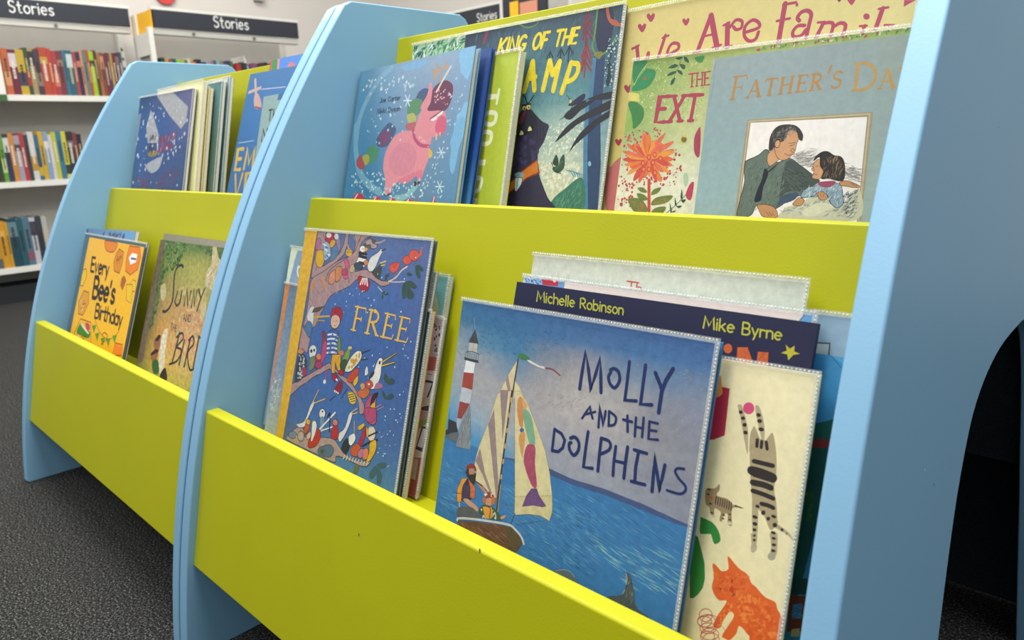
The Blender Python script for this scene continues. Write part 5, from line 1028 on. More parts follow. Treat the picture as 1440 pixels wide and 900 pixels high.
picture_book('unicorn', 'picture_book', 'light blue picture book with a pink unicorn in falling snow', (0.0161, 0.3037, 0.5777), (-0.29171, -0.04085, 0.01226), 0.2511, 0.2459, 0.0110, [
('G',[['5f94b4','7a9cb8','8aa4bc','8fa8c0','8aa8c4'],['4f8cae','6590b0','7a98b4','8098b4','7c9cbc'],['4a86aa','4f86aa','6a8caa','7090ae','6c90b2'],['4886ac','3f7fa6','5584a6','6488a6','5c8cb0'],['4080a8','3c7ca4','447ea2','4c7ea0','4a80a4']],0.05),
('P','5486a4',[0,245.9,4.2,245,0.6,151.6,0,149.7]),
('S','7ea8c0',9.79,[76.2,240.7,51.9,228.2,29.3,203.8,13.7,171.2,13.6,133.5]),
('C','84b8dc',[224.7,244.8,250,245.9,251.1,231.8,245.5,204.8,236.4,207.5,228.2,216,226.7,223.6,220.9,236.4]),
('C','84b8dc',[245.1,173.9,251.1,170.3,250.3,147,249.8,128,243.1,118.1,229.9,119,231.3,133.8,234.5,145.4,233.2,157.4,238.9,161.3,241.9,168.4]),
('C','7cacd0',[98.9,239.2,127.4,242.4,147,242.8,157.2,239.7,146.5,233.4,124.6,231.6,109,233.8]),
('C','78b0d4',[249,153.7,248.5,134.6,244.7,109.9,241.6,82.1,234.4,85.3,230.3,100.4,231.2,112.2,226.9,122.9,230.6,137.5,232.3,150.8]),
('S','74a6bc',11.1,[8.1,163.9,14.6,129.1,31.3,94,58.8,72.8,88.9,60.5]),
('S','84b4bc',8.59,[127.6,51.6,147.5,52.8,162.8,61.9,170.9,69.4]),
('C','4a5a7c',[72.2,148.5,88.4,160.4,102.8,154.2,107.3,145.8,92.9,127.3,71.5,127.1,63.7,137.6]),
('C','74486c',[70.2,145.4,82.8,149.4,97,145,89.5,130.8,73.9,128.6]),
('C','4f8c6a',[44.1,125.5,57.2,129.7,72.2,123.7,70.1,108.9,57.6,102.9,44.7,110.3]),
('C','a8a848',[36.4,115.8,48.9,116.8,53.7,108.1,46.7,101.8,37.3,105.6]),
('C','a85058',[21.5,111.5,28.8,117.9,36.1,110.7,44.6,98.5,33.8,95.6,22.1,103]),
('C','4a5c80',[146.7,197.1,160.3,201.8,173.8,194,165.5,176.2,144.4,184.7]),
('C','5c8c68',[127.3,183.4,143.4,189.6,159.3,183.1,153.1,166.5,130.8,167.1]),
('C','b0b068',[128.2,167.3,142.8,169.1,150.1,157.4,135.7,155.5]),
('C','b06468',[128.4,154.5,150.5,155.8,153.1,143,132.3,147.8]),
('C','6c3c54',[175.8,195.3,183.5,203.6,201,207.5,216.1,199.6,218.8,185.8,213.1,169.8,198.2,165.3,171.7,169.4,176.3,181.3]),
('D',['c87c98','e0a8b8'],71,26,[180.3,196.3,212.4,195.5,212.2,174.5,184.8,174.2],0.96,1.73),
('C','dc8c96',[168.4,208.6,173.9,204.8,176.5,192.1,174.6,178.4,166.5,171.5,156,175.6,166.8,193.2]),
('S','c8945c',2.7,[179.8,210.2,174.8,223.2,170.9,225.3]),
('S','c8945c',2.69,[178.8,215,179.2,230.3,177.7,232.1]),
('S','c8945c',2.65,[189.3,209,191.5,221,197.5,230.8]),
('S','c8945c',2.63,[190.3,221.1,201.6,227.2]),
('S','c8945c',2.67,[177.6,221.3,185.8,226.3]),
('S','d8ccc0',3.4,[185.4,194.1,194.3,206.8,207.7,224.8]),
('C','dc8c96',[152.2,124.2,149.1,144.9,155.6,166.3,168,176,174.1,169.2,204.8,166.1,213,153.3,212.4,139.8,197.7,133.3,186.6,131.1,186.2,121.9]),
('C','d0607c',[193.7,153.5,203.7,160.2,213,153.3,214.2,139.6,206.7,134.2,194.1,139.7]),
('P','e8e4e0',[180.3,156.2,194.4,161.1,193.1,156.3,186.6,154.1]),
('P','e8e4e0',[192.1,161.3,204.5,167.7,203.3,162.5,195.9,159.4]),
('S','5c2c3c',1.31,[178.8,157.9,204.5,167.7]),
('P','e8a890',[194.8,136.6,198.7,137.8,199.8,128.6,196.7,127.3]),
('P','e8a890',[201.5,137.6,205.9,138,205,131.3]),
('C','dc8c96',[91.7,120.9,103.8,137.9,122.8,145.4,145.5,144.3,158.6,140.2,186.1,133.4,186.3,121.1,186.6,102.7,181.5,87.6,178.6,78.5,172.7,72.5,166.2,80.5,148.1,73.3,127.9,73.9,116.7,66.3,113.2,58.3,100,58.6,98.7,76.5,89.4,94.8,88.8,109.6]),
('C','d4788a',[127.9,73.9,136.7,80,164.9,86.8,176.7,87.8,178.6,78.5,172.7,72.5,166.2,80.5,148.5,71.7]),
('E','d08494',[131.2,105.7,29.7,-8,-8.3,-22.2]),
('S','b85070',5.06,[146.7,144.2,152.8,132.8,166.9,123.2,184.1,120.5]),
('D',['e8b4c4'],72,12,[147.1,142.6,153.3,142.1,183.6,122.9,184.6,118.2],0.79,1.19),
('C','d8b04c',[184.9,116.6,192.6,113.1,193.9,106.9,187.5,104.2]),
('E','3c2c34',[104.4,56.5,3.7,0,0.5,-2.2]),
('E','3c2c34',[112.3,56.4,3.7,-0.1,0.5,-2.3]),
('E','3c2c34',[166.4,70.4,3.4,-0.1,0.7,-3.5]),
('E','3c2c34',[173.7,70.1,3.3,-0.1,0.7,-3.4]),
('D',['bcd0da','a8c4d4','e4dccc'],73,36,[0,233.1,136.3,223.7,136,201.5,8.7,206.1],1.14,2.97),
('D',['bcd0da','a8c4d4'],74,26,[0,193.3,138,191.7,139,128.3,7.6,133.8],0.91,2.29),
('D',['bcd0da','a8c4d4'],75,18,[213.9,210.4,245.2,206.3,235,148.3,213.5,123.1],0.93,2.04),
('D',['bcd0da','a8c4d4','d8e8e0'],76,80,[10.7,94.9,92.8,91.4,112,51.9,23.2,53.4],0.68,2.04),
('D',['bcd0da','a8c4d4','d8e8e0'],77,56,[107.8,71.3,185.8,78.2,186.8,50.6,112.4,50.3],0.62,1.86),
('D',['bcd0da','a8c4d4'],78,36,[182.2,118.3,223.9,115.7,228.2,49.9,186.8,50.6],0.77,1.91),
('S','c4d8e4',1.47,[211.5,110.4,219.7,109.9]),
('S','c4d8e4',1.48,[211.5,110.4,216.9,103.5]),
('S','c4d8e4',1.49,[211.5,110.4,208.7,104]),
('S','c4d8e4',1.5,[211.5,110.4,203.2,110.9]),
('S','c4d8e4',1.49,[211.5,110.4,206,117.4]),
('S','c4d8e4',1.48,[211.5,110.4,214.3,116.8]),
('S','c4d8e4',1.46,[218,65,226.5,64.8]),
('S','c4d8e4',1.47,[218,65,223.6,58]),
('S','c4d8e4',1.48,[218,65,215,58.2]),
('S','c4d8e4',1.49,[218,65,209.3,65.3]),
('S','c4d8e4',1.48,[218,65,212.2,72.1]),
('S','c4d8e4',1.47,[218,65,220.8,71.9]),
('S','d0e0e8',1.61,[125,188.4,134.2,187.4]),
('S','d0e0e8',1.61,[125,188.4,131.3,180]),
('S','d0e0e8',1.63,[125,188.4,122,180.9]),
('S','d0e0e8',1.64,[125,188.4,115.7,189.4]),
('S','d0e0e8',1.63,[125,188.4,118.6,196.9]),
('S','d0e0e8',1.62,[125,188.4,127.9,195.8]),
('L','2c3c58',1.29,[63.1,199,62.9,193.8,62.9,193.7,62.7,193,62,192.5,61.2,192.4,60.4,192.7,59.9,193.3]),
('L','2c3c58',1.29,[66.6,196.6,65.6,196.3,64.8,195.7,64.4,194.7,64.5,193.7,65.1,192.9,66,192.4,67,192.4,67.9,192.8,68.5,193.7,68.6,194.7,68.3,195.6,67.5,196.3,66.6,196.6]),
('L','2c3c58',1.28,[70.2,194.5,74,194.4,74,194.5,73.7,195.5,72.9,196.2,71.9,196.4,70.9,196,70.2,195.2,70.1,194.1,70.5,193,71.3,192.4,72.3,192.2,73.3,192.7]),
('L','2c3c58',1.27,[84.4,197.8,83.4,198.4,82.3,198.6,81.2,198.1,80.3,197.3,79.8,196,79.8,194.7,80.2,193.4,81,192.5,82.1,192.1,83.2,192.1,84.2,192.8]),
('L','2c3c58',1.26,[90.2,196.1,90.1,191.9]),
('L','2c3c58',1.26,[90.1,194,89.9,194.9,89.3,195.7,88.4,196.1,87.4,196,86.6,195.4,86.1,194.6,86.1,193.5,86.5,192.7,87.3,192.1,88.3,191.9,89.2,192.3,89.9,193,90.1,194]),
('L','2c3c58',1.26,[91.5,191.9,91.6,196]),
('L','2c3c58',1.26,[91.6,194.2,91.6,194.7,92,195.4,92.8,195.8,93.7,195.8,94.5,195.5]),
('L','2c3c58',1.25,[96.9,197.9,96.8,192.7,96.8,192.7,97,192.1,97.7,191.8,98.4,191.9]),
('L','2c3c58',1.25,[95.7,195.9,98.5,195.9]),
('L','2c3c58',1.25,[100.2,193.9,103.7,193.8,103.8,193.9,103.5,194.9,102.7,195.6,101.7,195.8,100.8,195.4,100.2,194.6,100,193.5,100.4,192.5,101.2,191.8,102.2,191.7,103.1,192.1]),
('L','2c3c58',1.24,[105.2,191.6,105.3,195.7]),
('L','2c3c58',1.24,[105.2,193.9,105.3,194.4,105.7,195.1,106.4,195.5,107.3,195.5,108.1,195.2]),
('L','2c3c58',1.29,[56.4,176.6,56.5,183.6,62,176.5,62.1,183.5]),
('L','2c3c58',1.29,[63.9,176.5,64,180.9]),
('L','2c3c58',1.29,[64,182.5,64,182.7]),
('L','2c3c58',1.29,[65.8,176.4,65.9,183.4]),
('L','2c3c58',1.29,[69.4,180.8,66,178.2]),
('L','2c3c58',1.28,[67,178.9,69.7,176.4]),
('L','2c3c58',1.28,[71.3,176.3,71.4,183.3]),
('L','2c3c58',1.28,[74.9,180.7,71.5,178.2]),
('L','2c3c58',1.28,[72.5,178.8,75.2,176.3]),
('L','2c3c58',1.28,[77.1,176.3,77.2,180.7]),
('L','2c3c58',1.28,[77.2,182.2,77.2,182.5]),
('L','2c3c58',1.26,[83.4,176.2,83.5,183.1,85,183,85,183,86.3,182.8,87.4,182.2,88.3,181.2,88.7,180.1,88.7,178.9,88.2,177.8,87.4,176.9,86.2,176.3,84.9,176.1,83.4,176.2]),
('L','2c3c58',1.26,[90.4,180.4,92.4,176.4]),
('L','2c3c58',1.26,[94.4,180.4,91.7,174]),
('L','2c3c58',1.25,[99.1,179.7,98.4,180.2,97.4,180.3,96.6,179.9,96.2,179.3,96.5,178.6,97.2,178.2,97.9,178.1,98.8,177.7,99.3,177.1,98.9,176.4,98,176,96.9,176,96.1,176.5]),
('L','2c3c58',1.24,[103.1,180.2,102.1,180,101.3,179.3,100.9,178.3,101,177.3,101.6,176.4,102.5,175.9,103.5,175.9,104.5,176.4,105.1,177.2,105.2,178.3,104.9,179.2,104.1,179.9,103.1,180.2]),
('L','2c3c58',1.24,[106.7,175.8,106.8,180.1]),
('L','2c3c58',1.24,[106.7,178.5,106.8,178.8,107.2,179.5,107.9,180,108.9,180.1,109.8,179.8,110.5,179.2,110.7,178.4,110.6,175.7]),
('E','c0405c',[40,49.7,14.8,-0.2,2.6,-11.4]),
('S','e8d8d8',2.66,[29.1,51.6,35,58.6]),
('E','c0405c',[85.1,47.4,10.2,-0.1,1.8,-8.1]),
('S','e8d8d8',2.54,[77.5,49.2,81.6,53.7]),
('E','c0405c',[121.6,43.7,10.3,-0.1,1.8,-8.3]),
('S','e8d8d8',2.45,[113.9,45.4,118.1,50.2]),
('E','c0405c',[159.4,43.2,8.3,-0.1,1.5,-6.9]),
('S','e8d8d8',2.36,[153.2,44.9,156.6,48.6]),
('P','c0405c',[204.7,42.7,209.1,54.7,214.4,42.6]),
('S','e8d8d8',1.67,[208.6,44.2,209.8,51.7]),
('P','c84c64',[169.5,41.6,172.9,50.8,179.2,41.5])
], bm_('5f8cac'), 0, 1, 0.74)
picture_book('deepblue', 'picture_book', 'deep blue book between the unicorn book and the green lettered book', (0.0432, 0.3240, 0.5769), (-0.30083, -0.03773, 0.01170), 0.2300, 0.2478, 0.0066, [
('G',[['24407c','24407c','284684'],['204488','1f4a90','204c94'],['3878a8','4084b0','4a8cb4']],0.06)
], bm_('1f4486'), 0, 1, 0.9)
picture_book('green', 'picture_book', 'lime green book with pale sideways letters, just right of the unicorn book', (0.0919, 0.3411, 0.5773), (-0.27315, -0.03163, 0.00886), 0.2236, 0.2390, 0.0100, [
('G',[['aebc3c','b0be3c'],['aebc38','b2bf38'],['a8b834','acbc34']],0.05),
('P','e4e8bc',[191.4,193.8,195.3,193.1,193.5,172,189.6,172.9,189.7,180.4,171.2,180.2,171.7,187.9,190.3,186.9]),
('S','e4e8bc',5.96,[176.4,148.8,171.7,150.9,173,160.9,183.3,163.4,192.8,160,192.3,150.1,183.8,147.4,174.2,150.3]),
('S','e4e8bc',5.99,[171.6,122.1,168.5,125.7,169.3,135,178.3,138.2,188.8,135.3,188.3,125.4,181.2,122.4,172.7,122.9]),
('P','e4e8bc',[166.7,102.4,185,101.6,184.4,93.9,165.7,94.6]),
('S','e4e8bc',6.05,[167.2,59.6,162.4,63,163,73.3,171.1,78.2,181.3,75.4,179.7,64.5,174.4,60.3,168.1,61.3]),
('P','e4e8bc',[162.4,52,178.6,51,177.7,42.2,160.4,42.9]),
('P','aab936',[163,49,172.9,48.7,173.3,46.6,162.4,47])
], bm_('aebc3c'), 1, 0, 0.85)
picture_book('swamp', 'picture_book', 'dark teal picture book with a purple monster and yellow title lettering', (0.1798, 0.3699, 0.5762), (-0.23082, -0.00660, 0.00155), 0.2702, 0.2805, 0.0050, [
('G',[['30384c','34485c','3c5464','3a4c58','2f4450'],['34485c','40606e','46707c','466c78','3c5c6c'],['365868','487480','4f8088','5a8c92','466c7c'],['386068','508488','82a8a4','a8bcb0','7c9ca4'],['34585c','7ca09c','b0c0ac','c8cdb4','8caaa8'],['304c50','8ca89c','c4c8a8','cccfae','88a49c'],['30484c','7c988c','c0c4a4','a0ac88','6c8c88']],0.12),
('R',['2c3c4c','4a7080','3c5c6c','587c88'],81,260,[2.4,277,270.2,275.8,270.2,223.3,110.3,233.6],15.2,0.87,75,0.2),
('R',['507c88','6a9698','46707c'],82,160,[114.9,233.1,232.5,228,226,171.3,114.6,179],13.6,0.78,78,0.2),
('C','252c48',[231.6,280.5,248.4,280.5,256.6,264.9,255.2,238.7,253.1,228.6,242.1,226.9,234.2,241.3,229.2,261.4]),
('P','2c4468',[233,225,249.8,226.1,255.4,154.4,232.3,155.7]),
('P','4c7c9c',[232.2,223.6,237.1,223,240.1,155.3,232.3,155.7]),
('S','5c8a44',2.7,[229.9,280.5,230.4,253.7,229.3,235.9,240.5,225.6,254.5,231.4,263.3,245]),
('S','5c8a44',1.9,[102.7,280.5,117.3,274.4,130.6,275,136.5,279]),
('C','7c7c3c',[232.5,228,241.2,221.1,246,226.5,241.7,230]),
('S','b05a3c',3.97,[243.9,280.5,247.7,269.1,255.4,260.6,270.2,256.6]),
('C','b05a3c',[251,265.7,260.6,262.8,263.1,258.1,253.7,260.2]),
('S','8c3440',2.42,[219.8,247.6,222.1,202]),
('S','8c3440',2.79,[219.5,243.1,214.5,225.5]),
('S','8c3440',2.4,[219.5,243.1,228.9,223.9]),
('S','8c3440',2.79,[219.6,232.5,215.7,217.8]),
('S','8c3440',2.4,[219.6,232.5,230.1,216.3]),
('S','8c3440',2.79,[219.8,221.9,216.9,210]),
('S','8c3440',2.4,[219.8,221.9,231.3,208.6]),
('S','743040',2.43,[215.9,280.5,218.3,238.7]),
('S','743040',2.79,[215.7,279.8,210.6,262.4]),
('S','743040',2.4,[215.7,279.8,225.1,260.4]),
('S','743040',2.79,[215.8,269.2,211.8,254.7]),
('S','743040',2.4,[215.8,269.2,226.3,252.8]),
('S','743040',2.79,[215.9,258.7,213.1,246.9]),
('S','743040',2.4,[215.9,258.7,227.5,245.1]),
('S','8c3440',4.62,[43.2,278.6,39.1,265.4]),
('S','20323c',2.22,[162.3,239.1,163.2,220.1]),
('S','20323c',1.86,[162.3,239.1,157.8,230.1]),
('S','20323c',1.83,[162.3,239.1,168.7,230.5]),
('S','20323c',2.17,[179.9,240.2,180.8,221.4]),
('S','20323c',1.82,[179.9,240.2,175.5,231.3]),
('S','20323c',1.8,[179.9,240.2,186.2,231.7]),
('S','20323c',2.14,[193,241.8,193.9,223.1]),
('S','20323c',1.79,[193,241.8,188.7,233]),
('S','20323c',1.77,[193,241.8,199.1,233.3]),
('S','20323c',1.99,[257.3,237,258.2,219.2]),
('S','20323c',1.66,[257.3,237,253.4,228.6]),
('S','20323c',1.65,[257.3,237,262.9,229]),
('S','20323c',1.99,[256.8,216.4,257.7,198.7]),
('S','20323c',1.67,[256.8,216.4,253,208]),
('S','20323c',1.65,[256.8,216.4,262.5,208.5]),
('D',['a8c4c8','c8d8d4'],83,90,[248.8,243.9,270.2,246.7,270.2,185.6,254,187.2],0.5,1.17),
('C','20323c',[256.1,220.9,262.4,198.2,260.3,188.1,255.9,192.9,256.6,206.2]),
('L','e6d028',4.26,[68.3,245.8,72.3,265.5]),
('L','e6d028',4.27,[82.8,265.2,70.4,254.1]),
('L','e6d028',4.24,[73.5,256.6,79.3,245.7]),
('L','e6d028',4.19,[84.2,245.6,88.1,265.1]),
('L','e6d028',4.14,[89,245.6,92.9,265,100.6,245.4,104.4,264.7]),
('L','e6d028',4.11,[118.4,262.2,116.5,264.1,113.9,264.4,111.1,263,108.7,260.1,107,256.2,106.5,252.2,107.1,248.6,108.8,246.2,111.3,245.3,114,246.2,116.6,248.7,117.9,253.3,113.5,253.4]),
('L','e6d028',3.98,[140.1,263.9,137.6,263.1,135.2,260.9,133.3,257.5,132.3,253.6,132.4,249.9,133.5,246.9,135.4,245.3,137.8,245.3,140.3,246.8,142.5,249.7,143.9,253.4,144.4,257.3,143.8,260.7,142.3,263,140.1,263.9]),
('L','e6d028',3.92,[158.1,263.5,149.7,263.7,146.2,245]),
('L','e6d028',3.9,[148,254.7,154.9,254.6]),
('L','e6d028',3.79,[171.1,263.1,181,262.9]),
('L','e6d028',3.83,[176.1,263,172.8,244.7]),
('L','e6d028',3.77,[181.4,244.6,184.7,262.8]),
('L','e6d028',3.73,[191.2,244.5,194.4,262.6]),
('L','e6d028',3.74,[183,253.7,192.8,253.6]),
('L','e6d028',3.74,[205.7,262.3,197.9,262.5,194.8,244.5,202.6,244.4]),
('L','e6d028',3.7,[196.4,253.9,203.2,253.8]),
('L','e6d028',7.62,[126,193.2,134.6,229.4]),
('L','e6d028',7.58,[134.6,229.4,143.3,193.1]),
('L','e6d028',7.57,[129,208.9,142.3,209.3]),
('L','e6d028',7.38,[158.1,191.9,163.8,227.1]),
('L','e6d028',7.33,[163.8,227.1,171.2,209.8]),
('L','e6d028',7.25,[171.2,209.8,180.3,224.6]),
('L','e6d028',7.32,[180.3,224.6,175.5,189.8]),
('L','e6d028',7.1,[189.6,186,199.3,221]),
('S','e6d028',6.31,[199.4,220.2,209.7,218.4,211.2,209.1,205.4,201.2,193.8,198.4]),
('S','1c2830',1.72,[131.8,177.8,136.4,177.5,143.2,185.9]),
('S','1c2830',1.73,[133,177.7,128.4,185.4,124.7,187.3]),
('C','282c4c',[202.4,169.8,213.3,176.8,224.3,182.1,227.7,178.8,223.8,173,212.5,169.2]),
('E','d8c860',[205.7,174.2,1.8,-0.1,0.3,-2.1]),
('S','20242c',0.71,[210.4,170.1,207.2,164.9]),
('S','20242c',0.7,[213.8,171.1,211.8,166.1]),
('S','20242c',0.7,[217.2,172.1,216.4,167.4]),
('S','20242c',0.7,[220.6,173,220.9,168.6]),
('S','20242c',0.69,[224,174,225.4,169.8]),
('S','20242c',0.71,[204.3,176.7,198.3,182.5]),
('C','282a34',[198.2,157.7,214.5,169,240.4,177.8,269.6,181.5,269.8,174.1,245.2,171.5,226.9,165.2,209.2,152.4]),
('P','2c4468',[229.3,174.8,250.5,173.3,263.2,98.2,267,44.4,245.1,43.8,232.6,129.1]),
('P','4c7c9c',[229.3,174.8,234.2,174.5,240.9,113.7,252.8,44,245.1,43.8,232.6,129.1]),
('E','8cb4c4',[246.7,98.4,2.3,0,0.5,-3]),
('D',['e4e4cc','c8d4bc','b0c8bc'],84,260,[172.8,147.2,229.3,150.5,229.1,101.7,167.6,99.5],0.74,1.84),
('D',['e4e0c4','d8dcc0'],85,160,[164.9,102.7,233.1,101.7,233.5,74.2,182.9,57.9],0.93,2.43),
('C','282a34',[190.8,152.6,204,159.6,226.1,170.5,242.9,173.8,227.1,164.3,208.1,159.4]),
('C','282a34',[188.8,126,202.6,142.6,220.9,154,246.3,164.6,269.3,171.9,269.7,163.1,247.7,155.6,222.1,146.3,202.1,133.3]),
('C','282a34',[213.3,113.6,224.3,132.5,241.4,146.9,258.8,156.4,269.3,160.2,268.6,152.9,253.1,144.8,236.1,132,222,121.8]),
('C','3c7460',[195.9,42.3,196,55,212.5,67.8,238.2,81.8,245.1,43.8]),
('R',['2c5c50','5c9474','3c7c6c','6ca07c'],86,200,[198.3,53.5,236.9,77.2,243.9,45.3,199.8,44],9,0.72,70,0.35),
('S','5c94a4',1.23,[212.9,90.8,219.1,89.5,225.1,83.4]),
('S','5c94a4',1.23,[216.9,90.8,223.7,88.6,228.3,83]),
('S','5c94a4',1.22,[221,90.2,228.2,87.6,231.5,82.7]),
('S','5c94a4',1.21,[225.2,88.9,232.7,86.7,234.7,82.4]),
('S','5c94a4',1.21,[229.5,87,237.1,85.8,237.9,82.1]),
('C','2c4434',[193.4,110.2,197.5,103.8,197.8,96,188.9,99.2,190,105.5]),
('C','34503c',[205.8,109.9,208.5,95.8,201.1,88.1,192.5,89.7,189.7,94.5,198.6,97.5,200.4,105.3]),
('S','1c2c24',0.9,[185.4,101.6,196.7,89.7,204.3,87.3]),
('S','5c8458',0.89,[194.2,92.1,204,102.1]),
('C','302c44',[104.6,39.6,105.6,76.8,106.7,113.7,107,140.4,110,150.2,121.6,164.5,129.6,170.6,141.1,169,151.1,161.1,163.4,152.4,174.9,147.1,173.3,137.7,169.7,126.6,162.8,115.6,163.8,102.8,170.2,83.4,187.1,58,197,42.4]),
('D',['403a5e','3c3658'],87,36,[110.2,135.3,160,133.4,162.2,106,108.2,90.2],2.37,4.35),
('C','2a2a38',[109.3,140.3,112.4,150.1,125.9,165.9,141.5,166.6,155.4,148,148.2,138.7,135.3,136]),
('S','24242e',1.5,[148.9,161.3,155.4,148,158.1,131.9]),
('S','24242e',1.49,[154.3,157.7,161.2,144.6,163.1,130.1]),
('S','24242e',1.48,[159.7,154.2,166.9,141.1,168.1,128.3]),
('C','7c3048',[123.2,154.5,129,167.3,132.7,165.5,128.3,151]),
('E','20242c',[129.1,171.2,4.5,-0.2,0.5,-3.5]),
('E','d4c46c',[129.1,171.2,3.6,-0.2,0.4,-2.8]),
('E','20242c',[136.6,172.1,4.7,-0.4,0.6,-4.1]),
('E','d4c46c',[136.6,172.1,3.8,-0.3,0.5,-3.3]),
('E','1c1c24',[130.1,170.5,1.4,-0.1,0.2,-1.1]),
('E','1c1c24',[137.3,171.4,1.4,-0.1,0.2,-1.2]),
('S','20242c',1.92,[125.5,174.9,133.4,175.2,140,175.6]),
('S','18181c',3.83,[109.3,140.3,126,137.1,139.1,139.9,147,146]),
('C','d8d090',[105.5,141.1,108.2,147,112.8,141.8]),
('C','d8d090',[114.2,137.4,117,143.3,121.5,138.1]),
('C','d8d090',[126.5,137,129.2,142.8,133.6,137.7]),
('C','d8d090',[140.2,141.6,142.8,147.4,147.2,142.3]),
('P','d07828',[100.3,51.4,101.1,68.3,130.4,81.8,138.2,90,162.5,104.4,168.3,88.3,148.5,81.8,136.3,73.6,102.9,49.8]),
('L','8c3c28',1.86,[100.3,51.4,101.1,68.3,130.4,81.8,138.2,90,162.5,104.4,168.3,88.3,148.5,81.8,136.3,73.6,102.9,49.8,100.3,51.4]),
('C','7ca4ac',[126.2,86.8,133.8,89.2,142.1,86.7,140.7,81.8,130.4,81.8]),
('C','c8d8d0',[128.1,81.8,139.5,81.8,139.7,73.6,132.1,64.5,127.9,71.9]),
('S','3c5c68',0.97,[128.1,81.8,139.5,81.8,139.7,73.6,132.1,64.5,127.9,71.9,128.1,81.8]),
('S','3c5c68',0.78,[133.3,81,132.9,67])
], bm_('34485c'), 1, 0, 0.78)
picture_book('leaf', 'picture_book', 'book with a green leaf pattern, its top edge showing above the unicorn book', (0.0539, 0.3781, 0.5760), (-0.23083, -0.01072, 0.00252), 0.1817, 0.2812, 0.0060, [
('G',[['a8c4a4','9cc0a0','b0c8a8'],['b8ccb0','a8c4a8','b0c8ac']],0.1),
('R',['2c7c4c','3c8c54','205c4c','1f6868','e4ece4','589c5c'],91,90,[0,280.9,115.7,279.4,117,261.7,0,262],16.7,3.04,60,0.7)
], bm_('a8c4a4'), 1, 0, 0.8)
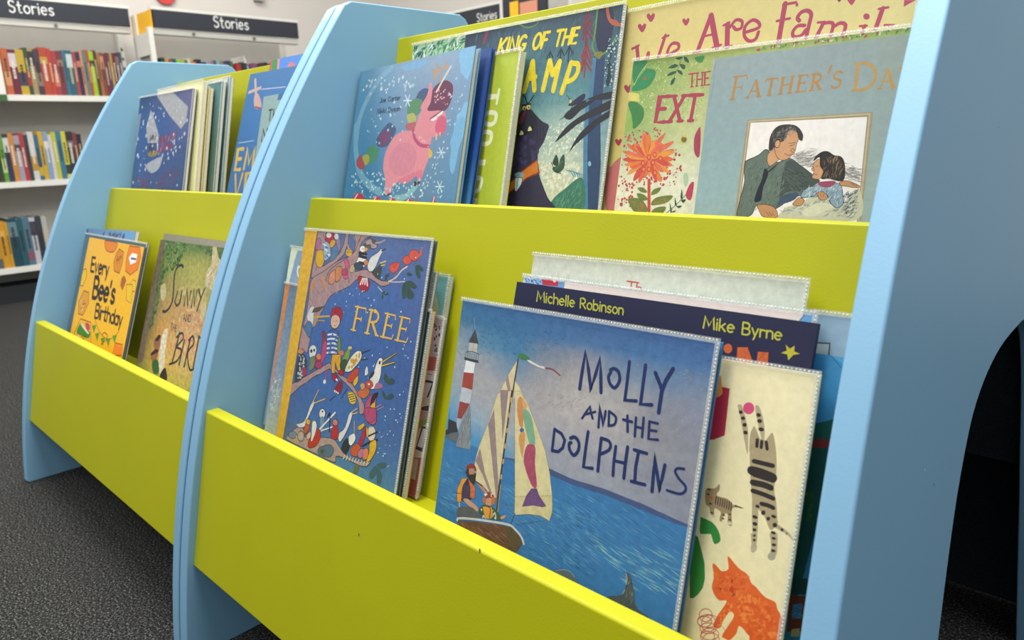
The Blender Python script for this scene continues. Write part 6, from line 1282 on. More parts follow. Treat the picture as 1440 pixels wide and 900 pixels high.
picture_book('hearts', 'picture_book', 'pale yellow picture book with striped red lettering and small hearts', (0.4445, 0.3789, 0.5762), (-0.23085, -0.01909, 0.00449), 0.3175, 0.2734, 0.0070, [
('G',[['dcc97e','ddca82','dccc88','dccc8a'],['e0cd7c','dfcb7c','dccb84','dacb86'],['e4d47c','e0ce7c','dccb80','d8c880']],0.04),
('C','b03c5c',[40.5,257.2,34.7,263.1,33.9,266.5,36.7,267.5,39.4,264.8,41.8,266.9,44.6,265.3,44.5,261.5]),
('C','b03c5c',[30.2,247.3,24.3,253.2,23.4,256.6,26.4,257.6,29.1,254.9,31.5,257.1,34.4,255.5,34.2,251.7]),
('C','b03c5c',[86.8,246.1,82.1,250.9,81.5,253.8,83.8,254.6,85.9,252.4,87.7,254.1,90,252.9,89.9,249.7]),
('C','b03c5c',[20.5,180,14.8,185.4,14,188.8,16.8,189.8,19.5,187.4,21.8,189.6,24.6,188.3,24.5,184.5]),
('C','b03c5c',[15.6,119.8,10.7,124.2,10,127.1,12.5,128.1,14.7,126.1,16.7,128.1,19.1,127.1,19,123.8]),
('C','b03c5c',[260.9,238.5,256.6,243.7,256,246.8,258,247.6,260,245.3,261.7,247.2,263.8,245.9,263.8,242.4]),
('C','6c2838',[249.3,243.3,246.4,246.7,246,248.8,247.4,249.3,248.7,247.8,249.9,249,251.3,248.1,251.2,245.9]),
('P','b03c5c',[306.2,235.3,316,233.6,306.5,229.3]),
('L','b03c5c',4.72,[25.4,231.8,31.1,209.1]),
('L','b03c5c',2.95,[19.1,230.4,27.7,232.9]),
('L','b03c5c',4.95,[41.9,222.4,41.8,211.8]),
('L','b03c5c',4,[62,239.3,56,216.7]),
('L','b03c5c',2.53,[58.5,237.2,66.2,238.7]),
('L','b03c5c',2.91,[30.7,211.8,41.3,215.9]),
('S','b03c5c',3.64,[68.2,216.5,74.5,219.5,80.8,222.6,79.3,227.9,71.7,228.9,67.5,221.7,68.3,210,79,208.7]),
('L','b03c5c',5.11,[115.9,252.5,104.3,214.5]),
('L','b03c5c',6.26,[115.9,252.5,127.6,217.7]),
('L','b03c5c',2.14,[100,215,108.4,215.8]),
('L','b03c5c',2.59,[122.1,217.8,132,219.8]),
('L','b03c5c',2.36,[109.1,231.3,122.8,232.4]),
('L','b03c5c',5.65,[136.6,240.1,139.2,216.7]),
('L','b03c5c',2.56,[132,239.6,138.4,241.7]),
('L','b03c5c',2.29,[134.5,216.8,144.4,217.3]),
('S','b03c5c',3.27,[139.8,236.6,145.5,243,152.4,240.7,152.6,234.1,146.9,233.2,143.7,236.6]),
('S','b03c5c',3.5,[156.6,228.7,171.5,231.3,170.8,236.7,164,240.1,157,235.2,157,225.7,162.9,219.5,169.8,220.3,172.1,227.1]),
('L','b03c5c',5.24,[196.4,251,194.5,211.1]),
('L','b03c5c',2.79,[194.7,250.2,207.7,250.2,208.7,247.2]),
('L','b03c5c',2.58,[190.1,235.1,203.2,235.6]),
('S','b03c5c',3.89,[213.1,231.8,210.9,235,213.8,239.6,219.5,240.4,224,236.3,223.4,227.4,221.8,214.2]),
('S','b03c5c',3.49,[219,226.4,212,226.9,208,221.8,209.8,217,216.8,217.2,220.7,222.2]),
('L','b03c5c',2.23,[231.4,227.3,238.1,226.8]),
('L','b03c5c',3.84,[237.1,226.4,231.2,211.8]),
('S','b03c5c',3.31,[236.1,225.5,242.7,225.6,246.4,222.8,245.4,213.1]),
('S','b03c5c',3.47,[246.6,220.6,252.8,223.5,258,220.5,256.5,211.5]),
('E','b03c5c',[275.8,225.8,2.9,-0.5,0.4,-2.9]),
('L','b03c5c',2.11,[270.9,218,277.2,217.3]),
('L','b03c5c',3.6,[275.2,217.4,273.9,211.1]),
('L','b03c5c',4.17,[289.1,231,285.3,213.7]),
('L','b03c5c',2.26,[285.6,231,293.6,231]),
('L','b03c5c',2.24,[292.6,215.5,300.7,214.3]),
('C','d47878',[3.3,74.1,3.5,86.7,11.4,99,21.7,106.5,31.3,104.6,33.6,49.3,13.6,42.8,6,55.2]),
('S','c06060',0.68,[3.3,74.1,3.5,86.7,11.4,99,21.7,106.5,31.3,104.6,33.6,49.3,13.6,42.8,6,55.2,3.3,74.1]),
('C','dc9488',[0.1,89.9,1.9,97.7,7,96,5.9,89.8])
], bm_('ddca82'), 1, 0, 0.72)
picture_book('flower', 'picture_book', 'white and green picture book with a big orange flower and red title lettering', (0.4710, 0.3688, 0.5762), (-0.22892, -0.00085, 0.00020), 0.2926, 0.2150, 0.0069, [
('G',[['7c9c4c','a0ac60','a4b068','98ac60'],['94ac64','c0c48c','c4c890','c0c890'],['dcd8c0','dcdac4','d8d8c0','d4d4bc'],['e0dccc','dedac8','dcd8c4','dcd8c4']],0.1),
('R',['8cac54','b8c884','a8bc6c','d8dcb0','6c9448'],101,300,[7.2,213.8,94.9,209.8,94.6,158.6,7.2,163.8],3.8,0.87,30,1.5),
('C','2f7c4c',[0.7,214.4,18.2,214,13.7,202.7,3.8,190.4]),
('C','2f8450',[16.1,202.5,19.6,205.4,31.1,201.1,30.8,193.4,23,183.7,4.4,181.1,4.2,187.8]),
('E','b85040',[18.2,194.5,2.2,-0.2,0.2,-1.6]),
('S','b8c880',0.72,[5,187.7,11,200.3,18.8,210]),
('C','3c8444',[78.1,210.4,89.1,211.7,88.6,205.6,84.6,204.8]),
('S','24503c',0.55,[63.4,213.1,59.3,202.3,54.5,186.3]),
('C','24503c',[64.9,213,69.4,211.3,72.4,206,67,208.4]),
('C','24503c',[60.9,205.9,67.7,204,67.7,199.6,63.8,201.2]),
('C','24503c',[59,204.2,54.2,206.5,47.4,202.8,54.9,202.1]),
('C','24503c',[59,199.8,64.3,198,66.5,193.5,60.9,196.5]),
('C','24503c',[58.4,198.6,51.1,198,47.2,194.5,54.5,195.2]),
('C','24503c',[57.3,191.8,56.7,186.1,53.3,184.1,53.3,188.9]),
('C','24503c',[54.7,212.8,63.4,213.1,59.5,210.4]),
('P','d4c86c',[0,180.2,12.9,177.9,16,168.5,0,170.9]),
('L','a83c50',1.72,[75,194,81.2,194.1]),
('L','a83c50',1.73,[78.1,194,79.5,180.3]),
('L','a83c50',1.39,[73.6,193.9,76.4,194]),
('L','a83c50',1.38,[79.8,194,82.5,194.1]),
('L','a83c50',1.38,[76.7,194,79.5,194]),
('L','a83c50',1.38,[78.2,180.2,80.9,180.3]),
('L','a83c50',1.72,[85.5,180.5,84.1,194.1]),
('L','a83c50',1.7,[91.6,180.6,90.2,194.2]),
('L','a83c50',1.7,[84.8,187.3,90.9,187.4]),
('L','a83c50',1.37,[84.2,180.4,86.9,180.5]),
('L','a83c50',1.37,[82.8,194.1,85.5,194.1]),
('L','a83c50',1.36,[90.3,180.6,92.9,180.7]),
('L','a83c50',1.36,[88.8,194.2,91.5,194.2]),
('L','a83c50',1.7,[97.9,194.4,93.1,194.3,94.5,180.7,99.4,180.9]),
('L','a83c50',1.69,[93.8,187.8,98,187.9]),
('L','a83c50',1.35,[96.6,194.3,99.3,194.4]),
('L','a83c50',1.35,[98,180.8,100.7,180.9]),
('C','3c7c40',[0.2,167.7,9.1,169.3,21,161.9,23.6,151.4,18.7,142.8,11.1,139.3,7,153.8]),
('C','8cac54',[0.5,160.1,7.2,152.2,10.5,140.1,4.4,135.8,0,142.1]),
('R',['8cac54','b8c884','d8dcb0','a0b868'],102,160,[21.6,169.3,93.9,166,94.5,142.3,31,143.7],4.2,0.98,30,1.5),
('L','a83c50',4.47,[52.7,172.1,41.6,172.3,39.9,144.8,51.1,144.7]),
('L','a83c50',4.4,[40.8,159.1,50.4,159]),
('L','a83c50',3.49,[49.7,172.1,55.7,172]),
('L','a83c50',3.51,[48.1,144.7,54.1,144.7]),
('L','a83c50',4.29,[59.2,171.9,70.9,144.7]),
('L','a83c50',4.37,[72.5,171.5,57.6,144.7]),
('L','a83c50',3.46,[56.2,172,62.2,171.8]),
('L','a83c50',3.42,[68,144.7,73.9,144.7]),
('L','a83c50',3.4,[69.5,171.6,75.4,171.4]),
('L','a83c50',3.48,[54.6,144.7,60.6,144.7]),
('L','a83c50',4.16,[78.7,171.4,91.6,171]),
('L','a83c50',4.22,[85.2,171.2,83.7,144.6]),
('L','a83c50',3.37,[75.9,171.4,81.6,171.3]),
('L','a83c50',3.32,[88.7,171.1,94.4,170.9]),
('L','a83c50',3.35,[82.3,171.3,88,171.1]),
('L','a83c50',3.36,[80.9,144.6,86.6,144.6]),
('D',['b83c4c','c8505c','a83444'],103,150,[0,136.1,79.8,113.2,82.3,76.2,3.9,75.2],0.5,1.68),
('D',['b83c4c','c8505c'],104,60,[0.2,133,43.5,141.7,54.6,125.3,8.7,114.6],0.5,1.51),
('D',['b83c4c'],105,40,[0,87.4,24,75.5,24.2,51.5,2.2,50.7],0.51,1.69),
('C','d8603c',[40.8,103.5,60,101.3,68.9,104.2,59.1,107.7,40.4,106.7]),
('C','dc7a38',[40.3,102.7,58.9,96.6,68.8,97.6,60,103.1,40.9,106]),
('C','c84c44',[40.3,102.7,56.4,97.2,65.4,98.4,57.6,103.7,40.9,106]),
('C','e09040',[39.7,102.6,57.6,92.1,67.8,89.2,59.9,95.7,40.8,104.5]),
('C','d86c50',[39,102.2,50.2,92.8,58.4,90.6,54,97,41,104.3]),
('C','d8603c',[38.5,102.1,46.2,92.9,53,89.6,50.3,95.7,40.6,103.5]),
('C','dc7a38',[37.7,101.9,48.6,85.7,57.8,79.7,54.6,88.8,40.7,103.4]),
('C','c84c44',[37.5,102.1,45.4,86,52.4,79,50.2,87.6,39.9,102.8]),
('C','e09040',[36.6,102.2,38.1,90.7,42,84.7,43,91,39,102.3]),
('C','d86c50',[35.5,102.5,33.6,90.8,36.2,84,39.3,90,38.4,102.1]),
('C','d8603c',[34.8,103,28.3,87.3,28.7,78.2,34.2,85.5,37.7,102]),
('C','dc7a38',[33.9,103.6,24.9,91.9,24.5,83.7,31.7,88.6,37.3,101.9]),
('C','c84c44',[33.8,103.7,22.6,89.7,21.2,80.4,29.4,86.2,37.2,101.9]),
('C','e09040',[33.5,104.5,17.2,95,11.6,87.6,21.6,91,35.6,102.5]),
('C','d86c50',[33.5,104.6,21.7,99.1,17.7,93.7,25.4,95.3,35.3,102.7]),
('C','d8603c',[33.1,105.3,19.1,101.1,14.1,95.4,23.1,95.7,35.1,102.6]),
('C','dc7a38',[33.2,105.7,14.9,102.7,7,97.9,17.5,97.6,34.5,103.2]),
('C','c84c44',[33.3,106.5,12.6,107.6,2.7,104.5,13.8,101.9,33.9,103.8]),
('C','e09040',[33.6,107.2,16.2,111.2,6.9,109.3,16,104.9,33.5,104.2]),
('C','d86c50',[33.7,107.1,12,113.5,0.4,114.2,11.2,109.4,33.4,105.1]),
('C','d8603c',[34.5,107.8,16.5,118.7,5.8,122.2,14.1,115.3,33.3,106.1]),
('C','dc7a38',[35.4,108.4,23.7,119.2,14.7,122.4,19.3,115.2,33.2,106.4]),
('C','c84c44',[35.2,108.2,26,117.2,18.6,120.1,22.4,114,33.4,106.6]),
('C','e09040',[37,108.5,31.7,120.4,24.6,125.4,25,118.3,33.7,107.4]),
('C','d86c50',[37.4,108.4,32.1,126.2,25.7,134.6,26.1,125.3,34.5,107.9]),
('C','d8603c',[38.1,108.3,35.5,123,29.5,130.2,28,122.4,34.3,108]),
('C','dc7a38',[38.6,108.1,38.2,124.3,33.2,132.7,30.5,124.6,34.7,108.2]),
('C','c84c44',[39.9,107.4,44.6,116.7,42.1,123.4,36.6,119.3,35.8,108.6]),
('C','e09040',[39.7,107.4,45.2,118.8,43.8,126.3,38.4,121.2,36.2,108.5]),
('C','d86c50',[40.8,106.2,51.2,114.6,52.4,121.9,44.5,119.3,37.4,108.6]),
('C','d8603c',[40.5,106.2,51.6,113.6,54.5,119.9,47.1,117.4,38.2,108.1]),
('C','dc7a38',[40.6,106,51.1,111.3,54.4,116.5,47.4,115,38.7,107.8]),
('C','c84c44',[40.9,105,60.6,109.6,68.7,114.4,58.2,113.9,39.6,107.2]),
('C','e09040',[41,104.6,61.2,107.8,69.4,112.8,58.6,113.3,39.6,107.4]),
('C','d8684c',[43,122.7,53.5,132.6,53.9,129.7,47.2,118.2]),
('C','d8684c',[47.4,116.8,64.1,123.6,65.4,120.7,51.5,112.3]),
('E','c04838',[37.7,106.7,3,-0.1,0.5,-3.3]),
('E','e08048',[37.7,106.7,1.6,0,0.3,-1.9]),
('E','c04838',[44.8,109.2,2.9,0,0.5,-3.2]),
('E','e08048',[44.8,109.2,1.6,0,0.3,-1.9]),
('E','c04838',[30.8,100.1,3,0,0.6,-3.3]),
('E','e08048',[30.8,100.1,1.6,0,0.3,-1.9]),
('E','c04838',[43.9,100.7,2.9,0,0.5,-3.2]),
('E','e08048',[43.9,100.7,1.6,0,0.3,-1.9]),
('E','c04838',[52.7,105,2.9,0,0.5,-3.2]),
('E','e08048',[52.7,105,1.5,0,0.3,-1.9]),
('E','c04838',[32.8,93.4,3,0,0.5,-3.2]),
('E','e08048',[32.8,93.4,1.6,0,0.3,-1.9]),
('E','c04838',[48.2,89.7,3,0,0.5,-3.2]),
('E','e08048',[48.2,89.7,1.6,0,0.3,-1.9]),
('E','c04838',[39.8,93.4,3,0,0.5,-3.2]),
('E','e08048',[39.8,93.4,1.6,0,0.3,-1.9]),
('S','c04838',3.84,[41.7,81.6,47.5,44.8]),
('C','6c7838',[28.1,72.5,35.1,73.4,41.5,68.3,34.1,68.2]),
('C','6c7838',[46.9,65.5,49.4,71.4,58.5,73.7,55.1,67.8]),
('C','6c7838',[28.1,66.6,38.1,65.3,43.3,60.2,33.8,59.2]),
('C','6c7838',[17.3,60.3,33.5,60.7,43.7,52.1,43.8,46.2,32.6,44.3,23.6,49.9]),
('C','6c7838',[48.5,55.2,54.2,62.7,74.1,65.3,68.6,58,55.5,54.7]),
('C','6c7838',[50.7,46.4,56,51.8,67.7,52.9,63.8,45.5]),
('R',['b85c48','94844c'],106,40,[21.2,58.9,41.5,55,41.2,46.1,26.5,48.5],3.3,0.99,-40,0.5),
('R',['b85c48','8c8c48'],107,36,[50,56.7,70.9,64.3,66.9,57.9,53.7,55.4],3.2,0.96,30,0.5),
('S','24503c',0.61,[68.8,45.7,79.1,54.7,90.3,66.4]),
('C','24503c',[72,57.4,75.9,48.8,74.4,47.3]),
('C','24503c',[76,48.1,80.7,49.7,78.6,47.5]),
('C','24503c',[77.7,63.3,81.1,54.7,78.5,56.1]),
('C','24503c',[80.8,54,87.3,54.9,84.4,52.3]),
('C','24503c',[84.5,72.7,87,62.1,84.3,63.4]),
('C','24503c',[85.6,60.6,91.1,61.5,88.4,57.8]),
('C','b83c58',[90.1,67.8,93.4,77.8,97.9,79.2,97.4,62.3,92.6,62.2]),
('C','a83c58',[90.9,124.3,93.4,134,97.1,135.2,99.9,107.3,93.9,110.2]),
('C','acc0a4',[84,86.2,87.5,89.8,91.1,82,88.2,74.9]),
('E','7c6428',[78.8,124.9,3.5,-0.1,0.4,-3.1]),
('E','d8c04c',[78.9,128.9,1.7,-0.1,0.3,-1.8]),
('E','d8c04c',[76.5,121.5,1.6,0,0.2,-1.4]),
('E','b83c48',[8.8,54,2.2,0.1,0.3,-2.1]),
('R',['b83c50','3c8444','d8d8b0','a8b860','68944c'],108,80,[143.9,214,285.9,215,287.4,211.9,144.5,210.5],4.9,1.7,0,1.5)
], bm_('c0c890'), 1, 0, 0.82)
picture_book('father', 'picture_book', 'grey-blue book with gold lettering and a framed picture of a man and a girl', (0.5805, 0.3581, 0.5764), (-0.22609, -0.01244, 0.00286), 0.1866, 0.2056, 0.0075, [
('G',[['98a8a8','9aaaac','94a2a2','98a69c'],['94acb0','96acb0','98aaac','9cacaa'],['98b4ba','98b2b6','9cb2b2','a0b4b0'],['a8bcb4','a0b8b4','a0b6b2','a8b8a8']],0.06),
('S','8498a0',0.63,[2.8,205.6,3.7,181.2,1.7,157.4]),
('P','a8b0b0',[0,205.6,2.7,205.6,0.7,193.4,0,189.1]),
('S','c4ccc8',0.51,[2,202.8,0,193.7]),
('L','b8894a',2.75,[27,162.7,28.6,184.9]),
('L','b8894a',1.35,[25,184.9,39.8,185,40.2,181.5]),
('L','b8894a',1.37,[27.8,174.3,35.5,174.4]),
('L','b8894a',1.09,[35.7,176.2,35.4,172.6]),
('L','b8894a',1.24,[23.7,162.6,30.2,162.8]),
('L','b8894a',1.34,[43,163.1,49.9,179]),
('L','b8894a',2.66,[49.9,179,54.6,163.5]),
('L','b8894a',1.33,[45.5,168.9,52.5,169]),
('L','b8894a',1.21,[41.1,163.1,44.9,163.2]),
('L','b8894a',1.19,[52.5,163.4,56.6,163.5]),
('L','b8894a',2.61,[65.1,163.7,66.2,179.2]),
('L','b8894a',1.3,[60,176.8,60.5,179.1,71.7,179.3,72,177]),
('L','b8894a',1.18,[62.9,163.7,67.3,163.8]),
('L','b8894a',2.57,[76.2,164.1,77.2,179.4]),
('L','b8894a',2.54,[85.2,164.3,86.2,179.5]),
('L','b8894a',1.27,[76.8,172,85.7,172.2]),
('L','b8894a',1.16,[74.1,164,78.4,164.1]),
('L','b8894a',1.15,[75.1,179.3,79.4,179.4]),
('L','b8894a',1.14,[83,164.2,87.3,164.4]),
('L','b8894a',1.14,[84,179.4,88.3,179.5]),
('L','b8894a',2.51,[92.8,164.5,93.8,179.6]),
('L','b8894a',1.24,[91.5,179.5,100.6,179.7,100.8,177.3]),
('L','b8894a',1.25,[93.3,172.5,98.6,172.6]),
('L','b8894a',1,[98.7,173.8,98.5,171.4]),
('L','b8894a',1.24,[90.5,164.5,100.4,164.7,101.1,167.4]),
('L','b8894a',2.46,[105.8,164.9,106.7,179.7]),
('L','b8894a',1.35,[104.5,179.7,108.9,179.8]),
('L','b8894a',2.07,[108.9,179.8,108.9,179.8,110.8,179.4,112.2,178.4,113,177,112.9,175.3,112,173.8,110.4,172.8,108.4,172.4]),
('L','b8894a',1.36,[108.4,172.4,106.2,172.3]),
('L','b8894a',2.44,[108.8,172.4,113.5,165.4]),
('L','b8894a',1.11,[103.7,164.8,107.8,164.9]),
('L','b8894a',1.1,[112.7,165.1,115.3,165.1]),
('L','b8894a',1.93,[121.2,185.6,119.3,179.9]),
('L','b8894a',1.91,[131.5,178.3,130.4,179.5,128.9,180,127.2,179.7,125.8,178.7,125,177.2,124.9,175.6,125.6,174.1,127,173.2,128.5,172.9,130.3,172.1,131.4,170.7,131.6,168.8,130.8,167,129.2,165.8,127.2,165.3,125.3,165.8,123.9,167.1]),
('L','c8963e',2.48,[145.3,161.5,144.4,185]),
('L','c8963e',1.23,[141,185.1,148.9,184.8]),
('L','c8963e',1.23,[141.9,161.5,149.8,161.4]),
('L','c8963e',2.3,[148.9,184.8,152.2,184.2,155.3,182.7,157.8,180.4,159.7,177.6,160.8,174.4,160.9,171.1,160.1,168,158.5,165.2,156.1,163.1,153.1,161.8,149.8,161.4]),
('L','c8963e',1.19,[165.9,161.1,170.6,177.5]),
('L','c8963e',2.36,[170.6,177.5,176.7,160.9]),
('L','c8963e',1.18,[167.6,167,174.1,166.9]),
('L','c8963e',1.08,[164.1,161.1,167.6,161.1]),
('L','c8963e',1.06,[174.8,160.9,178.6,160.9]),
('L','c8963e',2.32,[181.3,177.1,186.6,168.5]),
('L','c8963e',1.16,[186.6,176.7,186.6,168.5]),
('L','c8963e',2.32,[186.6,168.5,186.6,160.7]),
('L','c8963e',1.04,[185.2,160.8,186.6,160.7]),
('L','c8963e',1.05,[179.2,177.2,183.3,177]),
('L','c8963e',1.03,[186.6,176.8,186.6,176.6]),
('P','ab9672',[46.1,141.4,163.1,141.3,166,46.6,45.6,46.4]),
('P','c4b898',[47.6,140.4,161.3,140.3,164.5,46.6,47.4,46.4]),
('P','a08c68',[48.7,139.1,159.9,138.9,162.9,46.5,48.7,46.7]),
('P','fbf2ee',[49.9,138.3,158.8,137.4,162.8,35.3,49.6,35.3]),
('R',['9c9894','b4aeac','7c7878','ccc4c0'],111,160,[94.8,106.1,115.5,111.3,117.9,93.9,105.9,95.2],10.8,0.6,15,0.3),
('R',['8c8884','6c6864','a49c9c'],112,90,[144.5,98,160.6,91,159.9,79.9,146.5,83.3],7.8,0.56,-10,0.3),
('C','64746a',[49.8,101.1,62.1,106.4,70.4,111.6,80.9,99.3,92.8,102.6,100.6,98.9,111.3,90.5,121.9,81.1,111.2,74.1,109.6,68.3,100.3,65.8,90.5,57.3,78.6,52.2,67.6,58.1,62.4,48.1,48.7,46.5,48.8,60.2,51.4,80.1,49.6,92.5]),
('S','20241f',0.72,[49.8,101.1,62.1,106.4,70.4,111.6,80.9,99.3,92.8,102.6,100.6,98.9,111.3,90.5,121.9,81.1,111.2,74.1,109.6,68.3,100.3,65.8,90.5,57.3,78.6,52.2,67.6,58.1,62.4,48.1,48.7,46.5,48.8,60.2,51.4,80.1,49.6,92.5,49.8,101.1]),
('C','44504c',[90.9,99.1,100.6,98.9,121.4,84.6,124.4,80,111.3,73,94.8,70.5,89.6,63.3,88.6,80]),
('R',['303834','788878','505c54','8a988a'],113,200,[51.4,98.6,93.3,99,91.5,58.5,50.2,50.3],7.7,0.51,60,0.5),
('R',['242c28','5c6a60'],114,120,[91.2,96.7,111.4,89.3,113.7,73,93,65.7],7.2,0.48,-30,0.4),
('C','141c2c',[70.4,93.4,74.9,88.5,71.6,75.2,70.8,63,64.5,61.7,65.2,70.3,69.2,83.7]),
('C','20242c',[73.4,89.7,81.3,96.9,84.7,99.2,77.1,90.9]),
('C','d8a074',[72.2,107.9,79.1,112.5,84,104,80.9,99.3,75.1,95.8,71.7,101.9]),
('S','3c2c20',0.49,[72.2,107.9,79.1,112.5,84,104,80.9,99.3,75.1,95.8,71.7,101.9,72.2,107.9]),
('C','d8a074',[78.4,117.3,81.5,122,88.1,127.6,95.3,128.5,100.4,122.3,98.8,116.5,97.9,108.3,94.9,104.9,92.8,102.6,86.9,100.9,81.5,104,78,111.3]),
('S','3c2c20',0.48,[78.4,117.3,81.5,122,88.1,127.6,95.3,128.5,100.4,122.3,98.8,116.5,97.9,108.3,94.9,104.9,92.8,102.6,86.9,100.9,81.5,104,78,111.3,78.4,117.3]),
('C','34302c',[72.5,110.3,71.6,121.2,74.2,129.5,79.9,134,89.6,134.4,97.3,131.9,103.3,124.6,103.3,118.7,99.9,121.2,96.5,128.4,89.2,128.8,87.7,121.7,83.3,118.3,79.4,119.7,77.7,113.7]),
('S','201c18',0.36,[72.5,110.3,71.6,121.2,74.2,129.5,79.9,134,89.6,134.4,97.3,131.9,103.3,124.6,103.3,118.7,99.9,121.2,96.5,128.4,89.2,128.8,87.7,121.7,83.3,118.3,79.4,119.7,77.7,113.7,72.5,110.3]),
('R',['a8a49c','5c5850','88847c'],115,110,[73.1,128.3,91.1,132.8,99,128.3,76.4,113.8],4.9,0.37,50,0.6),
('E','3c2c20',[80.1,116.7,2.8,-0.9,-0.5,-4]),
('E','d8a074',[80.1,116.7,2.3,-0.7,-0.4,-3.3]),
('S','2c2420',0.48,[92.4,114.4,96.5,115.5]),
('S','2c2420',0.48,[90.9,116.8,97.5,117.2]),
('C','d09870',[95.2,112,98.2,109.5,97,107.8,93.7,109.7]),
('S','3c2c20',0.36,[95.2,112,98.2,109.5,97,107.8,93.7,109.7,95.2,112]),
('S','7c3c34',0.6,[88.5,107.4,92.4,105.5,95.3,106.7]),
('C','3c5068',[91.6,66.9,102.1,70.6,107.1,69.4,103.1,63.5,90.3,58.5,86.9,56]),
('C','cfcbb0',[90.4,48.9,96.8,56.3,106,60,121.5,67.2,128.6,66.2,138.6,59.4,143.4,57.2,151.2,64.2,160.7,74.3,161.2,46.5,90.7,46.5]),
('R',['e4e0c8','a8b0a4','7c8890','54606c'],116,200,[89.9,52.5,128.9,63.9,158.1,62,160,47.5],8.5,0.61,25,0.5),
('R',['4c5c6c','e8e4d0','2c3a48'],117,90,[148.1,70.9,159.6,74.3,160.6,50.9,149.6,51.7],6.7,0.67,50,0.5),
('C','e0dcc0',[111.9,51.9,120.3,59.1,131.5,61.6,141,58.3,132.6,53.6,121.7,48.7]),
('C','8ca4b4',[120.2,76.5,126.8,78.8,142.6,78.8,147.3,68.6,148.4,60.7,143.4,57.2,137.1,61.7,132.8,68.5,121.5,67.2,111.1,65.9,109.4,69.4,114.5,75.3]),
('S','202830',0.57,[120.2,76.5,126.8,78.8,142.6,78.8,147.3,68.6,148.4,60.7,143.4,57.2,137.1,61.7,132.8,68.5,121.5,67.2,111.1,65.9,109.4,69.4,114.5,75.3,120.2,76.5]),
('R',['e0e8e8','4c6478','c8d8dc'],118,120,[113.4,75.3,143.9,77.7,147.5,59.6,114.3,68.3],5.9,0.47,60,0.3),
('C','a04460',[123.8,80,130,81.1,139,81.1,137.3,77.1,130.7,75.4,125.4,77.1]),
('C','d8a074',[116.5,95.1,118.8,99.6,122.7,100.7,128.5,91.4,126.1,84.6,121.7,82.9,117.4,84.6,118.5,89.2]),
('S','3c2c20',0.46,[116.5,95.1,118.8,99.6,122.7,100.7,128.5,91.4,126.1,84.6,121.7,82.9,117.4,84.6,118.5,89.2,116.5,95.1]),
('C','231d1a',[117.1,99.7,117.7,103.1,122.9,107.6,128.6,108,134.7,104.4,141.6,102.5,145.5,94.6,146.5,83.3,142.3,81.1,133.1,83.4,126.2,83.4,127,90.3,123.5,94.9,121.8,103]),
('S','18140f',0.33,[117.1,99.7,117.7,103.1,122.9,107.6,128.6,108,134.7,104.4,141.6,102.5,145.5,94.6,146.5,83.3,142.3,81.1,133.1,83.4,126.2,83.4,127,90.3,123.5,94.9,121.8,103,117.1,99.7]),
('R',['b8946c','6c5440','483c34'],119,110,[124.5,104.1,141.8,101.4,145.2,84.4,128.3,84.5],6.9,0.34,80,0.4),
('S','2c2420',0.46,[119.5,94.4,121.8,95]),
('S','8c3c38',0.58,[118.1,88.1,121.7,86.9]),
('C','d09870',[115.7,92.8,117.9,93.9,118.2,91,116.3,91]),
('S','3c2c20',0.35,[115.7,92.8,117.9,93.9,118.2,91,116.3,91,115.7,92.8]),
('C','c89060',[142.5,79.9,148.9,81.6,159.2,77.7,160.5,75.4,155.2,75.4,149.6,76.5,144.5,77.1]),
('S','3c2c20',0.44,[142.5,79.9,148.9,81.6,159.2,77.7,160.5,75.4,155.2,75.4,149.6,76.5,144.5,77.1,142.5,79.9]),
('C','c89060',[67.6,58.1,76.4,58.9,85.7,56,89.8,48.9,87,46.4,75.5,47.3,71,52]),
('S','3c2c20',0.49,[67.6,58.1,76.4,58.9,85.7,56,89.8,48.9,87,46.4,75.5,47.3,71,52,67.6,58.1]),
('C','c89060',[102.4,59.9,107.5,65.9,113.2,63.6,110.9,58.9,106.2,58.2]),
('S','3c2c20',0.47,[102.4,59.9,107.5,65.9,113.2,63.6,110.9,58.9,106.2,58.2,102.4,59.9]),
('C','c89060',[123.5,69.6,127.8,71.9,133.4,68.5,133.4,64.5,127.7,64.4]),
('S','3c2c20',0.46,[123.5,69.6,127.8,71.9,133.4,68.5,133.4,64.5,127.7,64.4,123.5,69.6]),
('S','5c4030',0.37,[77.4,52.2,81.7,48.1]),
('S','5c4030',0.35,[125.7,70.2,125.6,66.7]),
('S','5c4030',0.33,[152.4,79.9,156,77.1]),
('S','5c4030',0.37,[80.6,51.8,84.3,48.1]),
('S','5c4030',0.34,[127.8,70.2,127.9,66.7]),
('S','5c4030',0.33,[154.6,79.2,157.4,76.7]),
('S','5c4030',0.37,[83.8,51.4,86.8,48.2]),
('S','5c4030',0.34,[129.9,70.2,130.2,66.7]),
('S','5c4030',0.33,[156.9,78.6,158.7,76.2])
], bm_('94acb0'), 0, 1, 0.74)
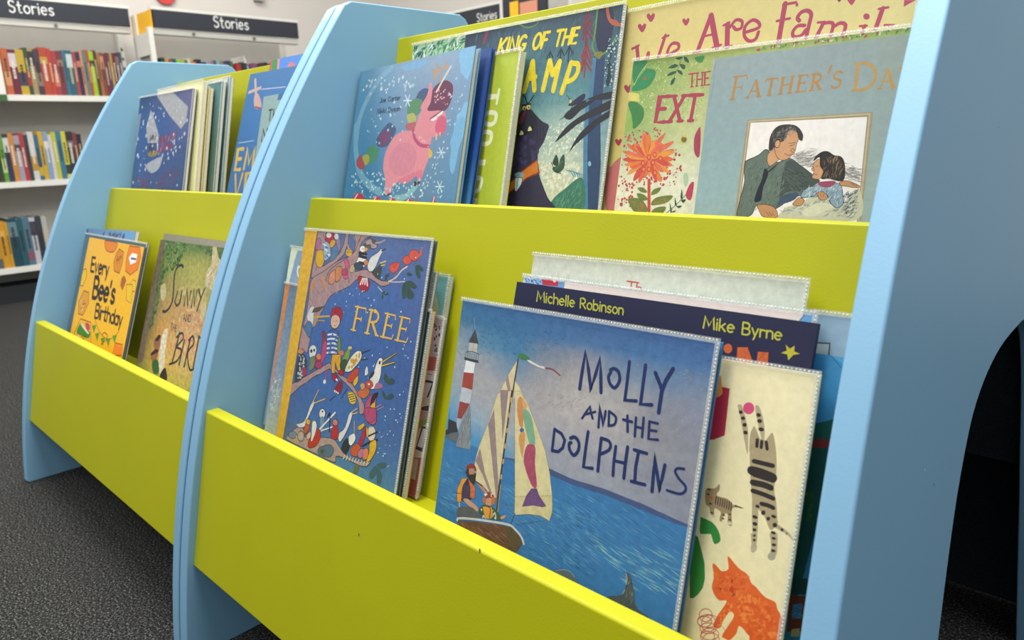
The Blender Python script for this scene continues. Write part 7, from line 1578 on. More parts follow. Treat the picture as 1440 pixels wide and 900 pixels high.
picture_book('bee', 'picture_book', 'yellow picture book with honeycomb cells and black lettering', (-0.7836, 0.1143, 0.3079), (-0.33668, -0.00142, 0.00050), 0.3109, 0.2412, 0.0047, [
('G',[['dda838','dda634'],['dda828','e0aa1c'],['e2a81c','e0a818']],0.06),
('C','d07820',[97.9,239.9,167.2,239.5,159.5,221.2,115.7,221.2]),
('S','8c3c14',2.12,[97.9,239.9,167.2,239.5,159.5,221.2,115.7,221.2,97.9,239.9]),
('P','c88018',[186.5,228.8,212.8,224.4,218.2,202.7,212.4,181.7,182.7,183.7,171.2,200.3,174.6,218.3]),
('L','8c3c14',2.08,[186.5,228.8,212.8,224.4,218.2,202.7,212.4,181.7,182.7,183.7,171.2,200.3,174.6,218.3,186.5,228.8]),
('P','d87818',[236.8,238.7,289.5,239.3,302.5,222,299.5,197.6,270.2,184.1,242.5,189.2,233.6,213.4]),
('L','8c3c14',1.96,[236.8,238.7,289.5,239.3,302.5,222,299.5,197.6,270.2,184.1,242.5,189.2,233.6,213.4,236.8,238.7]),
('P','d8b020',[0,169.6,17.9,173.5,31.6,159.4,20,135.8,0,135.3]),
('L','8c3c14',2.32,[0,169.6,17.9,173.5,31.6,159.4,20,135.8,0,135.3,0,169.6]),
('P','a0561c',[239.3,179.6,254.1,171.7,245.8,152.2,230.9,160,230.5,172.5]),
('L','8c3c14',2.01,[239.3,179.6,254.1,171.7,245.8,152.2,230.9,160,230.5,172.5,239.3,179.6]),
('P','e4e0d8',[258,226.2,284.9,225.2,284.9,210,260,203.2,244.9,215.9]),
('S','3c4c7c',3.88,[257.6,215.4,281.8,215.8]),
('R',['8c3c14','703010'],121,14,[179.7,217.1,210.7,216.3,203.3,198.3,189.1,200.2],18.3,2.09,60,0.4),
('P','dcb418',[286.5,176.6,303.3,175.2,307.5,156.1,266.4,153]),
('L','8c3c14',1.43,[286.5,176.6,303.3,175.2,307.5,156.1,266.4,153,286.5,176.6]),
('L','241c14',6.27,[61.5,200.1,42.6,200.5,49,171.2,67.7,171.1]),
('L','241c14',6.22,[45.7,186.4,62,186.2]),
('L','241c14',6.13,[69.7,189.6,82,171,86.4,189.3]),
('L','241c14',6.08,[94.9,180.6,111.7,180.4,112,180.6,109.4,185.1,105.2,188.2,100.3,189,96.3,187.3,94.1,183.5,94.6,178.8,97.4,174.3,101.8,171.5,106.6,170.9,110.5,172.9]),
('L','241c14',6,[119.8,170.7,116,188.8]),
('L','241c14',5.97,[117.7,180.9,117.3,183.1,118.5,186,121.5,187.8,125.6,188,129.7,186.6]),
('L','241c14',5.88,[133.7,188.6,145.4,171.9]),
('L','241c14',5.88,[150.3,188.3,144.7,162.2]),
('L','241c14',8.92,[90.9,119.2,82.9,161.8]),
('L','241c14',8.75,[82.9,161.8,97.1,161.9,97.1,161.9,102.7,160.9,107.5,158.1,110.6,154,111.4,149.5,109.8,145.5,106.1,142.6,100.9,141.5,86.8,141.3]),
('L','241c14',8.71,[86.8,141.3,102,141.5,102,141.5,108.1,140.5,113.3,137.5,116.6,133.2,117.5,128.3,115.8,123.9,111.7,120.8,106.1,119.6,90.9,119.2]),
('L','241c14',8.66,[124,134.3,146.3,134.6,146.7,134.9,143.4,141.5,137.7,145.8,131.3,146.8,125.9,144.2,123,138.5,123.5,131.5,127.2,125.1,133.1,121.1,139.5,120.5,144.6,123.5]),
('L','241c14',8.48,[154.3,134.7,176.1,135.1,176.5,135.4,173.2,141.9,167.7,146.2,161.4,147.2,156.2,144.5,153.4,139,153.9,132.1,157.5,125.7,163.2,121.7,169.4,121.2,174.4,124.2]),
('L','241c14',8.34,[181.1,162.2,181,151.5]),
('L','241c14',8.2,[209.5,144.5,205.2,147.2,200,147.5,196,145.3,194.7,141.5,196.8,137.5,201.3,135.1,204.7,134.6,210.3,132.7,213.3,128.8,212.4,124.7,208,122.1,201.9,122.2,196.8,124.9]),
('L','241c14',5.43,[126.9,81.6,121.9,109.7]),
('L','241c14',5.35,[121.9,109.7,132.4,109.8,132.4,109.8,136.5,109.2,140.1,107.4,142.3,104.7,142.8,101.7,141.5,99,138.7,97.1,134.8,96.4,124.3,96.2]),
('L','241c14',5.34,[124.3,96.2,135.6,96.4,135.6,96.4,140.1,95.7,143.9,93.8,146.4,90.9,146.9,87.7,145.5,84.8,142.4,82.7,138.2,81.9,126.9,81.6]),
('L','241c14',5.32,[153.9,82.2,150.8,100]),
('L','241c14',5.32,[149.8,106.1,149.6,107.2]),
('L','241c14',5.3,[160.1,82.4,157,100.1]),
('L','241c14',5.28,[158.4,92.3,158.1,94.5,159.4,97.4,162.5,99.3,166.7,99.6,170.7,98.3]),
('L','241c14',5.2,[178.3,109,182.1,86.8,182.1,86.8,183.6,84.5,186.7,83.4,189.8,83.9]),
('L','241c14',5.19,[174.1,100.4,186.9,100.6]),
('L','241c14',5.17,[195.5,83.2,190.8,110.5]),
('L','241c14',5.14,[193.6,94.1,193.6,95.3,194.7,98.2,197.6,100.2,201.5,100.8,205.5,99.8,208.6,97.5,210.2,94.4,212,83.6]),
('L','241c14',5.02,[229.9,110.9,234.4,84.2]),
('L','241c14',5.08,[232.9,92.7,231.2,96.7,227.9,99.7,223.7,101.1,219.6,100.5,216.5,98.1,215.1,94.4,215.8,90.3,218.4,86.7,222.3,84.4,226.6,84.1,230.3,85.6,232.6,88.7,232.9,92.7]),
('L','241c14',4.94,[253.4,101.6,256.3,84.7]),
('L','241c14',5,[254.9,93.2,253.2,97.1,250,100.1,245.8,101.4,241.8,100.9,238.7,98.5,237.4,94.9,238.1,90.8,240.6,87.2,244.5,85,248.7,84.6,252.3,86.1,254.5,89.2,254.9,93.2]),
('L','241c14',4.9,[257.9,101.7,268.3,86.3]),
('L','241c14',4.9,[273.5,101.9,267.2,77.1]),
('P','c8902c',[30.8,126.7,63.8,127,74.7,104.7,55.9,77,25.1,76.2,12.7,100.5]),
('L','8c3c14',2.27,[30.8,126.7,63.8,127,74.7,104.7,55.9,77,25.1,76.2,12.7,100.5,30.8,126.7]),
('R',['8c3c14','d8b080'],122,16,[15.2,109.4,59.6,113,60.7,86.1,30.9,83.9],14.6,2.62,40,0.6),
('P','d8b020',[260.1,164.6,291.1,167.9,301.8,132.7,275.8,135.6]),
('L','8c3c14',1.43,[260.1,164.6,291.1,167.9,301.8,132.7,275.8,135.6,260.1,164.6]),
('P','d8a830',[45.9,68,110.7,69.5,148.3,6.5,33.1,3.7,25.2,33.3]),
('L','8c3c14',2.3,[45.9,68,110.7,69.5,148.3,6.5,33.1,3.7,25.2,33.3,45.9,68]),
('C','3c7c28',[51.2,59.3,76.7,51.2,117.1,50.6,115.3,37.1,65.5,36.1,37.9,38.7]),
('C','b83450',[79.5,63.4,103.5,65.1,112.1,54.8,97.1,50.9]),
('S','d8d0c0',3.9,[56.9,58.5,81.4,51.9,109.9,46.2]),
('R',['2c2418','e8d8c0'],123,12,[35,34.8,109,39.4,108.1,32.7,40.8,25.5],11.5,3.45,60,0.4),
('S','5c5c18',1.53,[129.6,78.7,169.8,58.5,210.3,51.9,242.8,57,268.1,73.2]),
('P','4c8420',[119.8,64.1,144.6,69.4,141.1,50.9]),
('P','4c8420',[146.4,51.7,170.7,57,167.3,38.8]),
('P','4c8420',[181.8,47.5,205.3,52.7,202,34.8]),
('P','4c8420',[211.9,50.6,234.7,55.8,231.5,38.1]),
('P','4c8420',[241.2,61.4,263.4,66.4,260.3,48.9]),
('S','8c3c14',2.55,[186,54.5,196.1,60.8,213.1,58.7,215.2,51.1,191.9,36.3]),
('P','e07c1c',[263.4,51,299.7,53.8,306.5,33.8,260.3,25.8]),
('L','8c3c14',1.9,[263.4,51,299.7,53.8,306.5,33.8,260.3,25.8,263.4,51])
], bm_('5c6468'), 0, 1, 1)
picture_book('tealback', 'picture_book', 'dark grey-teal book framing the yellow bee book from behind', (-0.8336, 0.1228, 0.3086), (-0.33668, -0.00348, 0.00122), 0.3546, 0.2436, 0.0032, [
('G',[['4c6470','4c6468'],['44606c','506464'],['4c5c60','5c6460']],0.12)
], bm_('4c6468'), 1, 0, 1)
picture_book('blueback', 'picture_book', 'dusky blue book standing behind the yellow bee book at the back', (-0.8495, 0.1292, 0.3082), (-0.33686, -0.03241, 0.01135), 0.2884, 0.2549, 0.0080, [
('G',[['5c7898','6490b8'],['40587c','5c80a8'],['3c4c70','506c94']],0.1),
('P','3a5078',[0,252.4,11,251.7,8.2,218.9,0,182,0,181.2]),
('R',['28284c','3c3058'],124,24,[98.4,249.7,238.1,246.4,237.1,239.9,102.9,241.2],17.3,4.62,70,0.5)
], bm_('4a6488'), 0, 0, 1)
picture_book('sunny', 'picture_book', 'green and ochre picture book with dark brushed lettering, right of the bee book', (-0.4583, 0.1375, 0.3086), (-0.33670, -0.01109, 0.00388), 0.2865, 0.2532, 0.0078, [
('G',[['3c5830','4c7038','5c7440','506438'],['44602c','8c9044','a09c50','6c7c44'],['4c5c34','988c4c','a89c58','8c8c54'],['54603c','b08c50','c08c64','a89054'],['5c5c30','c49048','cc9868','b09058'],['706c34','c8a048','c4a460','a89c60'],['6c7c3c','a8a048','b0a84c','98984c']],0.25),
('R',['2c4c24','3c6c34','5c8444','24401c','748c4c'],131,160,[6.5,253.2,125.8,253.2,99.9,214.3,28.8,174.6],14,4.84,60,1.2),
('R',['2c4c24','3c5c34','5c7444'],132,120,[19.2,194.4,54.7,190.5,37.7,86.8,13.2,83.4],13.8,4.79,60,1.2),
('R',['34542c','4c6c38'],133,60,[147.7,253.2,264.2,253.2,263.8,232.8,192.6,240.2],12.5,4.34,60,1.2),
('R',['c0a060','c8a478','b0a868','a8a478','ccac6c'],134,90,[111.6,172.4,231,184.2,246.6,54.5,108.8,44],19.8,5.95,40,1.2),
('P','6c5c4c',[0,251.5,21.4,251.4,25.8,23.5,0,14.7]),
('R',['5c4c3c','7c6c58'],135,30,[0,248.1,18.9,247.8,33.9,24.8,9.4,20.7],27.1,3.26,80,0.15),
('C','b8aa80',[221.1,253.2,233.1,253.2,247.2,237.7,259.9,226.5,258.2,183.8,223.1,186.5,216.6,201.4,218,213.9,227.4,224]),
('C','b8aa80',[219.4,155.1,231.4,159.5,242.3,142.4,229.1,125.4]),
('C','b8aa80',[41.7,165.6,58.5,174,73.2,151.9,56.6,143.4]),
('R',['d8ccb0','948460'],136,40,[216.7,217,256,220.1,250.5,186.1,225.1,189.8],10.9,2.28,80,0.4),
('C','d0c8b0',[89.5,83.9,107.8,96.4,114.2,57.9,125,27.1,114.5,15.5,95.2,38.4]),
('C','8c5c40',[59.1,69.5,83.3,79.7,87.7,53.8,73.8,48.2]),
('C','2c1c18',[63,70.1,74.1,81.7,84.9,79.9,75.5,70.2]),
('C','8c5c40',[54.1,45.1,83.9,53.2,86,40.2,69.7,30.8]),
('C','2c1c18',[55.7,42,70.7,54.4,87.7,53.8,67.5,43.9]),
('C','2c5c38',[69.7,30.8,91.4,37.8,105.5,17.1,82.7,13.1]),
('C','2c2430',[112.2,11.8,127.2,30.7,144.5,11.2]),
('S','262832',5.5,[120.6,210,114.6,212.8,101.7,210.5,92.2,200.4,93.5,183.9,99.5,167.9,103.8,148.6,97.6,134.7,84.1,125.8,72.2,125]),
('L','262832',4.41,[118.2,166.5,114.3,146.5,126.4,140.6,135,147.1,135.2,168.3]),
('L','262832',4.26,[155.1,144.6,153.3,173.3,170,144.7,171,171.9]),
('L','262832',4.17,[184.7,144.8,180.9,177.6,194.3,147.5,194,175.8]),
('L','262832',4.11,[198.8,177.9,213.5,163.8,221,181.6]),
('L','262832',4.13,[213.5,163.8,207.9,141.3]),
('L','262832',1.9,[162.7,118.3,164,130.4,171.5,119]),
('L','262832',1.89,[163.3,122.7,168.7,123.1]),
('L','262832',1.87,[174.3,119.2,171.2,130.9,182.2,119.8,179.1,131.4]),
('L','262832',1.86,[184.9,120,181.9,131.6,184,131.8,184,131.8,186,131.6,187.9,130.7,189.5,129.2,190.7,127.4,191.2,125.4,191.1,123.4,190.2,121.8,188.8,120.7,187,120.2,184.9,120]),
('L','5c5448',1.96,[116.3,108.7,123.7,108.5]),
('L','5c5448',1.96,[120,108.6,123,97.2]),
('L','5c5448',1.96,[129.4,97.1,126.4,108.4]),
('L','5c5448',1.95,[136.7,96.9,133.8,108.2]),
('L','5c5448',1.94,[127.9,102.7,135.3,102.5]),
('L','5c5448',1.94,[142.4,107.9,136.5,108.1,139.4,96.8,145.3,96.7]),
('L','5c5448',1.93,[137.9,102.7,143,102.5]),
('L','262832',5.26,[158.2,96.9,155.1,70.8,152,44.7]),
('S','262832',4.23,[149.4,87.9,167.4,98.2,176.1,89.3,158.1,72.6,175.6,70.8,178.3,61.7,166.7,47.8,141.4,39]),
('L','262832',4.68,[182.7,87.7,180.2,44.7]),
('L','262832',5.07,[204,94,200.8,45]),
('S','262832',4.13,[198.5,90,211.2,98.8,219.4,86.9,204.4,69.1,222.9,44.2,240.7,48.9]),
('L','262832',4.48,[234.1,101.4,234.8,49.4]),
('S','262832',3.97,[232.7,101.2,254,92.2,253,55.6])
], bm_('6c5c4c'), 0, 1, 0.9)
picture_book('greyback', 'picture_book', 'grey-brown book behind the green and ochre brush-lettered book', (-0.4774, 0.1489, 0.3082), (-0.33668, -0.00514, 0.00180), 0.2894, 0.2634, 0.0080, [
('G',[['7c7868','8c8878'],['6c6050','807868']],0.1)
], bm_('7c7464'), 0, 0, 1)
picture_book('winter', 'picture_book', 'dark blue snowy picture book with pale beams, in the upper tray of the rear unit', (-0.8412, 0.2998, 0.5760), (-0.24498, -0.00163, 0.00041), 0.2905, 0.2611, 0.0060, [
('G',[['34507c','44588c','6c6c98'],['3c649c','3c609c','5c689c'],['44649c','3c5c94','40588c'],['4c6898','3c5c94','3c5484'],['4c5c84','445c8c','3c4c74']],0.12),
('P','b4b4b8',[94.6,261.1,183.9,261.1,268.6,225.6,265,193.8,244.7,181.8,180.9,211]),
('P','b4b4b8',[71.9,230.5,82.9,223,131.4,172.8,131.5,155.8,73,157.4,54.4,193]),
('P','8c98ac',[0,224,17.4,226.5,0.9,108.9,0,87.2]),
('C','b4b8c0',[76.9,108.4,127.2,121.7,161.1,124.7,150.1,101.1,108.7,90.9]),
('R',['a03c50','8c3048','c07080'],141,46,[132.3,169.4,231.2,172.6,207.1,140.5,123.7,135.5],21.8,4.91,70,0.5),
('C','a08c4c',[78.6,136.3,131.6,138.7,125.5,128.6,90.1,127.4]),
('R',['7c3c54','6c4464'],142,50,[0,80,247.8,107.2,253,55.2,0,54.6],23.8,5.36,75,0.4),
('R',['34402c','5c4038'],143,20,[79.4,167.6,113.7,173.4,123.7,135.5,78.6,136.3],22.6,5.08,60,0.5),
('D',['d8dce4','c8ccd8'],144,90,[0.9,252.5,271.4,260.4,274.9,62,0,58.2],1.77,4.12)
], bm_('445c8c'), 1, 0, 0.7)
picture_book('creambook', 'picture_book', 'cream book directly behind the dark blue snowy book', (-0.7615, 0.3146, 0.5764), (-0.22610, -0.01650, 0.00379), 0.2346, 0.2703, 0.0080, [
('G',[['d8d4c0','e0dca8'],['d8d4b8','e0d88c']],0.04)
], bm_('dcd6b0'), 1, 0, 1)
picture_book('yellowbook', 'picture_book', 'yellow-edged book with brown dots, behind the cream book in the upper tray', (-0.7478, 0.3260, 0.5762), (-0.22611, -0.01908, 0.00439), 0.2278, 0.2558, 0.0070, [
('G',[['c8b850','d4c040'],['c8b048','d0b838'],['a89040','c0a838']],0.08),
('C','6c2c1c',[183.7,208.4,198.8,207.3,197.7,193,184.1,193.9]),
('C','6c2c1c',[174.2,157.4,187.9,156.8,188,143.9,172.7,144.6])
], bm_('ccb448'), 1, 0, 1)
picture_book('darkgreen', 'picture_book', 'dark green book in the stack behind the yellow-edged book', (-0.7101, 0.3375, 0.5762), (-0.22610, -0.01581, 0.00364), 0.2193, 0.2672, 0.0070, [
('G',[['4c7478','547c80'],['3c5c54','446458'],['4c5c50','506050']],0.1)
], bm_('44605c'), 1, 0, 1)
picture_book('palecover', 'picture_book', 'grey-green book with a pale panel at its top, last in the snowy stack', (-0.7156, 0.3490, 0.5762), (-0.22611, -0.01943, 0.00447), 0.2344, 0.2741, 0.0070, [
('G',[['a8b4b8','7c9ca4'],['547c84','507880'],['4c6c68','506c68']],0.08),
('P','c8c4cc',[150.8,274.1,222.4,274.1,212,254.9,163.6,246.7]),
('S','8c7c88',3.32,[160,266.3,203.1,265.2])
], bm_('54787c'), 1, 0, 1)
picture_book('sky', 'picture_book', 'bright blue picture book with a pink falling figure and yellow capitals', (-0.4362, 0.3315, 0.5769), (-0.33668, -0.00104, 0.00037), 0.2513, 0.2881, 0.0047, [
('G',[['4a80b8','4c84bc','5088bc'],['3c7cbc','3f80c0','4080bc'],['3874b4','3c7cbc','3c78b4'],['3870b0','3a74b4','3c78b4'],['3870b0','3a74b4','3c78b4']],0.05),
('S','d8b8b0',7.15,[25.2,274.9,40.2,245.7]),
('S','d8b8b0',6.19,[9.3,251.2,54.3,257]),
('C','d8b0a8',[35,243,49.8,245,71.4,222.1,61.9,215.1,44,220.7]),
('S','b04858',3.5,[47.5,219.9,67.6,216.2]),
('S','c8c0e0',2.06,[58.8,253.6,148.1,251]),
('S','a8c4dc',1.75,[8.7,150.7,68.2,153.6]),
('L','dcbc4c',7.72,[33.1,138.5,12,138.1,16,97.3,37,98.2]),
('L','dcbc4c',7.64,[13.9,118.5,32.1,119.1]),
('L','dcbc4c',7.44,[51.1,98.8,51,138.9,67.3,109.4,77.7,139.5,85,100.2]),
('L','d4b448',7.57,[21.9,88,42.9,42.4,50.7,89.4]),
('L','d4b448',7.41,[87.5,91.1,65.8,90.1,72.1,44.5,93.7,46]),
('L','d4b448',7.33,[68.8,68.2,87.5,69.3])
], bm_('3c7cbc'), 0, 1, 0.62)
picture_book('greybook', 'picture_book', 'small pale grey-green book with black capitals in front of the bright blue book', (-0.3189, 0.3229, 0.5763), (-0.29154, -0.02373, 0.00712), 0.1668, 0.2325, 0.0050, [
('G',[['8cA8a8','94b0b0'],['8ca4a4','90acac']],0.06),
('L','2c3434',3.25,[27.2,205.4,39.4,205.6]),
('L','2c3434',3.27,[33.3,205.5,34.4,185.9]),
('L','2c3434',3.24,[45.9,186.2,44.8,205.7]),
('L','2c3434',3.21,[57.9,186.5,56.9,205.8]),
('L','2c3434',3.21,[45.3,195.9,57.4,196.2]),
('L','2c3434',3.2,[71.8,206,62.2,205.9,63.2,186.6,72.8,186.8]),
('L','2c3434',3.18,[62.7,196.6,71,196.8]),
('L','2c3434',3.69,[15.7,149,15.1,171.1,31.5,149.5,30.9,171.4]),
('L','2c3434',3.64,[46,171.7,42.6,170.7,39.9,168,38.3,164,38,159.5,39.2,155.2,41.6,151.9,44.8,150.1,48.2,150.2,51.3,152.2,53.5,155.6,54.5,159.9,54,164.4,52.2,168.2,49.4,170.8,46,171.7]),
('L','2c3434',3.57,[60.8,172,66.7,150.6,71.7,167.9,77.5,150.9,82.3,172.4]),
('P','3c6c9c',[53.7,232.5,118.7,232.5,121.8,221.6,52.1,221])
], bm_('8ca8a4'), 0, 0, 0.8)
picture_book('tallblue', 'picture_book', 'tall blue book with orange marks behind the bright blue book', (-0.3779, 0.3397, 0.5769), (-0.33668, -0.00413, 0.00144), 0.2174, 0.3102, 0.0070, [
('G',[['4c78bc','4c7cc0'],['4474b8','4878bc']],0.05),
('P','b83c34',[0,310.2,5.1,310.2,6.5,284.5,0,285.6]),
('P','3c7c44',[5.1,310.2,28.8,310.2,33.7,281.9,9.3,284.3]),
('P','c87c84',[26.3,310.2,33.1,310.2,39,281.4,32.6,282]),
('S','d86830',3.62,[69,288.9,76.3,296,89.6,293.3,97.1,286.1]),
('S','d86830',3.27,[76.3,289.5,85.2,292])
], bm_('4878bc'), 0, 1, 1)

# ---------------------------------------------------------------- wall shelving
def sign(w, h, label_px, parent, loc, rot):
    o = bpy.data.objects.new('sign_fascia', print_mesh('sign_fascia', w, h, [('G', [['2c2f38','2c2f38'],['2a2d36','2a2d36']], .02)] + label_px)); COL.objects.link(o)
    o.parent = parent; o.location = loc; o.rotation_euler = rot
    m = MB(); m.box(0, w, .0002, .018, 0, h); m.build('sign_box', M_DARKM, o)
    return o
STORIES = [(1, [(0.422, 0.88), (0.353, 0.962), (0.258, 0.999), (0.16, 0.982), (0.079, 0.914), (0.035, 0.812), (0.037, 0.698), (0.085, 0.598), (0.168, 0.534), (0.26, 0.506), (0.364, 0.453), (0.432, 0.349), (0.449, 0.222), (0.408, 0.101), (0.322, 0.017), (0.21, -0.01), (0.101, 0.028), (0.021, 0.12)]), (1, [(0.8, 0.95), (0.8, 0.14), (0.8, 0.14), (0.828, 0.056), (0.899, 0.012), (0.98, 0.027)]), (0, [(0.66, 0.64), (0.98, 0.64)]), (1, [(1.43, 0.64), (1.323, 0.603), (1.241, 0.502), (1.202, 0.359), (1.215, 0.207), (1.277, 0.08), (1.375, 0.009), (1.485, 0.009), (1.583, 0.08), (1.645, 0.207), (1.658, 0.359), (1.619, 0.502), (1.537, 0.603), (1.43, 0.64)]), (0, [(1.86, 0.0), (1.86, 0.64)]), (1, [(1.86, 0.36), (1.863, 0.438), (1.907, 0.541), (1.992, 0.607), (2.095, 0.617), (2.189, 0.569)]), (0, [(2.39, 0.0), (2.39, 0.64)]), (0, [(2.39, 0.86), (2.39, 0.9)]), (1, [(2.64, 0.34), (3.05, 0.34), (3.059, 0.348), (3.019, 0.506), (2.929, 0.612), (2.815, 0.638), (2.708, 0.576), (2.637, 0.442), (2.622, 0.275), (2.668, 0.121), (2.761, 0.021), (2.876, 0.004), (2.981, 0.075)]), (1, [(3.589, 0.56), (3.513, 0.627), (3.413, 0.636), (3.327, 0.583), (3.29, 0.489), (3.316, 0.392), (3.395, 0.33), (3.461, 0.318), (3.564, 0.266), (3.61, 0.169), (3.577, 0.068), (3.482, 0.007), (3.364, 0.011), (3.274, 0.08)])]
def letters(x0, z0, hgt, col='e8e6e0', wd=6.5):
    return [('S' if s else 'L', col, wd*hgt/60, [round(q, 2) for i, q in enumerate(sum([[x0+a*hgt, z0+b*hgt] for a, b in p], []))]) for s, p in STORIES]
def shelf_bay(label, loc, rot, width, shelves, sign_z, sign_h, text_x, text_h, depth=.24, cap=None, rail=True, bracket=None, end_yellow=False, front_post=False):
    """a bay of metal library shelving: local x runs along its front, local -y faces the room"""
    root = empty('shelving_bay', loc, rot); tag(root, label, 'shelving', 'wall shelving bays')
    m = MB(); m.box(0, width, depth-.01, depth, .08, sign_z+sign_h); m.build('back_panel', M_BACKP, root)
    m = MB(); m.box(0, width, .05, depth-.012, 0, .085); m.build('plinth', M_DARKM, root)
    for z in shelves:
        m = MB(); m.box(.004, width-.004, 0, .02, z-.028, z); m.box(.004, width-.004, .02, depth-.012, z-.006, z); m.build('shelf', M_WHITE, root)
    for x in (-.012, width-.013):
        m = MB(); m.box(x, x+.025, depth-.05, depth-.012, 0, sign_z+sign_h)
        u = m.build('upright', M_WHITE, root)
        m = MB()
        for k in range(14): m.box(x+.008, x+.017, depth-.052, depth-.0505, sign_z-.10-k*.05, sign_z-.085-k*.05)
        m.build('slot_row', M_DARKM, u)
    if rail:
        m = MB(); m.box(.0, width, .012, .06, sign_z-.032, sign_z-.004); r = m.build('light_rail', M_WHITE, root, .004, 2)
        m = MB()
        for x in (width*.25, width*.66): m.disc((x, .011, sign_z-.018), .008, 'y', -.006, 12)
        m.build('rail_screw', M_KNOB, r)
    m = MB(); m.box(0, width, .0, .05, sign_z+sign_h+.002, sign_z+sign_h+.016); m.build('top_cap', M_WHITE, root)
    sign(width-.012, sign_h, letters(text_x, sign_h*1000*.30, text_h), root, (.006, .0, sign_z), (0, 0, 0))
    if bracket:
        for x in bracket:
            m = MB(); m.prism_x([(.02, shelves[0]+.16), (.06, shelves[0]+.235), (depth-.02, shelves[0]+.235), (depth-.02, shelves[0]), (.03, shelves[0])], x, x+.004); m.build('book_divider', M_WHITE, root)
    if front_post:
        m = MB(); m.box(width+.002, width+.044, -.035, .0, .9, sign_z+sign_h); m.build('front_post', M_WHITE, root)
    if end_yellow:
        m = MB(); m.box(-.004, -.001, .0, .27, sign_z-.02, sign_z+sign_h); m.build('yellow_end_panel', M_YEL, root)
        m = MB(); m.box(-.028, -.004, .0, .022, 1.02, sign_z-.0); m.box(-.020, -.010, .022, .20, sign_z-.13, sign_z-.02); m.build('end_bracket', M_WHITE, root)
        m = MB(); m.box(-.006, -.003, .03, .27, sign_z-.42, sign_z-.022); m.build('end_plate', M_BACKP, root)
    return root
FR = math.pi/2                                         # bays on the left wall face +x
bayA = shelf_bay('wall shelving bay at far left under a black sign board, three rows of books', (-4.08*S, .30*S, 0), (0,0,FR), 1.288*S, [1.233*S, .730*S, .221*S], 1.664*S, .108*S, 500, 52)
bayB = shelf_bay('wall shelving bay right of the far-left one, with a yellow panel at its sign end', (-3.78*S, 1.605*S, 0), (0,0,FR), 1.02*S, [1.235*S-.02, .73*S, .22*S], 1.628*S, .103*S, 318, 54, bracket=(.50,), end_yellow=True)
bayC = shelf_bay('shelving bay on the back wall, its black sign peeping over the display unit', (-3.15*S, 3.47*S, 0), (0,0,0), .60*S, [1.22*S, .73*S, .22*S], 1.645*S, .125*S, 268, 44, depth=.20, rail=True, front_post=True)
bayD = shelf_bay('shelving bay on the back wall showing yellow and orange cards on its sign', (-2.50*S, 3.40*S, 0), (0,0,0), .40*S, [1.22*S, .73*S, .22*S], 1.66*S, .14*S, 900, 10, depth=.24, rail=False)
def card(name, label, cat, x, y, z, w, h, col, rot=0):
    m = MB(); m.box(0, w, 0, .004, 0, h); o = m.build(name, bm_mat(col)); o.location = (x, y, z); o.rotation_euler = (0,0,rot); tag(o, label, cat); return o
def bm_mat(c): return MATS[bm_(c)]
card('notice_card', 'plain yellow card on the back-wall sign board', 'card', -2.42*S, 3.40*S-.006, 1.655*S, .062, .075, 'eeb41e')
card('notice_card', 'salmon orange card beside the yellow one on the back-wall sign', 'card', -2.33*S, 3.40*S-.006, 1.645*S, .125, .07, 'd08c70')
m = MB(); m.disc((-3.655, 1.985*S, 1.967*S), .062, 'x', .012, 32); tag(m.build('wall_disc', M_RED), 'round red sign on the wall above the shelving', 'sign')
m = MB(); m.box(-3.655, -3.63, 2.66*S, 2.74*S, 1.985*S, 2.06*S); tag(m.build('wall_sensor', M_GREYD), 'small grey box on the white wall above the shelving', 'sensor')
b = MB(); b.box(0, .20*S*1.0, -.006, -.002, .0, .27); o = b.build('display_card', M_WHITE); o.location = (-4.08*S+.004, .62*S, 1.233*S+.0005); o.rotation_euler = (0,0,FR)
tag(o, 'white card at the left end of the top wall shelf', 'card')
b = MB(); b.box(0, .20*S, -.012, -.0005, -.03, 0); o2 = b.build('shelf_label', bm_mat('3c5c34')); o2.location = (-4.08*S, .62*S, 1.233*S-.0005); o2.rotation_euler = (0,0,FR)
tag(o2, 'dark green label on the top wall shelf edge', 'label')

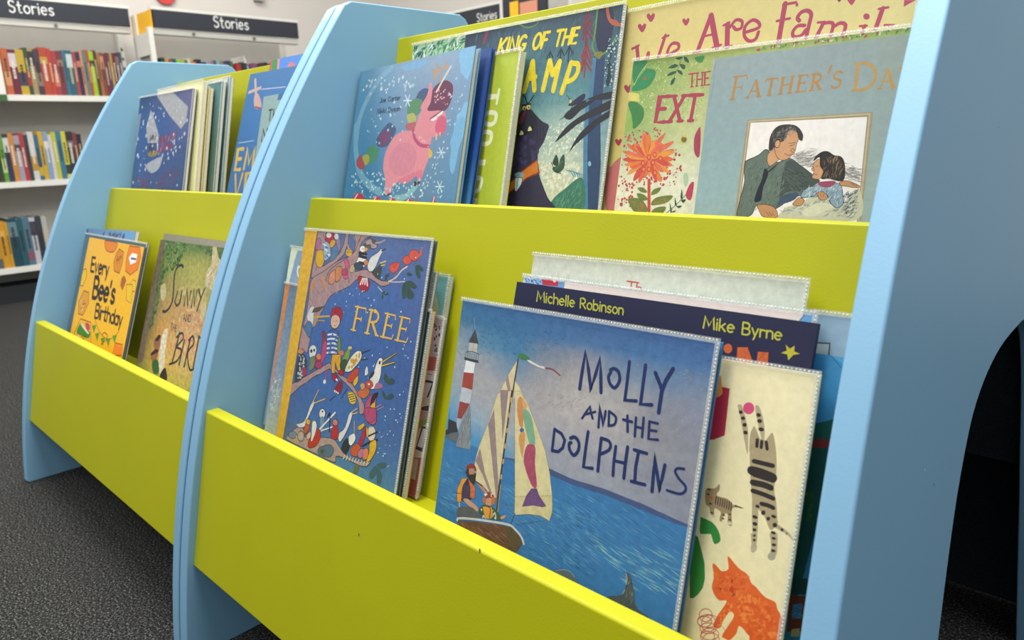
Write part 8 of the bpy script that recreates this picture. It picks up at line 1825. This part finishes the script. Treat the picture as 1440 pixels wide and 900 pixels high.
ORD = ['first','second','third','fourth','fifth','sixth','seventh','eighth','ninth','tenth','eleventh','twelfth','thirteenth','fourteenth','fifteenth','sixteenth','seventeenth','eighteenth','nineteenth','twentieth','twenty-first','twenty-second','twenty-third','twenty-fourth','twenty-fifth','twenty-sixth','twenty-seventh','twenty-eighth','twenty-ninth','thirtieth','thirty-first','thirty-second','thirty-third','thirty-fourth']
def spine_row(xf, y0, zs, books, where, group, htop, seed):
    """upright books side by side, spines to the room; each book is (colour word, spine colour, band colour or None, width mm)"""
    rnd = random.Random(seed); y = y0
    for i, (word, c, band, wmm) in enumerate(books):
        w = wmm*2.15/1000; h = htop*rnd.uniform(.92, 1.0); d = .15
        items = [('G', [[c, c], [c, c]], .10)]
        W_, H_ = (w-.001)*1000, h*1000
        if band:
            a = rnd.choice(((.62, .92), (.2, .5), (.66, .80), (.1, .3)))
            items.append(('P', band, [0, H_*a[0], W_, H_*a[0], W_, H_*a[1], 0, H_*a[1]]))
        lc = rnd.choice(('e8e0d0', '2c2824', 'd8c48c')); lo = rnd.uniform(.25, .4); z = H_*lo
        while z < H_*(lo+.4):
            k = rnd.uniform(5, 11); items.append(('P', lc, [W_*.32, z, W_*.68, z, W_*.68, z+k, W_*.32, z+k])); z += k+rnd.uniform(2, 4)
        root = empty('shelf_book', (xf-.012, y, zs+.0004), (0, 0, FR)); tag(root, '%s book, %s from left on the %s' % (word, ORD[i], where), 'book', group)
        o = bpy.data.objects.new('spine', print_mesh('spine', w-.001, h, items, gain=.72)); COL.objects.link(o); o.parent = root
        m = MB(); m.box(0, .0012, .0003, d, 0, h); m.box(w-.0022, w-.001, .0003, d, 0, h); m.box(.0012, w-.0022, .0003, .0015, 0, h); m.build('cover', bm_mat(c), root)
        m = MB(); m.box(.0013, w-.0023, .002, d-.004, .003, h-.004); m.build('page_block', M_PAGE, root)
        y += w
spine_row(-4.08*S, .835*S, 1.233*S, [
('orange', 'c8683c', 'e0a070', 13),
('maroon with white letters', '702840', 'd8c8cc', 15),
('yellow with dark letters', 'c8a838', '4a4458', 16),
('thin dark green', '34503c', 'a83c34', 8),
('cream and brown', 'a89468', '3c3430', 11),
('dark brown', '4c3c48', '8c7a6c', 12),
('red and mustard', 'b84c34', 'c89c40', 16),
('tall bright red', 'c04440', None, 8),
('brick red', 'a84444', 'd87c64', 11),
('dusky pink-brown', '7c3c44', 'a87860', 12),
('teal', '3c7488', None, 8),
('blue-teal with white letters', '2f6478', 'c8d4d4', 13),
('rust red', 'a84c48', None, 8),
('plum blue', '3c3054', 'c87c6c', 9),
('peach', 'd0906c', None, 6),
('grey-teal', '5c8480', None, 8),
('scarlet', 'c04c38', None, 6),
('lime green', 'a0c828', '3c4c20', 10),
('dark brown thin', '58382c', None, 7),
('tan', 'a8744c', None, 7),
('russet', '8c4c38', 'c89464', 8),
('crimson', '7c3044', None, 7),
('violet-brown', '5c4058', None, 7),
('ochre', 'b89440', None, 6),
('dark red thin', '6c3038', None, 7),
('wine', '5c2c40', '8c6c6c', 8),
('slate', '48505c', None, 8)
], 'top far-left wall shelf', 'paperbacks on the top wall shelf', .228, 3)
spine_row(-4.08*S, .655*S, .730*S, [
('black', '28282c', 'c8c4bc', 16),
('dark brown-red', '5c2c30', None, 8),
('dark green', '2c4c2c', None, 7),
('grass green', '6c9c38', 'c8d890', 9),
('navy with white band', '34385c', 'd8d4d0', 11),
('amber', 'd08c34', None, 10),
('lilac-grey', 'a89ca8', '4c4450', 12),
('red', 'b83c3c', None, 9),
('dark slate', '38444c', None, 8),
('white and mustard', 'd8d4cc', 'c8943c', 12),
('blue and yellow', '3c6c8c', 'd0b040', 9),
('golden yellow', 'd4ac30', None, 10),
('pale blue', '8ca4c4', 'e0e0e0', 10),
('white', 'd4d0c8', None, 8),
('yellow-green', 'c8c440', None, 9),
('steel blue', '3c7c9c', None, 11),
('lemon', 'd8cc40', '3c4034', 10),
('charcoal', '383438', '7c7478', 15),
('dull red', '8c4044', None, 8),
('near-black', '2c2c34', None, 10)
], 'middle far-left wall shelf', 'paperbacks on the middle wall shelf', .240, 4)
spine_row(-4.08*S, .585*S, .221*S, [
('crimson and orange', 'b8383c', 'd89038', 10),
('grey and ochre', '5c6468', 'c89830', 13),
('bright amber', 'dc9c24', 'e8b450', 14),
('narrow yellow', 'd0a030', None, 7),
('dark teal', '1f4a58', '6c8c94', 18),
('blue-green', '2c5c68', None, 12),
('grey-blue', '54788c', '8c5c6c', 14),
('white with dark letters', 'c8c8cc', '4c4450', 12),
('dark grey', '3c4048', None, 13),
('off-white', 'c0bcb8', None, 11)
], 'lowest far-left wall shelf', 'books on the lowest wall shelf', .245, 5)
spine_row(-3.78*S, 1.63*S, 1.235*S-.02, [
('dark green', '2c4438', None, 9),
('yellow-brown', 'c89c40', None, 8),
('brick orange', 'b8503c', None, 9),
('teal-green', '2c5c50', None, 10),
('lime', '8cc838', 'c0d860', 11),
('yellow-green', 'b0b840', None, 9),
('olive', '6c7438', None, 8),
('cream', 'd4d0b8', None, 7),
('amber', 'c88c34', None, 7),
('coral', 'c8604c', None, 7),
('black', '24282c', None, 13),
('dark navy', '2c3440', None, 12),
('sky grey', '8cacbc', None, 10),
('dull rose', 'a87c80', None, 9),
('slate blue', '4c5c6c', None, 8),
('pale teal', '8cb0ac', None, 9),
('stone grey', '8c8880', None, 9),
('faded red', 'a05048', None, 9),
('ink blue', '2c3c64', None, 9),
('moss green', '5c6c3c', None, 8)
], 'second bay shelf, before its divider', 'books on the second bay shelf', .200, 6)
spine_row(-3.78*S, 1.63*S+.408, 1.235*S-.02, [
('bright red', 'b83038', None, 12),
('deep green-black', '24342c', None, 9),
('dark petrol', '2c4048', None, 9)
], 'second bay shelf, against its divider', 'books on the second bay shelf', .195, 8)
spine_row(-3.78*S, 1.63*S+.490, 1.235*S-.02, [
('purple', '7c4470', None, 8),
('mauve', '8c5c7c', None, 6),
('rose purple', '8c4064', None, 7),
('charcoal', '38343c', None, 7),
('maroon', '6c2838', None, 6),
('dark olive', '3c4430', None, 7),
('ink black', '202228', None, 8),
('plum', '5c3450', None, 7),
('dusty red', '9c5054', None, 6),
('bottle green', '2c4c38', None, 7)
], 'second bay shelf, after its divider', 'books on the second bay shelf', .200, 7)
